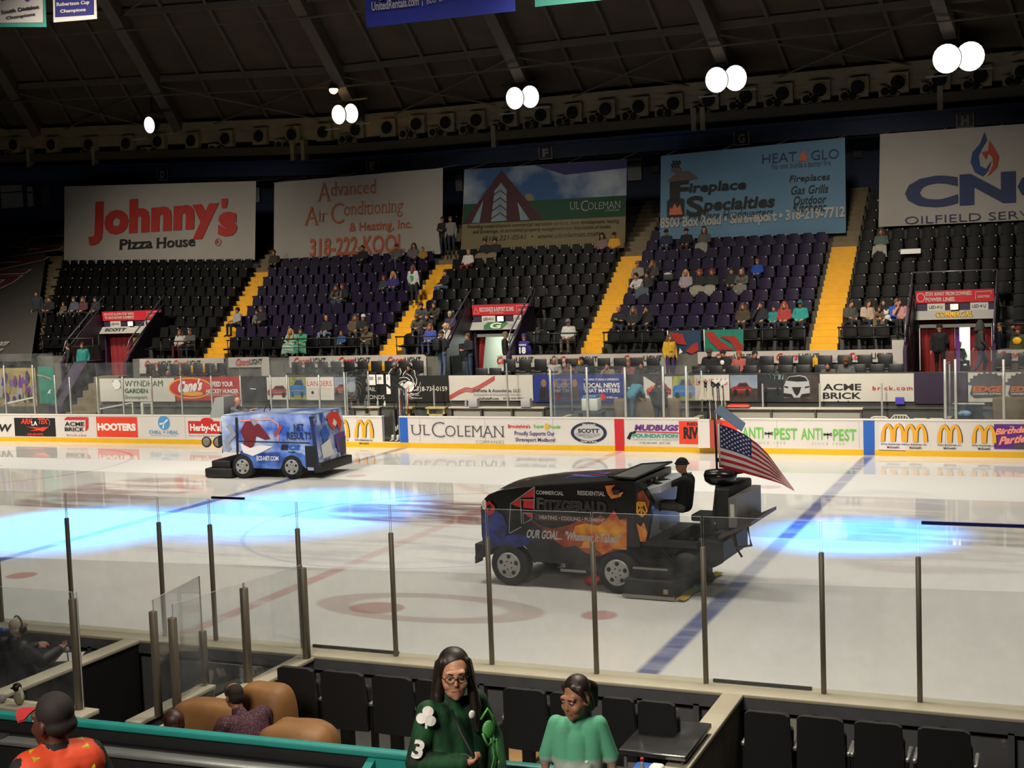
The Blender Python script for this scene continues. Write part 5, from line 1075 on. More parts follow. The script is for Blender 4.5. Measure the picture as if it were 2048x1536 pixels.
# px py pose hair haircolour top bottom scale yaw | blanket | label
CROWD = '''724 496 sit short 1a1512 15171d 14161a 1 0||person in dark navy seated below the rust red phone number
792 485 sit cap 6a1f1c 4a4a48 3a4450 1 0||person in red cap and grey jacket under the air conditioning banner
825 491 side long 1d1713 55524d 1b1b1f 1 20||person with long dark hair in grey hoodie at right end of top purple row
845 505 sit short 5a4630 8a6a1c 1a1c24 .75 20||small child in mustard top near the middle left stairs
766 555 sit beanie 9a2a1e 2c2f33 20242c .8 0||child in red beanie and grey coat beside a purple jersey
785 549 sit long a88350 27215c 22222a 1 10||blonde person in purple jersey beside the child in red beanie
668 572 lean long 3a2a20 4c4a46 38424e 1 15||person in grey sweater leaning on a companion, left purple section
683 570 sit short 5a2a1c 141416 2f3a48 1 0||person in black holding a cup in the left purple section
889 544 side short 120f0e 101113 38506a 1 -30||person in black with jeans at the row end by yellow stairs
707 634 side long 4a3222 4a3c28 3a3428 1 20||person with long brown hair in camouflage beside the white cap
723 628 side cap b9b5ae 141416 20242c 1 40||person in white cap and black jacket in the left purple section
652 643 sit hood 101216 111318 66788c 1 0||person in dark hood with pale jeans in the front purple rows
681 662 sit short 5a4028 17436e 1c2028 .75 0||child in bright blue top in the front row left
731 651 lean cap 4a4232 4f472f 3c4048 1 0||person in olive camouflage jacket and cap, front row left
837 611 lean beanie 0e0f12 3a3c3e 1d2128 1 20||person in black beanie and dark grey jacket beside yellow stairs
867 613 lean short 2a2118 2a261c 1e2024 1 0||person in dark olive jacket behind the front rows, middle left
831 636 lean cap 4a4a40 3c3a32 2a2c30 1 10||person in grey camouflage cap beside the yellow stairs
853 636 lean short 241a14 1e1e1e 22242a 1 0||person in dark top second from the yellow stairs, middle left
859 655 sit long 6a4028 2a3f88 2f3c58 1 0||person in blue hoodie with auburn hair behind the railing
888 655 side curly b59468 a8a39a 30343c 1 0||person with fluffy blond hair in white fleece behind the railing
899 632 sit short 8a8680 25203a 20222a 1 0||grey haired person in dark purple jersey by the entrance handrail
935 507 side short 7a6a58 b0aaa4 7a1a1c 1 0||person in white jersey and red trousers at upper middle section
969 489 sit short 2a2018 17181c 6a5a40 1 0|6a5a42|person with tan blanket below the olive banner edge
990 487 sit short 15110f 16171b 20222a 1 0|6a5a42|person in black jersey sharing a tan blanket below the olive banner
1204 481 sit long 1d1512 6a5858 15151a 1 0||dark haired person in pinkish top beside the yellow jacket
1228 475 sit cap 2a2018 b8861c 1f2a40 1 0||person in bright yellow jacket at the upper right of the middle section
1332 472 sit cap 14161d 1c2438 3a3e46 1 0||person in dark blue cap at left of the top purple row
1372 468 sit beanie 0d0d0f 0f0f11 3a2a20 1 0||person in black hoodie with white print under the fireplace banner
1408 471 sit hood 45443f 454440 6a6a60 1 0|77766c|person in grey hood with pale plaid blanket under the fireplace banner
1275 533 sit beanie 5c5c58 7d7366 2a3442 1 -10||person in grey beanie and beige sweater beside yellow stairs
1304 533 face long 6a4a30 34342f 3a424c 1 0||person with reddish hair and hand to face beside the beige sweater
1275 554 lean short 1a1210 b4b0aa 1d2a3c 1 -20||person in white pullover at the end of a purple row
1291 556 side long 1a1412 26262a 3a4650 1 0|3f4a50|dark haired person under a grey blanket next to white pullover
1371 552 sit long b08a58 8a8088 141418 1 0||blonde person leftmost of three sitting together in the purple section
1398 552 sit curly 7a3a1c 16161a 6a6a58 1 0|7a7866|red curly haired person in the middle of three, patterned blanket
1423 552 sit curly 5a3020 1d1d1c 77766a 1 0|7d7a6c|brown haired person rightmost of three, patterned blanket
1462 532 sit short 241a15 1c1a18 17171b 1 0||person in open black jacket over a white shirt in the purple section
1482 543 lean hood 5a5850 4c4a44 6a6a50 1 0|5c5a50|person bundled in a grey hood and blanket in the purple section
1514 532 sit beanie 6a4a3a 123a8a 141a2c .85 0||child in bright royal blue jacket in the purple section
1237 620 cross bald 000000 121315 20283a 1.05 10||bald person with crossed arms in black jacket, second row
1266 623 sit long 5a4838 1a1a1e 17171b 1 0||person in dark coat over pink scarf beside the bald person
1292 624 face long 15110f 101114 16161a 1 0||dark haired person in black jersey third from the yellow stairs
1485 616 sit long 4a3020 3a3020 2a2620 1 0||long haired person in brown camouflage, leftmost of five in second row
1520 613 face short 1a1512 15171d 1c2028 1.05 0||person in dark navy with hand to face beside the teal child
1547 622 sit short 1a1512 1f6a66 1c2028 .85 0||child in teal top between navy and red jackets
1568 620 sit long 8a3a22 8a2a26 22242c 1 0||red haired person in red jacket beside the teal jersey
1600 619 sit cap 1a4a44 167a70 20242c 1.05 0||person in bright teal jersey by the right yellow stairs
1762 473 sit long 4a3424 45564c 2a3a38 1 0|8a8478|person in plaid jacket with blanket high in the right black section
1700 615 side short 2a1c14 3a3833 202024 1 30||person in grey hoodie turning away, beside right yellow stairs
1735 615 side long 2a1a12 9a8876 20242c 1 30||person in cream sweater in front of right black section
1758 622 lean short 3a2a1c 5a4430 4a3a28 .75 0|5a4228|child wrapped in a brown blanket beside the stuffed toy
1767 612 sit long 120e0c 101012 18181c 1 0||person in black behind the stuffed toy
1791 606 side short 6a4a38 1c4a9a 20242c 1 40||person in blue beside the pink top, by the right entrance
1799 612 face long 2a1712 a87870 18181c 1 10||long haired person in pink top beside the right entrance
1136 648 sit cap 5a5c64 a8a8a4 5a5340 1.05 0||person in white jersey and khaki trousers, front row of middle section
98 602 sit short 1a1512 17171a 1a1a1e 1 0||person in black at left end of the far left row
125 604 sit short 3a2c20 4a4238 5a5648 .7 0||small child in beige among the far left row
146 592 sit short 3a2c22 3e424c 24262c 1 0||person in grey blue top in the far left row
164 594 sit long 4a2c20 4a2428 1c1c20 1 0||person in maroon top in the far left row
189 591 sit short 1a1512 181a22 17181c 1 0||person in dark navy at right end of the far left row
359 666 sit long 4a3428 9a948c 5a1620 1 10||person in white cardigan and maroon skirt by left yellow stairs
379 664 cross short 4a3a2c 3e3c38 1a2030 1.05 0||person in grey jacket beside the white cardigan
473 627 side short 1a1512 8a8a88 15151a 1 -20||person in white and black jersey beside the left yellow stairs
513 628 sit short 1c1612 5c5c5c 18181c .85 0||child in grey in the left purple section
521 621 sit beanie 4a4436 1c1e24 18181c 1 0||person in olive beanie behind the grey child
578 668 lean long a8824c 8fa898 8fa898 1 10|8aa594|blonde person under a pale green blanket, front row left
596 662 lean short 1f1712 3f8a66 4a7a66 1 20|4a8468|person under a green blanket beside the blonde one
547 506 sit short 3a2a1e 33291f 1a1a1e 1 20||person in brown at the top of the left yellow stairs'''
def parse(txt, put):
    for ln in txt.strip().split('\n'):
        a, bl, lab = ln.split('|'); px, py, pose, hair, hc, top, bot, sc, yaw = a.split()
        o = put(float(px), float(py), pose, hair, hc, top, bot, float(sc), math.radians(float(yaw)), lab)
        if bl: blanket(o, bl)
def put_seated(px, py, pose, hair, hc, top, bot, sc, yaw, lab):
    loc = seat_row(px, py, 1.13*sc, .42-(.23 if pose == 'lean' else 0)); loc.y += (.23 if pose == 'lean' else 0); loc.z += .42*(1-sc)
    return person(loc, yaw, pose, hair, hc, top, bot, lab, sc)
parse(CROWD, put_seated)
# people in the chair rows and on the walkways: px py pose hair hairc top bottom scale yaw Y floor label
FLOOR = '''1658 731 lean short 140f0d 4a4440 22242c 1 0 16.2 1.62|bent person in grey brown top in the lower chair row above the brick banner
1692 723 sit cap 5a3a20 4c4d4f 22242c 1.12 0 16.2 1.62|large bearded person in grey tee in the lower chair row
1419 706 sit cap 3a3226 101114 1a1c22 1.1 0 17.25 1.86|bearded person in cap and black jacket, leftmost of four in chairs
1446 708 sit beanie 101114 121316 1a1c22 1.05 0 17.25 1.86|person in black hoodie with white emblem, second of four in chairs
1478 710 sit short 8a4426 9a4a44 22242c 1 0 17.25 1.86|red haired person in red and white jersey, third of four in chairs
1507 710 side short 17120f 14151a 1a1c22 1.05 30 17.25 1.86|dark haired person in black jersey, rightmost of four in chairs
1109 722 sit hood a8a49e 9c9892 22242c 1 0 17.25 1.86|person in white hood above the blue news banner
1138 730 sit short 1a1512 7a2430 22242c .9 0 17.25 1.86|person in red top above the blue news banner
1164 722 sit short 0f0d0c 33343a 22242c 1 0 17.25 1.86|person in dark grey with black hair above the news slogan
1215 732 face short 2a1c14 7a6a54 3a3a3a 1 0 16.3 1.62|person in tan sweater with hand on cheek above the news banner
1257 727 sit short 6a4a38 6a4038 2a2c34 1 0 16.6 1.62|person in reddish plaid shirt behind the glass
1282 731 sit short 2a1a12 17181c 2a2c34 1 10 16.6 1.62|person in dark jacket beside the reddish plaid shirt
796 731 lean cap 6a6a68 1d1d1f 1a1c22 1 0 16.4 1.62|person in grey cap and black striped top above the black banner
824 735 lean short 120f0e 1d1d1f 1a1c22 1 0 16.4 1.62|black haired person in black striped top above the black banner
309 747 sit cap 3a2c1c 3a3630 22242c 1 0 16.4 1.35|person in brown cap above the hotel banner
337 747 sit hood 6a6c6c 55585a 22242c 1 0 16.4 1.35|person in grey hood above the hotel banner
362 747 sit short 7a4a30 8a4430 22242c .9 0 16.4 1.35|person in orange top between hotel and red banner
886 466 hold short 140f0d 16171b 1c2434 1 0 26.4 6.9|person in black standing at the top of the yellow stairs
902 467 stand short 4a3a30 74726e 1c2434 1 10 26.4 6.9|person in white and dark top standing at the top of the yellow stairs
826 536 stand long 5a3626 a7a8a4 17181c .95 180 22.2 4.6|person in white jersey with green number on the yellow stairs
73 588 stand short 1a1512 20242c 1c2028 1.05 30 21.3 4.5|dark figure standing on the brown stairs at far left
137 694 stand short 1a1310 15161a 17181c 1 -60 18.0 1.9|person in black with neon collar standing by the leftmost entrance
165 692 stand short 2a1c14 17706a 17181c 1.05 20 18.0 1.9|person in teal jersey standing by the leftmost entrance
882 669 hold cap 17181c 17181c 4a5a72 1.05 160 17.6 1.9|photographer with black backpack standing on the walkway
936 674 hold short 4a3a30 14161a 2a3a52 1.03 -30 18.6 1.9|person in dark jacket reading beside the middle entrance
1010 671 stand cap 6a5c4a 1a1a1a 17171a 1.03 120 20.0 1.9|person in dark suit and tan cap inside the middle entrance
1034 677 stand short 140f0d 17171a 17171a .97 60 20.2 1.9|person in black beside the purple jersey at the middle entrance
1048 675 stand cap 2a2660 2a2070 2a2c34 1.05 180 18.9 1.9|person in purple hockey jersey numbered eighteen, back turned
1028 706 stand short 3a2418 5a3a34 2a2c34 .75 0 18.6 1.88|child standing beside the purple jersey
1339 676 stand long 5a3a24 b8901c 3a2a5a .95 40 17.95 1.9|person in yellow and purple top standing by the flags
1879 657 walk cap 0a0a0b 0b0b0c 0a0a0b 1.08 180 19.6 1.86|person all in black walking into the rightmost entrance
1961 652 walk hood 3a3a38 3c3b39 1d2b44 1.08 110 19.4 1.86|person in grey hoodie and jeans at the rightmost entrance
1999 655 stand cap 5a4a38 141c34 1c2434 1.08 60 18.6 1.86|person in navy jacket and tan cap right of the rightmost entrance
2027 652 stand beanie 17181c 1d1e22 1c2028 1.05 0 18.9 1.86|person in dark beanie at the far right edge behind a green jacket
2037 661 stand beanie 6a1c1c 3c4424 1c2028 1.03 -20 18.4 1.86|person in green and gold jacket with red beanie at far right
1904 692 sit short 6a5040 1c1c1e 17181c .95 0 22.4 1.86|person sitting in the lit passage behind the red curtains, left one
1918 690 sit cap 8a8270 20201e 17181c .95 30 22.4 1.86|person in pale cap sitting in the lit passage behind red curtains
1258 772 bend short 1a1512 3f7c8c 3a5a6a 1 150 14.2 .3|person in teal hoodie bending behind the middle glass
1318 768 stand short 15110f 222831 1d2838 1.03 170 14.0 .25|person in dark jacket standing behind the middle glass'''
def put_floor(txt):
    for ln in txt.strip().split('\n'):
        a, lab = ln.split('|'); px, py, pose, hair, hc, top, bot, sc, yaw, Y, fl = a.split(); sc = float(sc); Y = float(Y)
        hz = POSES[pose]['head'][2]*sc; hy = POSES[pose]['head'][1]; yaw = math.radians(float(yaw)); p = atY(float(px), float(py), Y)
        z = float(fl) if pose in ('sit', 'lean', 'face', 'side', 'cross') else p.z-hz
        z = p.z-hz if abs(p.z-hz-float(fl)) < .5 else float(fl)
        o = person((p.x, Y, z), yaw, pose, hair, hc, top, bot, lab, sc, grp='people on the walkways')
        FL_[lab] = o
FL_ = {}; put_floor(FLOOR)
def child_text(o, s_, r, m_, y, face=-1, z=0):
    """lettering on a jersey, sewn just off the cloth"""
    fr = Frame((0, y, 0), (face*-1, 0, 0), (0, 0, 1)); mm = MB(); text(mm, fr, s_, r, m_, bold=.05); mm.build('number', o)
for lab, o in FL_.items():
    if 'eighteen' in lab: child_text(o, '18', (-.13, 1.0, .13, 1.24), WTX, .175, 1); child_text(o, 'MUDBUG', (-.14, 1.28, .14, 1.34), WTX, .15, 1)
    if 'green number' in lab: child_text(o, '9', (-.09, 1.0, .09, 1.26), mat('number_green', '#1f8a5a', .7), .175, 1)
    if 'emblem' in lab: mm = MB().ball((0, -.135, .86), (.07, .02, .08), WTX); mm.build('emblem', o)
    if 'backpack' in lab: MB().rbox(-.16, .16, .12, .32, 1.0, 1.42, mat('backpack_black', '#0e0e10', .7), .05).build('backpack', o)
    if 'striped' in lab:
        for sx in (-1, 1): MB().tube([(.16*sx, -.17, .99), (.245*sx, -.23, .86), (.255*sx, -.33, .74)], .012, WTX, 6).build('stripe', o)
    if 'green and gold' in lab: MB().ball((.0, -.11, 1.25), (.15, .05, .12), GOLD).build('gold_panel', o)
    if 'bearded' in lab: MB().ball((0, POSES['sit']['head'][1]-.05, POSES['sit']['head'][2]-.09), (.062, .06, .055), clothc('2a1a10')).build('beard', o)
    if 'yellow and purple' in lab: MB().ball((0, .02, 1.05), (.19, .15, .12), clothc('3a2270')).build('shirt_panel', o)
# stuffed toy and the sheet on the seats
p = seat_row(1777, 628, .65); t = thing('stuffed_toy', 'white stuffed toy animal on a lap, right black section', 'toy', p); TOY = mat('toy_white', '#b5b2ac', .9); m = MB().ball((0, -.3, .62), (.11, .1, .12), TOY); m.build('body', t); MB().ball((-.04, -.32, .78), .085, TOY).ball((-.1, -.32, .86), (.03, .02, .05), TOY).ball((.02, -.32, .87), (.03, .02, .05), TOY).build('head', t)
for sx in (-1, 1): MB().tube([(.07*sx, -.3, .58), (.13*sx, -.42, .52)], .035, TOY, 8).build('leg', t)
p = seat_row(1820, 500, .9); MB().box(p.x-.34, p.x+.38, p.y-.06, p.y-.03, p.z+.68, p.z+.86, WTX).build('paper_sheet'); o = bpy.data.objects['paper_sheet.003'] if 'paper_sheet.003' in bpy.data.objects else None
o = [x for x in bpy.data.objects if x.name.startswith('paper_sheet') and 'label' not in x]
for x in o: tag(x, 'white sheet lying across seat backs high in the right black section', 'sheet')
p = seat_row(1342, 563, .6); t = thing('bag', 'dark bag with white cap on top, left of three spectators', 'bag', p); MB().rbox(-.22, .2, -.42, -.1, .44, .68, mat('bag_green', '#2c332c', .8), .06).build('body', t); MB().ball((-.05, -.27, .70), (.17, .13, .07), mat('cap_white', '#a9a6a0', .8)).build('cap', t)
# the two hung flags on the railing: plain cloths (team figure left out)
def cloth_flag(label, px, base, patches, Y=18.27):
    fr = Frame((0, Y, 0), (1, 0, 0), (0, 0, 1), wave=.02, kx=4); r = fr.rect(*px); m = MB(); rectf(m, fr, r, base, 0, 14, 10)
    for pts, mm in patches: poly(m, fr, PX(fr, pts), mm, .035)
    o = m.build('flag'); MB().tube([fr.at(r[0], r[1]-.1), fr.at(r[0], r[3]+.02)], .02, PIN, 6).build('pole', o); return tag(o, label, 'flag', 'flags hung on the far railing')
FTE = mat('flag_teal', '#0f6a58', .8, noise=.1); FRD = mat('flag_red', '#8f221a', .8, noise=.1); FNV = mat('flag_navy', '#16304a', .8, noise=.15)
cloth_flag('teal flag with plain red bands on the railing, rightmost of two', (1408, 660, 1487, 704), FTE, [([(1411, 664), (1425, 662), (1440, 680), (1470, 700), (1440, 701), (1420, 682)], FRD), ([(1440, 672), (1470, 672), (1486, 690), (1486, 703), (1474, 703), (1462, 684)], FRD)])
cloth_flag('dark blue flag with red patches on the railing, leftmost of two', (1335, 662, 1402, 710), FNV, [([(1340, 664), (1366, 668), (1374, 690), (1356, 688), (1344, 676)], FRD), ([(1372, 702), (1384, 690), (1396, 684), (1398, 700), (1384, 708)], FRD), ([(1360, 696), (1366, 704), (1358, 708)], WTX)])
# ================================================================ ice resurfacers
TYRE = mat('tyre_rubber', '#151414', .8, bump=.3, scale=40); RIM = mat('rim_silver', '#a7a5a0', .4, .4); BODY = mat('gloss_black', '#0b0a0a', .4, coat=.15, spec=.35); MACH = mat('machine_black', '#141313', .6)
def wheel(t, u, v, z, r, w, holes=6):
    m = MB().lathe([(r*.62, 0), (r*.9, .0), (r, .05), (r, w-.05), (r*.9, w), (r*.62, w)], (u, v, z), (0, 1, 0), TYRE, 32); wh = m.build('wheel', t)
    m = MB().lathe([(.02, -.012), (r*.15, -.015), (r*.5, .0), (r*.56, -.02), (r*.62, -.004), (r*.62, .1)], (u, v, z), (0, 1, 0), RIM, 28)
    for i in range(holes):
        a = 2*math.pi*i/holes+.3; c = (u+r*.42*math.cos(a), v-.004, z+r*.42*math.sin(a)); m.lathe([(r*.085, -.012), (r*.11, .0), (r*.085, .012)], c, (0, 1, 0), TYRE, 10)
        c = (u+r*.2*math.cos(a+.4), v-.014, z+r*.2*math.sin(a+.4)); m.lathe([(r*.035, -.008), (r*.04, .006)], c, (0, 1, 0), TYRE, 8)
    m.build('rim', wh)
def arch(c, r, a0, a1, n=9): return [(c[0]+r*math.cos(math.radians(a0+(a1-a0)*i/n)), c[1]+r*math.sin(math.radians(a0+(a1-a0)*i/n))) for i in range(n+1)]
# ---- the near machine ------------------------------------------------
R1 = Vector((3.87, -5.13, 0)); A1 = math.radians(-3.4)
Z1 = thing('ice_resurfacer', 'black flame painted ice resurfacer carrying the flag', 'ice resurfacer', R1, A1)
FZ = Frame(R1, (math.cos(A1), math.sin(A1), 0), (0, 0, 1)); FS = Frame((0, .035, 0), (1, 0, 0), (0, 0, 1))
prof = [(-.54, .62), (-.58, .9), (-.58, 1.40), (-.53, 1.54), (-.42, 1.64), (-.25, 1.71), (.25, 1.80), (1.1, 1.88), (2.43, 1.98), (2.43, 1.30), (2.5, .95), (2.5, .84)]+arch((2.07, .37), .50, 70, 178)+[(1.55, .46), (.52, .46)]+arch((-.03, .37), .48, 8, 165)
m = MB()
def sec(v, k):                                     # the flanks lean in a little towards the roof
    return [(u, v+(k*max(0, z-1.3)*.06), z+(0 if z < 1.5 else -.0)) for u, z in prof]
n = len(prof); A, C = sec(.04, 1), sec(1.96, -1)
m.add(A+C, [list(range(n)), list(range(n, 2*n))[::-1]]+[(i, n+i, n+(i+1) % n, (i+1) % n) for i in range(n)], BODY); bd = m.build('body_shell', Z1)
m = MB()
def roof(a, c): u = -.25+2.6*a; z = 1.715+.265*((u+.25)/2.68)**.75+.012; return (u, .16+1.68*c, z+.05*math.sin(c*math.pi)*(1-.4*a))
m.grid(roof, 12, 8, BODY); m.build('roof_lid', Z1)
m = MB()
for c0, mt in ((.3, ADB), (.38, RED), (.46, ADB), (.54, PRP)): m.grid(lambda a, c: (lambda p: (p[0], p[1], p[2]+.006))(roof(.42+.3*a, c0+.06*c+.05*math.sin(a*7+c0*20))), 8, 2, mt)
m.build('roof_graphic', Z1)
m = MB().hexa([(1.95, .25, 2.0), (2.4, .12, 2.0), (2.4, 1.86, 2.02), (1.95, 1.7, 2.0), (1.95, .25, 2.03), (2.4, .12, 2.03), (2.4, 1.86, 2.05), (1.95, 1.7, 2.03)], mat('lid_grey', '#6f7478', .25)); m.build('inspection_lid', Z1)
MB().tube([(1.9, .2, 2.02), (2.42, .06, 2.03), (2.45, 1.9, 2.06), (1.9, 1.78, 2.02)], .022, MACH, 8, True).build('lid_frame', Z1)
def ZT(m, t, px, mt, **k): return text(m, FS, t, FZ.rect(*px), mt, **k)
def ZP(m, pts, mt, lift=.01): return poly(m, FS, [FZ.px(*p) for p in pts], mt, lift)
SIL = mat('decal_silver', '#b5b3b0', .4); FLM = mat2('decal_flame', '#b8380c', '#f0a81c', 3.2, .38, .68, .4); FLD = mat2('decal_flame_dark', '#2a0a06', '#b8440f', 3, .35, .65, .4); DBL = mat2('decal_blue', '#0b123f', '#22379a', 4, .35, .65, .35)
m = MB(); ZT(m, 'COMMERCIAL', (1071, 981, 1126, 989), SIL, bold=.02); ZT(m, 'RESIDENTIAL', (1154, 981.5, 1209, 990.5), SIL, bold=.02); ZT(m, 'F', (1072, 995, 1086, 1019), DGR, bold=.03); ZT(m, 'ITZGERALD', (1087, 999, 1212, 1021), DGR, bold=.05); ZT(m, 'ITZGERALD', (1088, 1001, 1211, 1019), INK, bold=.0, lift=.018)
r = FZ.rect(1069, 1028, 1211, 1041); rectf(m, FS, r, mat('decal_maroon', '#4a1512', .4), .008); ZT(m, 'HEATING • COOLING • PLUMBING', (1078, 1031, 1209, 1038.5), SIL, bold=.02); ZT(m, 'OUR GOAL... "Whatever It Takes!"', (1053, 1058, 1240, 1076), SIL, bold=.03, shear=.25, lift=.03); m.build('lettering', bd)
m = MB(); ZP(m, [(1067, 976), (1067, 995), (1040, 996)], RED); ZP(m, [(1022, 1009), (1038, 996), (1040, 1016)], RED); ZP(m, [(1045, 1001), (1066, 1001), (1066, 1018), (1045, 1016)], RED); ZP(m, [(1046, 1026), (1064, 1027), (1064, 1036), (1056, 1034)], RED)
for L in ([(1068, 974), (1020, 1008), (1017, 1066)], [(1040, 997), (1042, 1048)], [(1068, 974), (1067, 1020)], [(1042, 1000), (1067, 1000)], [(1045, 1026), (1064, 1027), (1063, 1038), (1046, 1048), (1045, 1026)], [(1018, 1067), (1042, 1054)]): line(m, FS, [FZ.px(*p) for p in L], .018, GRY, .014)
m.build('emblem', bd)
m = MB()
ZP(m, [(1060, 1040), (1082, 1052), (1104, 1058), (1138, 1050), (1160, 1040), (1178, 1047), (1200, 1030), (1212, 1040), (1226, 1018), (1236, 1040), (1253, 1036), (1253, 1101), (1240, 1100), (1218, 1106), (1196, 1114), (1170, 1106), (1150, 1092), (1128, 1096), (1106, 1080), (1088, 1066)], FLD, .010)
ZP(m, [(1150, 1052), (1170, 1047), (1196, 1052), (1216, 1034), (1228, 1022), (1238, 1040), (1252, 1042), (1252, 1100), (1226, 1098), (1204, 1110), (1190, 1098), (1160, 1096), (1168, 1080), (1140, 1076)], FLM, .014)
ZP(m, [(1209, 972), (1230, 970), (1222, 978), (1226, 990), (1246, 984), (1240, 994), (1222, 998), (1214, 988)], FLM, .012); ZP(m, [(1222, 980), (1240, 980), (1236, 990), (1226, 990)], INK, .016)
m.build('flame_decal', bd)
m = MB(); ZP(m, [(964, 1022), (985, 1018), (1004, 1030), (1014, 1055), (1010, 1072), (1035, 1068), (1070, 1078), (1050, 1092), (1018, 1098), (990, 1092), (972, 1098), (964, 1098)], DBL, .010); ZP(m, [(968, 1008), (978, 1002), (989, 1014), (986, 1026), (978, 1032), (970, 1022)], RED, .014); ZP(m, [(972, 1012), (979, 1008), (983, 1018), (977, 1022)], INK, .018); m.build('nose_decal', bd)
# cockpit side with goalie mask like pattern, grey dash, floor
m = MB().prism([(2.43, .95), (2.43, 1.94), (2.60, 1.86), (2.74, 1.62), (2.66, 1.2), (2.60, .95)], 'y', .06, .2, BODY); m.build('cockpit_cheek', Z1)
m = MB(); C1 = Frame((0, .045, 0), (1, 0, 0), (0, 0, 1)); poly(m, C1, [(2.46, 1.50), (2.48, 1.78), (2.58, 1.84), (2.70, 1.64), (2.66, 1.45), (2.55, 1.38)], FLD, .002)
for L in ([(2.47, 1.62), (2.6, 1.62), (2.64, 1.48), (2.55, 1.38), (2.46, 1.44), (2.47, 1.62)], [(2.47, 1.62), (2.62, 1.42)], [(2.6, 1.62), (2.47, 1.44)], [(2.54, 1.62), (2.54, 1.4)]): line(m, C1, L, .03, GOLD, .006)
poly(m, C1, [(2.44, .94), (2.44, 1.26), (2.52, 1.2), (2.58, 1.28), (2.64, 1.1), (2.6, .94)], FLM, .002); m.build('cheek_decal', Z1)
m = MB().box(2.5, 2.58, .2, 1.9, .95, 1.72, mat('dash_grey', '#8f9092', .45)); m.build('dashboard', Z1)
MB().hexa([(2.45, .2, 1.72), (2.85, .2, 1.78), (2.85, 1.85, 1.78), (2.45, 1.85, 1.72), (2.45, .2, 1.78), (2.85, .2, 1.90), (2.85, 1.85, 1.90), (2.45, 1.85, 1.86)], mat('panel_pale', '#b7bcc2', .3)).build('control_panel', Z1)
MB().box(2.5, 3.5, .1, 1.9, .86, .95, MACH).build('foot_deck', Z1)
sw = MB().tube([(2.98+.07*math.sin(a*.42), 1.0+.2*math.cos(a*.42), 1.66+.19*math.sin(a*.42)) for a in range(15)], .018, MACH, 8, True).tube([(2.82, 1.0, 1.5), (2.98, 1.0, 1.66)], .025, MACH, 8).build('steering_wheel', Z1)
MB().box(1.0, 3.4, .2, 1.8, .35, .62, MACH).box(2.9, 3.9, .3, 1.75, .62, .95, MACH).build('chassis', Z1)
# driver's seat, tank, rear frame
m = MB().rbox(3.18, 3.62, .75, 1.25, 1.20, 1.32, MACH, .03).box(3.3, 3.5, .9, 1.1, .95, 1.2, MACH); m.build('seat_base', Z1)
m = MB().hexa([(3.56, .72, 1.2), (3.66, .72, 1.2), (3.66, 1.28, 1.2), (3.56, 1.28, 1.2), (3.66, .74, 1.95), (3.76, .74, 1.95), (3.76, 1.26, 1.95), (3.66, 1.26, 1.95)], mat('seat_blue_black', '#1c2738', .4)); m.build('seat_back', Z1)
m = MB().rbox(3.74, 4.02, .35, 1.7, 1.15, 1.86, MACH, .04); m.build('water_tank', Z1)
m = MB().lathe([(.05, .1), (.26, .07), (.29, 0), (.27, -.1), (.2, -.16)], (3.72, .8, 2.03), (0, 0, 1), mat('rubber_gloss', '#161515', .25), 24); m.build('spare_seat', Z1)
MB().hexa([(3.85, .9, 2.0), (4.1, .9, 2.05), (4.1, 1.5, 2.05), (3.85, 1.5, 2.0), (3.98, .9, 2.3), (4.14, .9, 2.32), (4.14, 1.5, 2.32), (3.98, 1.5, 2.3)], mat('seat_blue_black', '#1c2738', .4)).box(3.6, 3.98, 1.0, 1.4, 2.22, 2.28, MACH).build('second_seat_back', Z1)
MB().box(4.02, 4.16, .25, 1.75, 1.22, 1.72, mat('locker_grey', '#6d6c6a', .5)).box(4.05, 4.12, .245, .25, 1.4, 1.62, PIN).build('locker', Z1)
MB().hexa([(3.85, .2, 1.02), (4.42, .2, 1.28), (4.42, 1.8, 1.28), (3.85, 1.8, 1.02), (3.85, .2, 1.08), (4.42, .2, 1.34), (4.42, 1.8, 1.34), (3.85, 1.8, 1.08)], mat('frame_brown', '#4a3c38', .5)).build('rear_step', Z1)
m = MB().tube([(4.05, .25, 1.14), (4.12, .25, .88), (4.40, .25, .94), (4.34, .25, 1.26)], .025, mat('frame_brown', ''), 8).tube([(4.1, .3, 1.1), (4.14, .3, .85), (4.22, .3, .72)], .02, MACH, 8); m.build('rear_bracket', Z1)
MB().tube([(3.5, .35, 1.0), (3.55, .3, .6), (3.7, .35, .3)], .05, MACH, 8).tube([(3.3, .5, .95), (3.2, .4, .5)], .06, MACH, 8).tube([(2.7, .3, .9), (3.0, .2, .62), (3.4, .3, .55), (3.6, .4, .4)], .035, MACH, 8).build('hose', Z1)
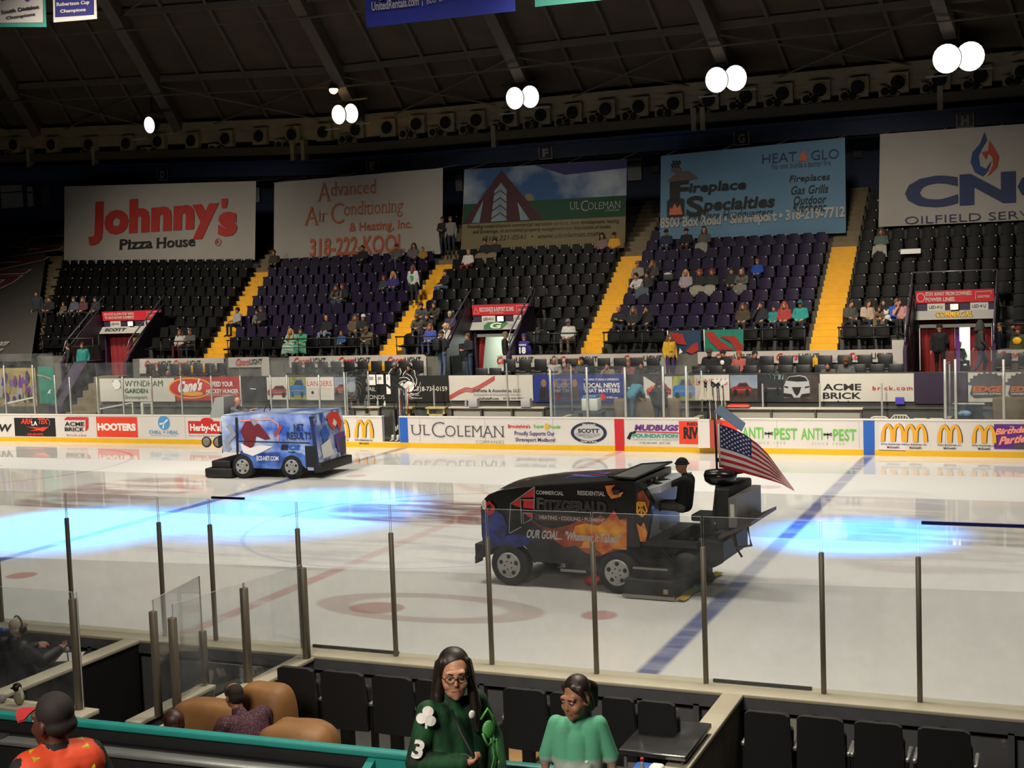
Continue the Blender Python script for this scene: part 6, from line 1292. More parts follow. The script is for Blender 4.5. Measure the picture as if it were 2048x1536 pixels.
# the conditioner sledge and its towel
m = MB().rbox(2.28, 3.18, -.22, 1.95, .03, .34, MACH, .03).box(2.4, 3.1, -.1, 1.9, .34, .5, MACH).box(2.26, 3.2, -.25, -.21, .02, .08, mat('runner_steel', '#8f8d84', .35, .6)).box(2.42, 3.05, -.14, -.1, .50, .53, mat('runner_steel', '')); m.ball((3.3, .25, .58), (.28, .3, .24), MACH); m.ball((3.45, 1.0, .62), (.3, .6, .26), MACH); m.ball((2.95, .9, .6), (.4, .7, .25), MACH); m.box(3.0, 3.08, -.24, -.22, .12, .2, mat('reflector_tan', '#9a8460', .5)); m.build('conditioner', Z1)
m = MB()
def tow(a, c): return (3.2+.16*c+.02*math.sin(a*20), -.22+2.2*a, .035+.02*(1-c))
m.grid(lambda a, c: tow(.0+.34*a, c), 8, 2, mat('towel_yellow', '#b79a2a', .9)); m.grid(lambda a, c: tow(.34+.3*a, c), 8, 2, mat('towel_green', '#6fb58a', .9)); m.grid(lambda a, c: tow(.64+.36*a, c), 8, 2, mat('towel_yellow', '')); m.build('towel', Z1)
MB().tube([(1.35, .3, .12), (1.72, .28, .22)], .075, mat('red_bottle', '#b8221c', .4), 12).build('extinguisher', Z1)
MB().box(.9, 1.4, .2, .3, .28, .33, mat('runner_steel', '')).build('linkage', Z1)
MB().rbox(-.72, -.52, .0, 2.0, .48, .74, MACH, .03).box(-.73, -.71, .02, .3, .36, .5, mat('frame_brown', '')).build('bumper', Z1)
MB().ball((-.5, .03, 1.46), (.05, .03, .1), mat('lamp_pale', '#d8d2c0', .2)).build('headlamp', Z1)
for u in (-.03, 2.07):
    wheel(Z1, u, 0.0, .375, .375, .28, 5)
    wheel(Z1, u, 1.72, .375, .375, .28, 5)
# flag, on its pole behind the driver
def at1(x, y, v=.9): return atP(x, y, R1+Vector((-math.sin(A1), math.cos(A1), 0))*v, Vector((-math.sin(A1), math.cos(A1), 0)))
flag = thing('flag', 'stars and stripes flag flying from the near resurfacer', 'flag', at1(1437, 1000)); O_ = flag.location.copy()
pt, pb = at1(1429, 824)-O_, at1(1437, 1010)-O_
MB().tube([pb, pt], .02, mat('pole_dark', '#1b2228', .35, .4), 10).build('pole', flag)
TOP = [(1437, 848), (1462, 856), (1490, 869), (1515, 887), (1536, 908), (1558, 938), (1588, 979)]; BOT = [(1440, 935), (1465, 941), (1490, 947), (1515, 953.5), (1540, 960.5), (1563, 968), (1588, 982)]
def lerp(L, s): s *= len(L)-1; i = min(int(s), len(L)-2); f = s-i; return (L[i][0]*(1-f)+L[i+1][0]*f, L[i][1]*(1-f)+L[i+1][1]*f)
def fl(s, t, lift=0.0):
    a, b = lerp(TOP, s), lerp(BOT, s); d = .07*math.sin(s*9+t*2.5)*min(1, s*3)+.03*math.sin(s*21-t*3)*s
    return at1(a[0]*(1-t)+b[0]*t, a[1]*(1-t)+b[1]*t, .9+d-lift)-O_
FR_, FW_, FB_ = mat('flag_stripe_red', '#b5202a', .8), mat('flag_stripe_white', '#d3d0d0', .8), mat('flag_canton', '#1c2560', .8)
m = MB()
for k in range(13):
    s0 = .42 if k < 7 else 0
    m.grid(lambda a, c: fl(s0+(1-s0)*a, (k+c)/13), 24, 2, FR_ if k % 2 == 0 else FW_)
m.grid(lambda a, c: fl(.42*a, c*7/13), 14, 10, FB_)
for r_ in range(9):
    for c_ in range(6 if r_ % 2 == 0 else 5):
        s_, t_ = .42*((c_+.5 if r_ % 2 == 0 else c_+1)/6), 7/13*(r_+1)/10; pts = []
        for q in range(10):
            rr = 1 if q % 2 == 0 else .42; an = math.pi/2+q*math.pi/5; pts.append(fl(max(0, s_+.019*rr*math.cos(an)), t_-.031*rr*math.sin(an), .012))
        m.add(pts, [list(range(10))], FW_)
m.build('cloth', flag); MB().tube([fl(0, 0), fl(0, 1)], .016, FW_, 8).build('sleeve', flag)
m = MB().hexa([pt+Vector((0, -.02, .0)), pt+Vector((.46, .02, -.34)), pt+Vector((.52, .06, -.22)), pt+Vector((.1, .02, .1)), pt+Vector((0, -.02, .03)), pt+Vector((.46, .02, -.31)), pt+Vector((.52, .06, -.19)), pt+Vector((.1, .02, .13))], mat('banner_pale_blue', '#7f98b5', .6)).build('folded_corner', flag)
# ---- driver of the near machine -------------------------------------
DRV = sym(dict(pelvis=(0, 0, .52), chest=(0, .05, .86), neck=(0, .0, 1.06), head=(0, -.05, 1.19), sh_=(.19, .03, .98), el_=(.24, -.27, .86), wr_=(.14, -.52, .93), hip_=(.11, -.04, .50), kn_=(.15, -.47, .50), an_=(.15, -.46, .07), toe_=(.16, -.62, .03)))
POSES['drive'] = DRV; POSES['drive_far'] = dict(DRV, head=(0, -.08, 1.17))
hd = at1(1363, 935, 1.0)
drv = person(hd-Vector((-.05, 0, 1.19))*1.0, math.radians(-90)+A1, 'drive', 'beanie', '0b0b0c', '0d0d0e', '55504a', 'person in black beanie, black hoodie and shorts driving the near resurfacer', 1.02, None, SHW, 'resurfacer drivers', shorts=True)
# ---- the far machine --------------------------------------------------
R2 = Vector((-9.35, 5.67, 0)); A2 = math.radians(4.5)
Z2 = thing('ice_resurfacer', 'blue and white hockey player painted ice resurfacer farther back', 'ice resurfacer', R2, A2)
F2 = Frame(R2, (math.cos(A2), math.sin(A2), 0), (0, 0, 1)); S2 = Frame((0, .02, 0), (1, 0, 0), (0, 0, 1))
ICEW = mat2('wrap_ice', '#2e57a8', '#c5cfdf', 1.1, .36, .62, .3); ICEB = mat2('wrap_blue', '#16327e', '#5d86d0', 2.2, .35, .65, .3); FRW = mat2('wrap_front', '#12439a', '#c3d4ea', 3.2, .40, .58, .3)
L2 = (lambda px: F2.px(*px)[0]); uf = L2((621, 830)); ub = L2((441, 833)); ut = L2((476, 833)); wb = L2((585, 955))
pr2 = [(ub, .80), (ub, 1.86), (uf, 1.90), (uf+.10, 1.2), (uf+.12, .26), (wb+.52, .26)]+arch((wb, .36), .46, 0, 180)+[(wb-.6, .34), (.5, .34)]+arch((0, .36), .46, 0, 120)
m = MB(); n = len(pr2); vs = [(u, .03, z) for u, z in pr2]+[(u, 2.0, z) for u, z in pr2]
m.add(vs, [list(range(n)), list(range(n, 2*n))[::-1]]+[(i, n+i, n+(i+1) % n, (i+1) % n) for i in range(n)], ICEW); b2 = m.build('body_shell', Z2)
m = MB(); 
def P2(l): return [F2.px(*p) for p in l]
def q2(l, mt, lift=.012): return poly(m, S2, P2(l), mt, lift)
q2([(478, 905), (500, 903), (520, 906), (560, 904), (600, 906), (612, 912), (612, 938), (600, 925), (585, 915), (568, 920), (560, 938), (508, 936), (498, 922)], ICEB); q2([(470, 835), (475, 835), (477, 912), (473, 912)], INK, .016); line(m, S2, P2([(477, 882.5), (620, 886)]), .03, INK, .016); q2([(618, 836), (626, 836), (640, 940), (634, 944)], NVY, .012)
q2([(490, 844), (502, 838), (520, 850), (534, 868), (541, 878), (530, 880), (512, 872), (508, 890), (496, 902), (484, 896), (488, 880), (480, 862)], mat('jersey_maroon', '#6d1f24', .4, noise=.2)); q2([(500, 840), (508, 837), (516, 846), (508, 852)], GRY, .018); q2([(480, 886), (500, 896), (520, 890), (545, 893), (520, 906), (505, 912), (486, 905)], WTX, .016); q2([(548, 866), (560, 850), (566, 852), (558, 868), (548, 874)], mat('glove_red', '#9a4038', .4), .016)
line(m, S2, P2([(479, 842), (540, 838), (556, 848), (556, 882)]), .04, PINK, .014); line(m, S2, P2([(455, 850), (468, 868), (452, 886), (460, 900)]), .16, GRY, .014); m.build('side_graphic', b2)
m = MB(); tx = lambda t, px, mt, **k: text(m, S2, t, F2.rect(*px), mt, lift=.024, **k)
tx('NET', (587, 848, 607, 862), NVY, bold=.02); tx('RESULTS', (573, 864, 622, 879), NVY, bold=.02); tx('E', (562, 889, 577, 900), INK, bold=.06, shear=.3); tx('CS', (576, 889, 600, 900), ADB, bold=.06, shear=.3); tx('ECS-NET.COM', (513, 912, 557, 921), WTX, bold=.02); m.build('lettering', b2)
MB().hexa([(L2((610, 900)), .0, .36), (L2((633, 900)), .0, .36), (L2((633, 900)), .03, .36), (L2((610, 900)), .03, .36), (L2((610, 900)), .0, .98), (L2((631, 900)), .0, .98), (L2((631, 900)), .03, .98), (L2((610, 900)), .03, .98)], MACH).build('vent_panel', Z2)
MB().box(L2((618, 840)), L2((628, 840)), .0, .05, 1.78, 1.84, MACH).build('latch', Z2)
m = MB()                                             # the nose, seen obliquely
fx = lambda v, z, d=.012: (uf+.11+(0 if z > 1.2 else .01)+d-(max(0, z-1.2)*.14), v, z)
def fp(l, mt, d): m.add([fx(v, z, d) for v, z in l], [list(range(len(l)))], mt)
fp([(.04, .45), (1.98, .45), (1.98, 1.88), (.04, 1.88)], FRW, .012); fp([(.9, 1.75), (1.2, 1.86), (1.7, 1.8), (1.85, 1.5), (1.6, 1.2), (1.5, 1.45), (1.2, 1.3), (1.0, 1.5)], ORED, .02); fp([(1.2, 1.5), (1.35, 1.65), (1.5, 1.5), (1.35, 1.4)], WTX, .026); fp([(1.2, 1.15), (1.9, 1.2), (1.95, .6), (1.4, .6), (1.3, .9)], PRP, .02); fp([(.4, 1.35), (.8, 1.5), (.9, 1.2), (.5, 1.0)], ADB, .02); fp([(.3, .95), (.9, 1.1), (1.1, .6), (.4, .55)], WTX, .02); fp([(1.5, 1.0), (1.95, 1.05), (1.9, .5), (1.6, .5)], NVY, .024)
m.build('nose_graphic', b2)
MB().rbox(uf+.02, uf+.28, -.02, 2.06, .20, .46, MACH, .03).build('bumper', Z2)
MB().box(ub+.05, uf-.05, .1, 1.9, 1.875, 1.90, ICEW).build('roof_lid', Z2)
m = MB().box(ub-.25, ub+.0, .2, 1.8, .95, 1.25, MACH).box(ub-.12, ub, .2, .8, 1.25, 1.7, MACH).tube([(ub-.15, .3, .95), (ub-.18, .3, .72)], .015, MACH, 6).tube([(ub-.2, .5, 1.25), (ub-.35, .5, 1.3), (ub-.4, 1.0, 1.3)], .03, MACH, 8); m.build('rear_frame', Z2)
for px in ((404, 886), (427, 887)):
    u = L2(px); m = MB().lathe([(.10, .12), (.165, .02), (.17, 0), (.15, -.01)], (u, .25, F2.px(*px)[1]), (0, 1, 0), MACH, 18).lathe([(.14, -.005), (.1, -.03), (.02, -.04)], (u, .25, F2.px(*px)[1]), (0, 1, 0), mat('lamp_glass', '#7c776f', .15), 18); m.build('rear_lamp', Z2)
MB().rbox(-1.28, -.35, -.05, 2.0, .02, .30, MACH, .04).rbox(-1.1, -.45, .05, 1.9, .28, .52, MACH, .04).build('conditioner', Z2)
m = MB().hexa([(-1.42, .6, 1.75), (-.92, .6, 1.75), (-.92, 1.4, 1.75), (-1.42, 1.4, 1.75), (-1.22, .65, 2.36), (-.92, .65, 2.38), (-.92, 1.35, 2.38), (-1.22, 1.35, 2.36)], mat('hood_steel', '#a8aaa2', .35, .3, bump=.15, scale=3)); m.build('engine_hood', Z2)
MB().box(-.3, .6, .3, 1.7, .9, 1.0, MACH).tube([(.35+.05*math.sin(a*.5), 1.0+.18*math.cos(a*.5), 1.95+.16*math.sin(a*.5)) for a in range(13)], .016, MACH, 6, True).build('steering_wheel', Z2)
MB().box(-.2, 2.0, .25, 1.75, .25, .8, MACH).build('chassis', Z2)
for u in (0, wb): wheel(Z2, u, -.02, .36, .36, .26, 5); wheel(Z2, u, 1.78, .36, .36, .26, 5)
o = R2+Vector((-math.sin(A2), math.cos(A2), 0))*1.0; hd = atP(476, 803, o, Vector((-math.sin(A2), math.cos(A2), 0)))
person(hd-Vector((.06, 0, 1.19)), math.radians(90)+A2, 'drive', 'bald', '0', '5a5a60', '22242c', 'bald person in grey jacket driving the far blue resurfacer', 1.0, mat('skin_ruddy', '#b07a62', .5), grp='resurfacer drivers')
# ================================================================ near boards, glass and boxes
NY = -12.95; IVR = mat('ledge_ivory', '#b9b29c', .5, noise=.06, scale=3); GMT = mat('frame_grey', '#55565a', .6, noise=.12, scale=4); CHIP = mat2('chipped_grey', '#5d5e60', '#a8a49a', 3.2, .60, .64, .7); BLKP = mat('panel_black', '#101011', .6, noise=.2, scale=3)
NL, NR = -2.0, 16.0
nb = thing('rink_boards', 'near rink boards with ivory ledge, grey frame and chipped panels behind the seats', 'rink boards', (0, NY, 0))
MB().rbox(NL, NR, -.40, .02, 1.055, 1.10, IVR, .012).build('ledge', nb); MB().box(NL, NR, -.06, 0, 0, 1.055, WHT).build('ice_side_panel', nb)
m = MB().box(NL, NR, -.40, -.34, .93, 1.055, GMT).box(NL, NR, -.40, -.34, .0, .08, GMT); m.build('frame_beam', nb)
MB().box(NL, NR, -.12, -.08, .80, .95, BLKP).build('recess', nb); MB().box(NL, NR, -.30, -.26, .0, .85, CHIP).build('chipped_panel', nb)
x = NL+.35
while x < NR: MB().box(x-.03, x+.03, -.40, -.26, .05, .95, GMT).build('upright', nb); x += .62
GP = [-1.6, -.25, .985, 2.475, 3.26, 4.54, 5.82, 7.06, 8.325, 9.56, 10.80, 11.75, 13.0, 14.3]
DPO = mat('post_bronze', '#6b6355', .45, .1)
P0, P1 = (GP[0], -13.1, 0), (GP[-1], -13.1, 0)
glass_run('shield_glass', 'long near rink glass with bronze posts, in front of the near resurfacer', P0, P1, 1.105, 1.795, [(g-GP[0])/(GP[-1]-GP[0]) for g in GP], post_w=.05, pm=DPO, post_top=[1.47]*12+[1.47, 1.47])
for lab, px0, px1, mt in (('black rubber strip on the ledge right of the brown haired child', (1424, 1364), (1621, 1383), BLK), ('black strip at the foot of the near glass above the couch', (612, 1299), (790, 1311), BLK)):
    a, c = atZ(*px0, 1.115), atZ(*px1, 1.115); tag(MB().box(a.x, c.x, -13.05, -13.02, 1.105, 1.135, mt).build('rubber_strip'), lab, 'strip')
a, c = atY(1843, 1052, -13.1), atY(2060, 1059, -13.1); tag(MB().box(a.x, c.x, -13.115, -13.085, 2.905, 2.935, mat('blue_edge', '#14206a', .4)).build('edge_guard'), 'blue edge guard along the top of the rightmost near glass', 'edge guard')
a, c = atY(424, 1002, -13.1), atY(489, 1004, -13.1); tag(MB().box(a.x, c.x, -13.115, -13.085, 2.905, 2.93, BLK).build('edge_guard'), 'black edge guard on the near glass above the left dividers', 'edge guard')
# dividers between the boxes
def divider(lab, x0, x1, y0, y1, z, mt, side=BLKP):
    t = thing('box_divider', lab, 'divider', ((x0+x1)/2, y0, 0)); w = (x1-x0); d = y1-y0
    MB().rbox(-w/2, w/2, 0, d, z-.05, z, mt, .01).build('ledge', t); MB().box(-w/2+.03, w/2-.03, .0, d, 0, z-.05, side).build('panel', t); return t
divider('ivory topped divider at far left beside the person in headphones', 2.04, 2.28, -16.6, -13.36, 1.10, IVR)
divider('ivory topped divider running to the couch', 4.62, 4.86, -16.6, -13.36, 1.09, IVR, CHIP)
divider('short ivory topped stub divider in the left box', 3.88, 4.08, -15.6, -14.25, .95, IVR, CHIP)
divider('ivory topped divider right of the metal table', 9.80, 10.02, -17.6, -13.36, 1.10, IVR, mat('divider_tan', '#5d5443', .7, noise=.3, scale=2))
glass_run('divider_glass', 'low glass with bronze post behind the headphone person, scratched', (-.5, -15.9, 0), (3.62, -15.9, 0), 1.15, 1.24, [0, .5, .985, 1.0], post_w=.075, pm=DPO, post_top=[1.17, 1.17, 1.17, 0])
MB().rbox(-.5, 3.75, -16.1, -15.82, 1.08, 1.14, IVR, .012).build('ledge_1')['kind'] = 'structure'; MB().box(-.5, 3.75, -15.95, -15.87, 0, 1.08, BLKP).build('wall_scorer_box')['kind'] = 'structure'
glass_run('divider_glass', 'small glass panel on the stub divider', (3.97, -14.3, 0), (4.19, -15.42, 0), .99, 1.24, [0, 1], post_w=.07, pm=DPO, post_top=[.60, 1.12])
glass_run('divider_glass', 'two paned glass on the divider beside the couch', (4.81, -13.45, 0), (4.50, -15.5, 0), 1.10, 1.12, [0.0, .48, 1], post_w=.075, pm=DPO, post_top=[1.08, 1.06, .98])
# gate in the boards with its latch
t = thing('box_gate', 'grey box gate with black latch below the left near glass', 'gate', (3.2, -13.42, 0)); MB().box(0, .95, -.02, .02, .08, .92, CHIP).build('leaf', t); MB().box(.05, .07, -.06, -.02, .2, .9, GMT).box(.88, .9, -.06, -.02, .2, .9, GMT).build('frame', t); MB().tube([(.12, -.08, .2), (.12, -.08, .85)], .015, BLK, 6).box(.02, .22, -.1, -.06, .55, .6, BLK).build('latch', t)
# platform and the folding seats on it
PLATZ = .55
pm_ = mat('platform_grey', '#3b3a37', .8, noise=.2, scale=3); MB().box(4.95, 9.75, -15.9, -14.0, .0, PLATZ, pm_).box(10.1, 15.5, -16.5, -14.0, 0, PLATZ, pm_).build('floor_platform')['kind'] = 'structure'
SEATF = mat('seat_fabric', '#0e0e10', .75, noise=.2, scale=30); CHR = mat('seat_chrome', '#9a9a98', .3, .7)
def folding(x, y, z, w, lab, first=[None]):
    if first[0] is None:
        t = thing('folding_seat', lab, 'seat', (x, y, z), 0, 'folding seats behind the near glass')
        m = MB()
        def bk(a, c): k = .90+.10*(1-c); return ((a-.5)*.46*k, -.05*c+.02*(2*a-1)**2, .34+.62*c-((abs(2*a-1))**8)*.03*c)
        m.grid(bk, 10, 8, SEATF); m.grid(lambda a, c: (lambda p: (p[0], p[1]-.06, p[2]))(bk(1-a, c)), 10, 8, SEATF)
        for a in (0, 1): m.grid(lambda u, c: (lambda p: (p[0], p[1]-.06*(u if a else 1-u), p[2]))(bk(a, c)), 1, 8, SEATF)
        for c in (0, 1): m.grid(lambda a, u: (lambda p: (p[0], p[1]-.06*(u if c == 0 else 1-u), p[2]))(bk(a, c)), 10, 1, SEATF)
        m.build('backrest', t); MB().rbox(-.22, .22, .02, .12, .36, .80, SEATF, .04).build('seat_pan', t)
        for sx in (-.245, .245): MB().rbox(sx-.02, sx+.02, -.02, .32, .60, .64, CHR, .012).box(sx-.012, sx+.012, .0, .06, .05, .6, BLK).build('armrest', t)
        MB().box(-.05, .05, -.05, .05, 0, .4, BLK).box(-.12, .12, -.1, .1, 0, .02, BLK).build('pedestal', t); first[0] = t
        t.scale = (w/.5, 1, 1); return t
    o = dup(first[0], (x, y, z)); o['label'] = lab; o.scale = (w/.5, 1, 1); return o
for xa, xb, lab in ((5.43, 5.90, 'folding seat nearest the couch cushion'), (5.95, 6.50, 'folding seat second from the couch cushion'), (6.56, 7.05, 'folding seat third from the couch, left of the green jersey'), (7.06, 7.5, 'folding seat behind the long haired person in green'), (8.02, 8.5, 'folding seat just right of the person in green'), (8.52, 8.9, 'folding seat half hidden behind the child in mint tee'), (9.05, 9.38, 'folding seat right of the child in mint tee'), (9.40, 9.78, 'folding seat behind the metal table'), (10.4, 10.84, 'folding seat first right of the tan divider'), (10.87, 11.31, 'folding seat second right of the tan divider'), (11.37, 11.81, 'folding seat third right of the tan divider'), (11.9, 12.37, 'folding seat fourth right of the tan divider, armrest showing')):
    folding((xa+xb)/2, -14.95, PLATZ, xb-xa+.04, lab)
# metal table, bottle, things beneath
t = thing('metal_table', 'scratched metal topped table left of the tan divider', 'table', (9.7, -15.05, .0)); MB().rbox(-.33, .30, -.46, .46, 1.15, 1.20, mat('table_metal', '#6f7072', .22, .85, noise=.2, scale=4), .01).build('top', t)
for sx, sy in ((-.28, -.4), (.25, -.4), (-.28, .4), (.25, .4)): MB().tube([(sx, sy, PLATZ), (sx, sy, 1.15)], .018, GMT, 8).build('leg', t)
t = thing('shelf_crate', 'dark crate at the foot of the metal table with blue and white packages', 'crate', (9.9, -16.35, 0)); MB().box(-.35, .12, -.25, .25, 0, 1.28, BLKP).build('body', t); MB().rbox(-.15, .0, .05, .22, 1.28, 1.36, ADB, .02).build('blue_package', t); MB().rbox(-.02, .10, .08, .22, 1.28, 1.37, WTX, .03).build('white_package', t)
t = thing('water_bottle', 'clear bottle with red cap at the bottom edge by the metal table', 'bottle', (9.90, -16.46, 1.28)); CLR = mat('bottle_clear', '#9fa5a8', .12); MB().lathe([(.03, 0), (.034, .02), (.034, .13), (.015, .19), (.013, .215)], (0, 0, 0), (0, 0, 1), CLR, 16).build('body', t); MB().lathe([(.016, .212), (.016, .235), (.013, .24)], (0, 0, 0), (0, 0, 1), RED, 14).build('cap', t); MB().lathe([(.0345, .05), (.0345, .11)], (0, 0, 0), (0, 0, 1), WTX, 16).build('label_band', t)
tag(MB().rbox(7.5, 8.12, -14.62, -14.2, PLATZ, PLATZ+.05, mat('plank_tan', '#8a6a3a', .7, noise=.2, scale=6), .008).build('plank'), 'tan wooden plank on the floor behind the person in green', 'plank')
tag(MB().rbox(7.55, 7.8, -14.75, -14.5, PLATZ, PLATZ+.42, BLKP, .02).build('box'), 'black box on the platform behind the person in green', 'box')
# ---- couch ------------------------------------------------------------
LEA = mat('couch_leather', '#80592f', .6, noise=.14, scale=5, bump=.2)
t = thing('couch', 'tan leather couch between the left divider and the folding seats', 'couch', (5.6, -15.95, .0))
def pillow(x0, x1, y0, y1, z0, z1, nm, puff=.05):
    m = MB()
    c = Vector(((x0+x1)/2, (y0+y1)/2, (z0+z1)/2)); h = Vector(((x1-x0)/2, (y1-y0)/2, (z1-z0)/2)); n_ = 20; k_ = 14
    def sq(v, e): return math.copysign(abs(v)**e, v)
    vs = []
    def P(a, b_):
        th = 2*math.pi*a; ph = -math.pi/2+math.pi*b_; q = Vector((h.x*sq(math.cos(ph), .45)*sq(math.cos(th), .45), h.y*sq(math.cos(ph), .45)*sq(math.sin(th), .45), h.z*sq(math.sin(ph), .5)))
        return c+q*(1+.03*math.sin(q.x*17+q.z*9)*math.cos(q.y*13))
    m.grid(P, 32, 18, LEA); return m.build(nm, t)
pillow(-.98, -.02, .10, .48, .55, 1.30, 'back_cushion'); pillow(-.14, .44, .06, .46, .55, 1.54, 'back_cushion')
pillow(-1.0, -.05, -.45, .2, .38, .82, 'seat_cushion'); pillow(-.1, .62, -.45, .2, .38, .84, 'seat_cushion'); pillow(.50, 1.24, -.56, -.02, .6, 1.40, 'armrest'); pillow(.55, 1.05, -.80, -.45, .5, 1.22, 'armrest_roll')
MB().rbox(-1.0, 1.15, -.5, .45, .0, .42, mat('couch_base', '#5c4026', .7), .04).build('base', t)
# ---- wall and rail at the front of the walkway -------------------------
TEALP = mat('rail_teal', '#1f7f78', .45, noise=.08); STEEL = mat('steel_strip', '#a8a8a6', .28, .8, noise=.1, scale=5)
a, c = atZ(-40, 1417, 2.3), atZ(1500, 1570, 2.3); L_ = (c-a).length; ang = math.atan2(c.y-a.y, c.x-a.x)
t = thing('front_wall', 'dark wall with teal top rail and steel strip in front of the walkway', 'wall', (a.x, a.y, 1.55), ang)
e = (atZ(835, 1504, 2.3)-a).length; e2 = e-.35
MB().rbox(0, L_, -.06, .02, .70, .75, TEALP, .012).build('top_rail', t); MB().box(0, L_, -.04, .0, -1.2, .70, BLKP).build('panel', t)
MB().rbox(0, e2, -.29, -.16, .60, .63, STEEL, .008).build('steel_strip', t); MB().box(0, e2, -.16, -.06, .58, .62, mat('shelf_black', '#070708', .5)).build('shelf', t); MB().box(0, e2+.02, -.28, -.24, -.1, .59, BLKP).build('shelf_front', t)
MB().box(e2+.02, L_, -.06, -.03, .0, .70, TEALP).build('teal_panel', t); MB().hexa([(e2+.0, -.32, 0), (e2+.06, -.32, 0), (e2+.06, -.04, 0), (e2, -.04, 0), (e2, -.32, .58), (e2+.06, -.32, .58), (e2+.06, -.04, .7), (e2, -.04, .7)], TEALP).build('end_panel', t)
MB().box(.3, .42, -.30, -.15, .55, .64, BLK).build('bracket', t)
MB().box(2, 16, -24, -19.45, 1.3, 1.55, mat('walkway_floor', '#2b2a29', .8, noise=.2, scale=3)).build('floor_walkway')['kind'] = 'structure'
tag(MB().box(6.2, 7.9, -20.3, -20.15, 1.55, 2.42, TEALP).build('teal_barrier'), 'teal barrier at the bottom left corner in front of the orange vest', 'barrier') if False else None
# ---- scorer's desk ------------------------------------------------------
t = thing('scorer_desk', 'black desk with papers in front of the headphone person', 'desk', (.2, -13.75, 0)); MB().rbox(-.6, 1.75, -.28, .3, .86, .90, BLKP, .01).build('top', t)
for sx in (-.5, 1.65): MB().box(sx-.03, sx+.03, -.2, .25, 0, .86, BLKP).build('leg', t)
for lab, x, y, rz_a, w, h in (('white paper sheet on the scorer desk, nearest the hand', 1.18, -13.92, .3, .26, .2), ('long white paper on the scorer desk below the post', 1.42, -13.66, .5, .28, .4)):
    m = MB().box(-w/2, w/2, -h/2, h/2, 0, .003, WTX); o = m.build('paper_sheet'); o.location = (x, y, .901); o.rotation_euler = (0, 0, rz_a); tag(o, lab, 'paper')
t = thing('microphone', 'small desk microphone on the scorer desk', 'microphone', (1.62, -13.92, .90)); MB().lathe([(.05, 0), (.05, .015), (.012, .02)], (0, 0, 0), (0, 0, 1), BLK, 14).tube([(0, 0, .02), (0, -.01, .15)], .008, BLK, 6).build('stand', t); MB().ball((0, -.01, .18), (.03, .03, .04), GRY).build('head', t)
t = thing('desk_chair', 'pale backed chair at the far left behind the headphone person', 'chair', (.95, -15.1, 0)); MB().tube([(-.22, 0, .5), (-.22, -.06, .85), (-.12, -.09, .98), (.12, -.09, .98), (.22, -.06, .85), (.22, 0, .5)], .035, mat('chair_pale', '#a09a8e', .5), 8).build('back_frame', t); MB().rbox(-.22, .22, -.02, .4, .42, .48, BLK, .03).build('seat', t); MB().box(-.2, -.16, .0, .36, 0, .42, BLK).box(.16, .2, 0, .36, 0, .42, BLK).build('leg_frame', t)
p = atY(37, 1418, -16.0); t = thing('bird_figurine', 'small black and white bird figurine on the lower left ledge', 'figurine', (p.x, -15.98, 1.14)); MB().ball((0, 0, .085), (.062, .055, .085), mat('figurine_cream', '#8f8a74', .6)).build('body', t); MB().ball((-.02, 0, .19), (.05, .048, .05), BLK).ball((-.06, -.03, .185), (.02, .015, .012), BLK).build('head', t); MB().ball((.05, -.03, .17), (.018, .02, .04), PIN).ball((.065, -.02, .12), (.014, .02, .05), PIN).build('wing', t)
p = atY(2, 1400, -16.0); tag(MB().ball((p.x, -15.98, 1.19), .045, GRY).build('ball'), 'small grey ball on the ledge beside the bird figurine', 'ball')
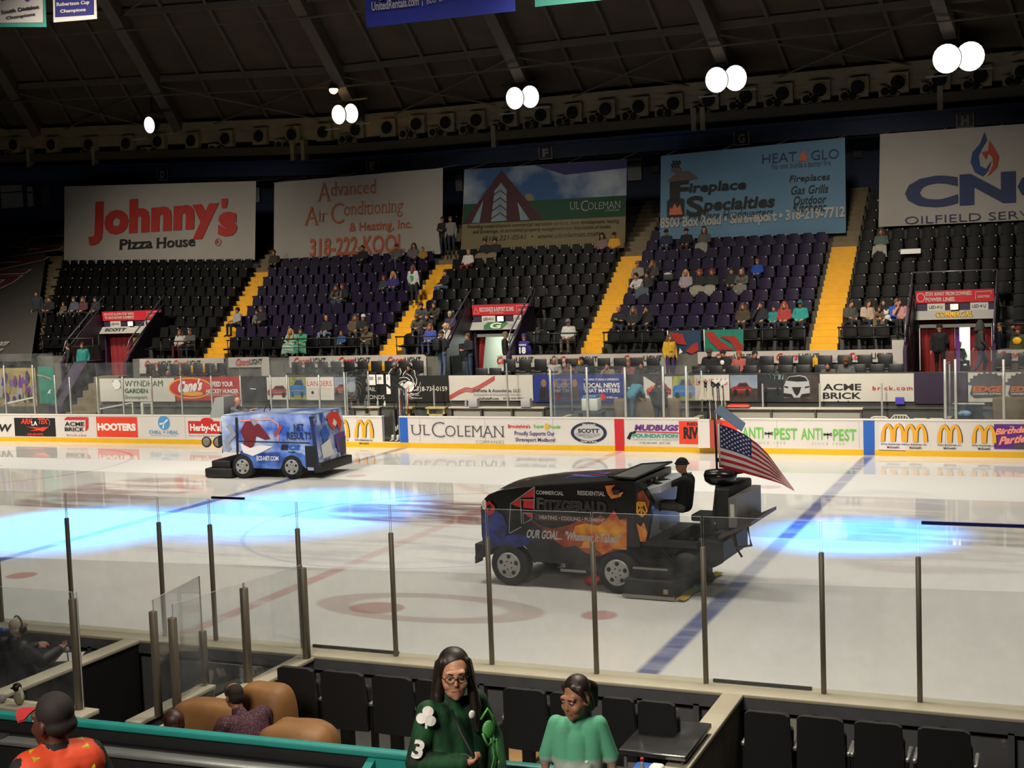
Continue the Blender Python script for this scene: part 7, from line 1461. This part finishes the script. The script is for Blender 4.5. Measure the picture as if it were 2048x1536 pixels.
# ================================================================ the people nearby
LIPC = mat('lip_skin', '#8a4a40', .5)
def turn(v, c, yaw, pitch=0.0): return c + Matrix.Rotation(yaw, 3, 'Z') @ Matrix.Rotation(pitch, 3, 'X') @ Vector(v)
def near(label, loc, rz, J, skin, cl, hyaw=0, hpitch=0, k=1.0, hs=1.0, voxel=.009, sleeve='top', loose=1.0, scale=1.0, belly=1.0, extra=None, nose=1.0, curl=0.0):
    """a close-up figure: body with modelled face and fingers; cl = {'top','bottom','shoe', ...} materials"""
    B = Body(); V = lambda n: Vector(J[n]); hd = V('head'); h = lambda *p: turn(Vector(p)*hs, hd, hyaw, hpitch)
    pe, ch, ne = V('pelvis'), V('chest'), V('neck'); L = loose
    for s in ('l', 'r'):
        sh, el, wr, hi, kn, an, to = (V(n+s) for n in ('sh_', 'el_', 'wr_', 'hip_', 'kn_', 'an_', 'toe_')); sg = 1 if s == 'l' else -1
        B.cap(hi, kn, .088*k, .062*k, 'bottom').cap(kn, an, .06*k, .042*k, 'bottom').cap(an, to, .042*k, .034*k, 'shoe')
        B.cap(sh, el, .060*k*L, .050*k*L, 'top')
        if sleeve == 'top': B.cap(el, wr, .052*k*L, .040*k*L, 'top')
        elif sleeve == 'half': B.cap(sh, sh+(el-sh)*.92, .064*k*L, .062*k*L, 'top').cap(sh+(el-sh)*.5, el, .04*k, .038*k, 'skin').cap(el, wr, .038*k, .026*k, 'skin')
        else: B.cap(el, wr, .044*k, .03*k, 'skin')
        B.cap(pe+(hi-pe)*.75, ch+(sh-ch)*.66, .115*k*belly, .10*k, 'top').cap(ch, sh, .10*k, .062*k*L, 'top')
        d = (wr-el).normalized(); nrm = Vector((sg*.9, .1, .2)).cross(d).normalized(); sd = d.cross(nrm).normalized()
        B.cap(wr-d*.01, wr+d*.045*k, .026*k, .030*k, 'skin').cap(wr+d*.03*k+sd*.018*k, wr+d*.075*k+sd*.02*k, .017*k, .015*k, 'skin').cap(wr+d*.03*k-sd*.018*k, wr+d*.075*k-sd*.02*k, .017*k, .015*k, 'skin')
        for q, (o_, ln) in enumerate(((-.030, .058), (-.010, .068), (.010, .064), (.029, .048))):
            b0 = wr+d*.082*k+sd*o_*k; b1 = b0+d*ln*(.5-.1*curl)*k+nrm*(.012+.012*curl)*k; b2 = b1+d*ln*(.25-.5*curl)*k+nrm*(.028+.004*curl)*k; B.cap(b0, b1, .0092*k, .0088*k, 'skin').cap(b1, b2, .0088*k, .0078*k, 'skin')
        t0 = wr+d*.03*k-sd*.028*k; B.cap(t0, t0+d*.035*k-sd*.022*k+nrm*.012*k, .012*k, .0105*k, 'skin').cap(t0+d*.035*k-sd*.022*k+nrm*.012*k, t0+d*.062*k-sd*.02*k+nrm*.026*k, .0105*k, .009*k, 'skin')
    B.cap(pe, ch, .13*k*belly, .125*k, 'top').cap(V('hip_l'), V('hip_r'), .108*k, .108*k, 'bottom').cap(ch+Vector((0, 0, .05)), ne-Vector((0, 0, .02)), .085*k, .062*k, 'top').cap(ne-Vector((0, 0, .04)), h(0, .02, -.02), .052*k, .052*hs, 'skin')
    R_ = lambda x, y, z: (x*hs, y*hs, z*hs)
    B.ball(h(0, .018, .045), R_(.076, .092, .088), 'skin').ball(h(0, -.026, -.018), R_(.070, .066, .082), 'skin').ball(h(0, -.040, -.068), R_(.054, .048, .042), 'skin').ball(h(0, -.064, -.096), R_(.022, .022, .02), 'skin')
    B.cap(h(0, -.09, .014), h(0, -.085-.022*nose, -.022), .010*hs, .0145*hs*nose, 'skin').cap(h(-.012*nose, -.080-.015*nose, -.026), h(.012*nose, -.080-.015*nose, -.026), .009*hs*nose, .009*hs*nose, 'skin').cap(h(-.04, -.076, .036), h(.04, -.076, .036), .016*hs, .016*hs, 'skin')
    for sx in (-1, 1): B.ball(h(.036*sx, -.058, -.028), R_(.03, .03, .03), 'skin'); B.ball(h(.077*sx, .015, -.004), R_(.014, .026, .036), 'skin')
    B.cap(h(-.017, -.083, -.060), h(.017, -.083, -.060), .0078*hs, .0078*hs, 'lip')
    if extra: extra(B, h)
    slots = {'skin': skin, 'top': cl['top'], 'bottom': cl['bottom'], 'shoe': cl.get('shoe', SHOE), 'lip': LIPC}
    for q in cl:
        if q not in slots: slots[q] = cl[q]
    t = thing('person', label, 'person', loc, rz); t.scale = (scale,)*3
    o = bpy.data.objects.new('body', B.mesh('body', voxel, slots, 4)); COL.objects.link(o); o.parent = t
    ew, ei = mat('eye_white', '#c9c2ba', .2), mat('iris_brown', '#1f130c', .2); br = cl.get('brow', clothc('1d140f'))
    for sx in (-1, 1):
        m = MB(); c = h(.030*sx, -.0795, .010); m.ball(c, (.0115*hs, .0115*hs, .0085*hs), ew, 12, 8); m.ball(h(.030*sx-.001, -.0880, .010), .0058*hs, ei, 10, 6); m.tube([h(.017*sx, -.089, .014), h(.030*sx, -.0925, .018), h(.043*sx, -.085, .013)], .0018*hs, br, 6); m.build('eye', t)
        m = MB().tube([h(.014*sx, -.093, .034), h(.032*sx, -.094, .039), h(.050*sx, -.080, .034)], .0030*hs, br, 6); m.build('eyebrow', t)
    t['_h'] = 0; del t['_h']
    return t, h, hd
def grown(t, name, fn, m_, voxel=.010, smooth=4):
    B = Body(); fn(B); o = bpy.data.objects.new(name, B.mesh(name, voxel, {'x': m_}, smooth)); COL.objects.link(o); o.parent = t; return o
# -- the long haired person in the green jersey
JG = mat2('jersey_green', '#04220f', '#0c4a24', 14, .40, .62, .8, (1, 1, .35)); WJ = sym(dict(STAND)); WJ = dict(WJ, sh_l=(.165, .02, 1.37), sh_r=(-.165, .02, 1.37), el_r=(-.28, .0, 1.10), wr_r=(-.10, -.24, 1.13), el_l=(.28, .02, 1.12), wr_l=(.22, -.14, .92))
yw = math.radians(58)
w, h, hd = near('long haired person in glasses and green shamrock jersey, holding a lanyard', (0, 0, 0), yw, WJ, mat('skin_fair', '#b78468', .5), dict(top=JG, bottom=clothc('3a3531')), hyaw=math.radians(-28), k=.94, loose=1.35, hs=1.12, belly=1.15, nose=.75, curl=1.0,  extra=lambda B, h: B.cap((-.05, 0, .82), (-.04, 0, 1.0), .16, .14, 'top').cap((.05, 0, .82), (.04, 0, 1.0), .16, .14, 'top'))
w.location = atY(909, 1352, -19.5)-(Matrix.Rotation(yw, 3, 'Z') @ Vector(WJ['head']))
def hairm(name, c1, c2):
    return mat2(name, c1, c2, 55, .35, .65, .5, (1, 1, .07))
HB = hairm('hair_dark_brown', '#0d0807', '#2c1d17')
def fn(B):
    B.ball(h(0, .030, .072), (.092, .100, .090), 'x')
    for sx in (-1, 1):
        B.cap(h(.068*sx, -.02, .085), h(.082*sx, -.005, .0), .022, .020, 'x').cap(h(.082*sx, -.005, .0), h(.095*sx, .0, -.10), .020, .030, 'x').cap(h(.095*sx, .0, -.10), h(.105*sx, -.03, -.30), .034, .016, 'x')
        for y0 in (.03, .07): B.cap(h(.080*sx, y0-.01, .06), h(.094*sx, y0, -.06), .024, .032, 'x').cap(h(.094*sx, y0, -.06), h(.108*sx, y0-.02, -.18), .032, .036, 'x').cap(h(.108*sx, y0-.02, -.18), h(.105*sx, y0-.05, -.31), .036, .012, 'x')
    B.cap(h(0, .10, .03), h(0, .12, -.25), .07, .07, 'x')
grown(w, 'hair', fn, HB)
m = MB(); GL = mat('glasses_frame', '#101014', .3)
for sx in (-1, 1): m.tube([h(.031*sx+.027*math.cos(a*.45), -.104+.004*abs(math.cos(a*.45)), .010+.019*math.sin(a*.45)) for a in range(14)], .0028, GL, 6, True); m.tube([h(.058*sx, -.10, .014), h(.078*sx, -.03, .012)], .0025, GL, 6)
m.tube([h(-.005, -.106, .012), h(.005, -.106, .012)], .0026, GL, 6); m.build('glasses', w)
# sleeve badge, number, crest and lanyard
S_A = Vector(WJ['sh_r']); S_B = Vector(WJ['el_r']); out = Vector((-.62, -.78, .1)).normalized(); dn = (S_B-S_A).normalized(); out = (out-dn*out.dot(dn)).normalized()
fr = Frame(S_A+out*.108-dn*.0, out.cross(dn)*-1, dn*-1); fr = Frame(S_A+out*.108, (-dn).cross(out), -dn); m = MB()
def onarm(u, v): r = .105; return S_A+dn*(-v)+(out*math.cos(u/r)+((-dn).cross(out))*math.sin(u/r))*(r-.012*min(1, max(0, -v)/.3))
class Arm:
    def at(s, u, v, lift=0): p = onarm(u, v); c = S_A+dn*(-v); return p+(p-c).normalized()*(lift+.006)
AR = Arm()
for an in (90, 210, 330): ell(m, AR, (.030*math.cos(math.radians(an)), -.02+.032*math.sin(math.radians(an))), .031, .031, WTX, .004+an*.00001, 14)
line(m, AR, [(0, -.03), (.014, -.085)], .012, WTX, .004); text(m, AR, '3', (-.032, -.265, .032, -.155), WTX, bold=.04, lift=.004); m.build('sleeve_badge', w)
m = MB(); LG = mat('lime_cord', '#4f9a4a', .5)
for q in ([(.02, -.26, 1.36), (.06, -.275, 1.42), (.10, -.265, 1.36), (.13, -.25, 1.30), (.10, -.265, 1.22), (.05, -.275, 1.20), (.02, -.275, 1.28)], [(.08, -.27, 1.24), (.10, -.27, 1.12), (.07, -.27, 1.04), (.05, -.27, .98)], [(.12, -.26, 1.22), (.13, -.255, 1.1), (.11, -.26, 1.02), (.14, -.25, 1.08)]): m.tube(q, .008, LG, 6)
m.ball((.07, -.262, 1.29), (.045, .02, .055), LG); m.build('crest', w)
m = MB().tube([(-.08, -.10, 1.40), (-.09, -.20, 1.30), (-.07, -.27, 1.20), (-.055, -.325, 1.12), (-.06, -.31, 1.04), (-.06, -.30, .98)], .010, mat('strap_black', '#111113', .6), 6); m.build('lanyard', w); MB().rbox(-.095, -.025, -.32, -.28, .85, .98, mat('phone_pink', '#b0206a', .4), .012).build('pink_phone', w)
m = MB(); m.ball((.03, -.150, 1.36), (.022, .012, .026), WTX); m.build('collar_badge', w)
# -- the child in the mint tie-dye tee
TEE = mat('tee_mint', '#4f9a7a', .85); nt = TEE.node_tree; b_ = nt.nodes['Principled BSDF']; tc = nt.nodes.new('ShaderNodeTexCoord'); sx_ = nt.nodes.new('ShaderNodeSeparateXYZ'); nz = nt.nodes.new('ShaderNodeTexNoise'); nz.inputs['Scale'].default_value = 14; ad = nt.nodes.new('ShaderNodeMath'); ad.operation = 'MULTIPLY_ADD'; ad.inputs[1].default_value = .05; rp = nt.nodes.new('ShaderNodeValToRGB')
nt.links.new(tc.outputs['Object'], sx_.inputs[0]); nt.links.new(tc.outputs['Object'], nz.inputs['Vector']); nt.links.new(nz.outputs['Fac'], ad.inputs[0]); nt.links.new(sx_.outputs[2], ad.inputs[2]); nt.links.new(ad.outputs[0], rp.inputs[0]); nt.links.new(rp.outputs[0], b_.inputs['Base Color'])
els = rp.color_ramp.elements; els[0].position = 0; els[0].color = srgb('#33619f'); els[1].position = 1.0; els[1].color = srgb('#59a683')
for pos_, c_ in ((1.035, 0),): pass
for pos_, c_ in ((.955, '#3a68a6'), (.97, '#9aa6a0'), (.995, '#a3aaa2')):
    e_ = els.new(pos_); e_.color = srgb(c_)
mp = nt.nodes.new('ShaderNodeMapRange'); mp.inputs[1].default_value = .0; mp.inputs[2].default_value = 1.22; nt.links.new(ad.outputs[0], mp.inputs[0]); nt.links.new(mp.outputs[0], rp.inputs[0])
for e_, p_ in zip(list(els), (.0, .885, .91, .935, .97)): e_.position = p_
els[4].color = srgb('#59a683'); e_ = els.new(.955); e_.color = srgb('#8fa99b')
CJ = dict(STAND, sh_l=(.15, .02, 1.38), el_l=(.235, .03, 1.12), wr_l=(.25, -.04, .88)); CJ = dict(CJ, sh_r=(-.15, .02, 1.38), el_r=(-.235, .03, 1.12), wr_r=(-.25, -.04, .88)); yw = math.radians(14)
g, h, hd = near('child with dark tied hair in mint, white and blue tie dye tee', (0, 0, 0), yw, CJ, mat('skin_tan', '#a06f55', .5), dict(top=TEE, bottom=clothc('2a2f3a')), hyaw=math.radians(-32), hpitch=math.radians(10), k=.86, hs=1.16, nose=.75, sleeve='half', loose=1.12, scale=.88, belly=.98, extra=lambda B, h: B.cap((-.04, 0, .88), (-.04, 0, 1.05), .13, .115, 'top').cap((.04, 0, .88), (.04, 0, 1.05), .13, .115, 'top'))
g.location = atY(1152, 1398, -19.0)-(Matrix.Rotation(yw, 3, 'Z') @ Vector(CJ['head']))*.88
HD2 = hairm('hair_black_brown', '#0e0908', '#34241c')
def fn(B):
    B.ball(h(0, .030, .070), (.093, .102, .088), 'x').cap(h(.062, -.03, .085), h(.086, -.01, .0), .024, .012, 'x').cap(h(-.066, -.02, .085), h(-.082, .0, .03), .02, .012, 'x').cap(h(.03, -.055, .105), h(.072, -.035, .065), .018, .018, 'x')
    B.cap(h(0, .10, .05), h(.0, .16, .0), .045, .05, 'x').cap(h(0, .16, 0), h(.0, .17, -.12), .05, .02, 'x'); B.cap(h(.05, .05, .0), h(.03, .09, -.09), .04, .03, 'x')
grown(g, 'hair', fn, HD2); m = MB().ball((.075, -.150, 1.165), (.014, .008, .014), WTX); m.build('chest_print', g)
# -- the staff member in the orange vest
ORG = mat('vest_orange', '#c8401a', .7, noise=.06); YLT = mat('vest_yellow_tape', '#b3a31c', .5)
VJ = dict(STAND, el_l=(.27, .06, 1.14), el_r=(-.27, .06, 1.14)); yw = math.radians(-118)
def ex(B, h): B.cap((-.12, .01, 1.34), (.12, .01, 1.34), .128, .128, 'vest').cap((0, .02, .98), (0, .02, 1.32), .155, .145, 'vest').cap((-.09, .0, .98), (-.10, .01, 1.32), .150, .138, 'vest').cap((.09, .0, .98), (.10, .01, 1.32), .150, .138, 'vest').cap((-.08, .01, 1.40), (-.15, .01, 1.39), .075, .07, 'vest').cap((.08, .01, 1.40), (.15, .01, 1.39), .075, .07, 'vest')
v, h, hd = near('person in orange safety vest and dark cap with red brim', (0, 0, 0), yw, VJ, mat('skin_deep', '#4a2a1c', .5), dict(top=clothc('101012'), bottom=clothc('17181c'), vest=ORG), hyaw=math.radians(22), k=1.08, hs=1.12, extra=ex, voxel=.010)
v.location = atY(105, 1446, -21.3)-(Matrix.Rotation(yw, 3, 'Z') @ Vector(VJ['head']))
CAPM = mat('cap_dark', '#19110f', .8); grown(v, 'cap', lambda B: B.ball(h(0, .022, .062), (.096, .112, .098), 'x').ball(h(0, .05, .0), (.088, .085, .06), 'x'), CAPM)
m = MB().grid(lambda a, c: h(.084*(2*a-1)*(1-.12*c), -.085-.13*c*(1-(2*a-1)**2*.55), .062-.02*c-.03*(2*a-1)**2), 10, 5, mat('cap_brim_red', '#a3282a', .6)); m.grid(lambda a, c: h(.084*(1-2*a)*(1-.12*c), -.085-.13*c*(1-(2*a-1)**2*.55), .055-.02*c-.03*(2*a-1)**2), 10, 5, MATS['cap_brim_red']); m.build('cap_brim', v)
def tape(pts, nm='reflective_tape'):
    m = MB(); pts = [Vector(p) for p in pts]; vs = []
    for p in pts: n_ = Vector((p.x*.3, p.y, max(0, (p.z-1.32)*3))).normalized(); q = p+n_*.008; vs += [q+Vector((-.018, 0, 0)), q+Vector((.018, 0, 0))]
    m.add(vs, [(2*i, 2*i+1, 2*i+3, 2*i+2) for i in range(len(pts)-1)], YLT); m.build(nm, v)
for sx in (-1, 1): tape([(.13*sx, -.13, 1.30), (.125*sx, -.08, 1.43), (.12*sx, .01, 1.462), (.125*sx, .085, 1.435), (.13*sx, .132, 1.34), (.13*sx, .150, 1.2), (.13*sx, .150, 1.05)])
# -- the man on the couch and the head beside him
DOT = mat('shirt_maroon', '#3a1826', .8); nt = DOT.node_tree; vo = nt.nodes.new('ShaderNodeTexVoronoi'); vo.inputs['Scale'].default_value = 55; rp = nt.nodes.new('ShaderNodeValToRGB'); tc = nt.nodes.new('ShaderNodeTexCoord'); nt.links.new(tc.outputs['Object'], vo.inputs['Vector']); nt.links.new(vo.outputs['Distance'], rp.inputs[0]); rp.color_ramp.elements[0].position = .22; rp.color_ramp.elements[0].color = srgb('#7a5a66'); rp.color_ramp.elements[1].position = .30; rp.color_ramp.elements[1].color = srgb('#3a1826'); nt.links.new(rp.outputs[0], nt.nodes['Principled BSDF'].inputs['Base Color'])
MJ = dict(SIT, chest=(0, -.14, .86), neck=(0, -.24, 1.03), head=(0, -.31, 1.15), sh_l=(.21, -.16, .95), sh_r=(-.21, -.16, .95), el_l=(.29, -.24, .72), wr_l=(.16, -.44, .66), el_r=(-.29, -.24, .72), wr_r=(-.16, -.44, .66)); yw = math.radians(-112)
c_, h, hd = near('balding person in maroon dotted shirt leaning on the tan couch', (0, 0, 0), yw, MJ, mat('skin_olive', '#8d5d44', .5), dict(top=DOT, bottom=clothc('20242c')), hyaw=math.radians(-6), hpitch=math.radians(8), k=1.12, loose=1.3, sleeve='half', belly=1.25, voxel=.010)
c_.location = atY(468, 1393, -16.1)-(Matrix.Rotation(yw, 3, 'Z') @ Vector(MJ['head']))
grown(c_, 'hair', lambda B: B.ball(h(0, .03, .045), (.083, .09, .084), 'x').ball(h(0, .05, .0), (.080, .07, .075), 'x').cap(h(-.07, .0, .03), h(-.06, -.05, .075), .022, .016, 'x').cap(h(.07, .0, .03), h(.06, -.05, .075), .022, .016, 'x').cap(h(-.05, -.055, .09), h(.05, -.055, .09), .018, .018, 'x'), clothc('1c130f'))
BJ = dict(SIT); yw = math.radians(-105)
k_, h, hd = near('brown haired person low behind the teal rail, only the top of the head showing', (0, 0, 0), yw, BJ, mat('skin_fair', ''), dict(top=clothc('3a3a40'), bottom=clothc('20242c')), k=1.0, voxel=.012)
k_.location = atY(345, 1449, -16.6)-(Matrix.Rotation(yw, 3, 'Z') @ Vector(BJ['head']))
grown(k_, 'hair', lambda B: B.ball(h(0, .02, .05), (.098, .108, .10), 'x').ball(h(0, .05, .0), (.09, .08, .08), 'x'), hairm('hair_auburn', '#1c0d09', '#45241a'))
# -- the person with headphones
HJ = dict(SIT, head=(0, -.06, 1.14), el_r=(-.30, -.14, .74), wr_r=(-.24, -.42, .80), el_l=(.30, -.14, .74), wr_l=(.20, -.40, .80)); yw = math.radians(168)
p_, h, hd = near('person in headphones and black jacket sitting at the scorer desk', (0, 0, 0), yw, HJ, SKIN, dict(top=mat('jacket_black', '#0b0c0f', .55), bottom=clothc('17181c')), k=1.25, loose=1.2, voxel=.012)
p_.location = atY(38, 1256, -14.35)-(Matrix.Rotation(yw, 3, 'Z') @ Vector(HJ['head']))
grown(p_, 'hair', lambda B: B.ball(h(0, .03, .045), (.088, .098, .096), 'x').ball(h(0, .05, -.01), (.082, .07, .07), 'x'), mat('hair_white', '#a89a86', .8, noise=.15, scale=40))
t = thing('headphones', 'black over ear headphones on the white haired person', 'headphones', p_.location, yw); m = MB().tube([h(.098*math.cos(a*math.pi/10), .015, .02+.135*math.sin(a*math.pi/10)) for a in range(11)], .009, BLK, 8); m.build('headband', t)
for sx in (-1, 1): MB().lathe([(.02, .03), (.042, .02), (.045, -.01), (.03, -.02)], h(.10*sx, .015, .0), (Matrix.Rotation(0, 3, 'Z') @ Vector((sx, 0, 0))), BLK, 16).build('ear_cup', t)
p = atY(7, 1261, -14.2); tag(MB().ball(p, (.04, .04, .04), ADB).build('blue_ball'), 'small blue microphone foam at the far left edge', 'foam')
# ================================================================ things around the far benches
def bottle(px, py, Y, lab, h_=.26, col=None):
    p = atY(px, py, Y); t = thing('water_bottle', lab, 'bottle', (p.x, Y, 1.262), 0, 'bottles on the bench'); MB().lathe([(.04, 0), (.042, .02), (.042, h_*.62), (.018, h_*.85), (.016, h_)], (0, 0, 0), (0, 0, 1), col or CLR, 12).build('body', t); MB().lathe([(.02, h_), (.02, h_+.025)], (0, 0, 0), (0, 0, 1), PIN, 10).build('cap', t)
for i, (px, lab) in enumerate(((731, 'leftmost clear bottle on the white bench left of the sticks'), (735.5, 'second clear bottle, touching the leftmost, on the bench'), (756, 'clear bottle in the middle of the white bench'))): bottle(px, 815, 14.55, lab)
bottle(770, 815, 14.55, 'small white squeeze bottle nearest the black sticks', .18, PIN); bottle(932, 816, 14.55, 'clear bottle beside the white notice box on the long bench'); bottle(1450, 814, 14.55, 'green bottle beside the red towels', .24, mat('bottle_green', '#8a9a80', .3))
for px, lab in ((948, 'white notice box on the bench, left of two'), (1053, 'white notice box on the bench, right of two')):
    p = atY(px, 815, 14.5); tag(MB().rbox(p.x-.17, p.x+.17, 14.4, 14.62, 1.262, 1.56, mat('notice_white', '#b4aeb0', .5), .01).build('notice_box'), lab, 'box', 'notice boxes on the bench')
a, c = atY(1452, 818, 14.5), atY(1500, 818, 14.5); m = MB()
for i, (z, mt) in enumerate(((1.262, RED), (1.30, PINK), (1.335, RED))): m.rbox(a.x+.06*i, c.x-.04*i, 14.42, 14.65, z, z+.035, mt, .012)
tag(m.build('towel_stack'), 'folded red towels on the bench right of the sticks', 'towels')
# hockey sticks standing in racks
SHF = ['#17181c', '#22262e', '#8d2a24', '#b9b9b4', '#24344a', '#5a3a2a']
def stick(x, y, z, tilt, lean, col, lab, flip):
    t = thing('hockey_stick', lab, 'hockey stick', (x, y, z), 0, None); m = MB(); m.bar((0, 0, 0), (tilt, lean, 1.45), .03, .022, clothc(col)); m.build('shaft', t); m = MB(); m.bar((tilt, lean, 1.44), (tilt+.25*flip, lean-.02, 1.62), .02, .075, clothc('c4c2bb' if flip > 0 else '17181c')); m.build('blade', t); MB().bar((0, 0, -.0), (tilt*.1, lean*.1, .16), .036, .028, PIN).build('grip', t)
p = atY(800, 850, 13.55); p2 = atY(1432, 850, 13.6); cn = 'first second third fourth fifth sixth seventh eighth ninth'.split()
rk = thing('stick_rack', 'black stick rack in the gate gap by the blue stripe', 'rack', (p.x, 13.75, 0)); MB().box(-.25, .35, -.04, .04, .95, 1.02, BLK).box(-.25, .35, -.04, .04, .0, .06, BLK).build('bar', rk); MB().box(-.27, -.22, -.05, .05, 0, 1.25, BLK).build('upright', rk); MB().box(.32, .37, -.05, .05, 0, 1.25, BLK).build('upright', rk)
rk2 = thing('stick_rack', 'black stick rack behind the swung gate under the towels', 'rack', (p2.x, 13.75, 0)); MB().box(-.3, .35, -.04, .04, .95, 1.02, BLK).build('bar', rk2); MB().box(-.32, -.27, -.05, .05, 0, 1.25, BLK).build('upright', rk2); MB().box(.34, .39, -.05, .05, 0, 1.25, BLK).build('upright', rk2)
for i in range(9): stick(p.x-.2+.06*i, 13.62+.02*(i % 3), .55 if i % 2 else .5, (.05*((i*7) % 5-2)), .08, SHF[i % 5], 'hockey stick, %s from left in the rack by the blue stripe' % cn[i], 1 if i % 3 else -1)
for i in range(9): stick(p2.x-.24+.065*i, 13.62+.02*(i % 3), .62 if i % 2 else .55, .03*((i*5) % 5-2), .08, SHF[(i*2+1) % 6], 'hockey stick, %s from left in the rack behind the flag' % cn[i], 1 if i % 2 else -1)
for px, lab in ((1404, 'white towel hung left beside the stick rack'), (1418, 'white towel hung right beside the stick rack')):
    q = atY(px, 780, 13.5); m = MB(); m.grid(lambda a, c: (q.x+(a-.5)*(.10+.16*c), 13.5+.04*math.sin(a*9+c*3), q.z+.28-.58*c), 8, 6, mat('towel_white', '#b9b3a2', .9)); m.grid(lambda a, c: (q.x+(.5-a)*(.10+.16*c), 13.53+.04*math.sin((1-a)*9+c*3), q.z+.28-.58*c), 8, 6, MATS['towel_white']); tag(m.build('towel'), lab, 'towel')
# skates under the first rack
q = atY(790, 884, 13.4); t = thing('skates', 'pair of pale skates on the floor in the gate gap', 'skates', (q.x, 13.4, 0))
for sx in (-.1, .1): MB().rbox(sx-.05, sx+.05, -.15, .12, .12, .22, PIN, .03).rbox(sx-.05, sx+.05, .0, .12, .2, .38, PIN, .03).box(sx-.006, sx+.006, -.16, .14, .02, .12, CHR).build('skate', t)
MB().box(xg0, xg1, 13.12, 13.5, .0, .2, BLK).build('floor_gate_step')['kind'] = 'structure'
# white plastic chairs behind the boards on the right
PLW = mat('plastic_white', '#c6c0b2', .5)
def plastic_chair(px, yt, solid, lab):
    q = atY(px, yt, 13.9); t = thing('plastic_chair', lab, 'chair', (q.x, 13.9, 0), 0, 'white plastic chairs'); zt = q.z; m = MB().tube([(-.26, .12, zt-.5), (-.25, .16, zt-.08), (-.17, .18, zt), (.17, .18, zt), (.25, .16, zt-.08), (.26, .12, zt-.5)], .025, PLW, 8)
    if solid: m.grid(lambda a, c: ((a-.5)*.5, .17-.04*(1-c), zt-.45+.45*c), 4, 3, PLW)
    else:
        for i in range(5): m.tube([(-.16+.08*i, .18, zt), (-.16+.08*i, .13, zt-.45)], .012, PLW, 6)
    m.build('backrest', t); MB().rbox(-.25, .25, -.28, .16, .40, .44, PLW, .015).build('seat', t)
    for sx in (-.23, .23):
        for y in (-.25, .14): MB().tube([(sx, y, 0), (sx, y, .41)], .02, PLW, 6).build('leg', t)
for a in ((1757, 835, True, 'solid backed white plastic chair right of the blue stripe'), (1799, 832, False, 'slatted white plastic chair, tallest behind the arches'), (1839, 839, False, 'low white plastic chair third from left behind the arches'), (1872, 839, False, 'low white plastic chair nearest the scuffed pane')): plastic_chair(*a)
# the media box between the benches and the far right box
q = atY(1183, 806, 14.0); t = thing('drink_cooler', 'white cooler cart with blue lid behind the middle glass', 'cooler', (q.x, 14.0, 0)); MB().rbox(-.28, .28, -.22, .22, 1.2, 1.62, PIN, .03).build('body', t); MB().rbox(-.24, .24, -.2, .2, 1.62, 1.72, mat('cooler_blue', '#4f7fb0', .5), .03).build('lid', t); MB().box(-.45, .45, -.25, .25, 1.14, 1.19, GMT).build('tray', t)
for sx in (-.4, .4): MB().box(sx-.02, sx+.02, -.2, .2, 0, 1.14, GMT).build('leg', t)
for px, lab, wd in ((1241, 'tan armchair back left of the teal hoodie behind the middle glass', .45), (1292, 'tan armchair back between two standing people behind the middle glass', .72), (1345, 'tan armchair back right of the dark jacket behind the middle glass', .5)):
    q = atY(px, 826, 14.9); tag(MB().rbox(q.x-wd/2, q.x+wd/2, 14.8, 15.1, .4, 1.52, mat('armchair_tan', '#6b5c46', .8, noise=.15), .08).rbox(q.x-wd/2, q.x+wd/2, 14.35, 14.85, .3, .7, MATS['armchair_tan'], .06).build('armchair'), lab, 'armchair')
q = atY(1985, 825, 14.9); q2 = atY(2060, 825, 14.9); tag(MB().rbox(q.x, q2.x, 14.8, 15.1, .4, 1.56, MATS['armchair_tan'], .08).build('sofa_back'), 'brown sofa back behind the far right glass', 'sofa')
q = atY(1935, 838, 13.8); t = thing('bench_tray', 'dark tray with a blue and white bundle behind the far right glass', 'tray', (q.x, 13.9, 0)); MB().box(-.45, .45, -.2, .4, .98, 1.06, BLKP).box(-.4, .4, .38, .42, 1.06, 1.4, BLKP).box(-.45, .45, .38, .43, 1.4, 1.44, PIN).build('tray', t); MB().ball((-.08, .0, 1.16), (.2, .12, .1), mat('bundle_blue', '#7fa3bf', .7)).build('bundle', t)
for sx in (-.42, .42): MB().box(sx-.02, sx+.02, -.18, .38, 0, .98, GMT).build('leg', t)
q = atY(62, 815, 14.5)
tag(MB().bar((atY(10, 822, 14.4).x, 14.4, 1.35), (atY(70, 808, 14.4).x, 14.4, 1.62), .06, .06, PIN).bar((atY(10, 822, 14.4).x, 14.4, .0), (atY(10, 822, 14.4).x, 14.4, 1.35), .06, .06, GMT).build('white_beam'), 'slanting white beam behind the far left glass below the mural', 'beam')
a, c = atY(200, 828, 14.3), atY(266, 815, 14.3); tag(MB().bar((a.x, 14.3, 1.16), (c.x, 14.3, 1.42), .05, .05, PIN).box(c.x-.03, c.x+.03, 14.27, 14.33, 0, 1.42, PIN).box(a.x-.03, a.x+.03, 14.27, 14.33, 0, 1.16, PIN).build('white_frame'), 'white slanting frame behind the glass below the hotel banner', 'frame')
a, c = atY(282, 815, 14.3), atY(304, 815, 14.3); tag(MB().box(a.x, c.x, 14.28, 14.33, 1.38, 1.43, PIN).box(a.x, a.x+.12, 14.28, 14.33, 0, 1.38, PIN).box(c.x-.05, c.x, 14.28, 14.33, 0, 1.38, PIN).build('white_frame'), 'white doorway shaped frame behind the glass below the red banner', 'frame')
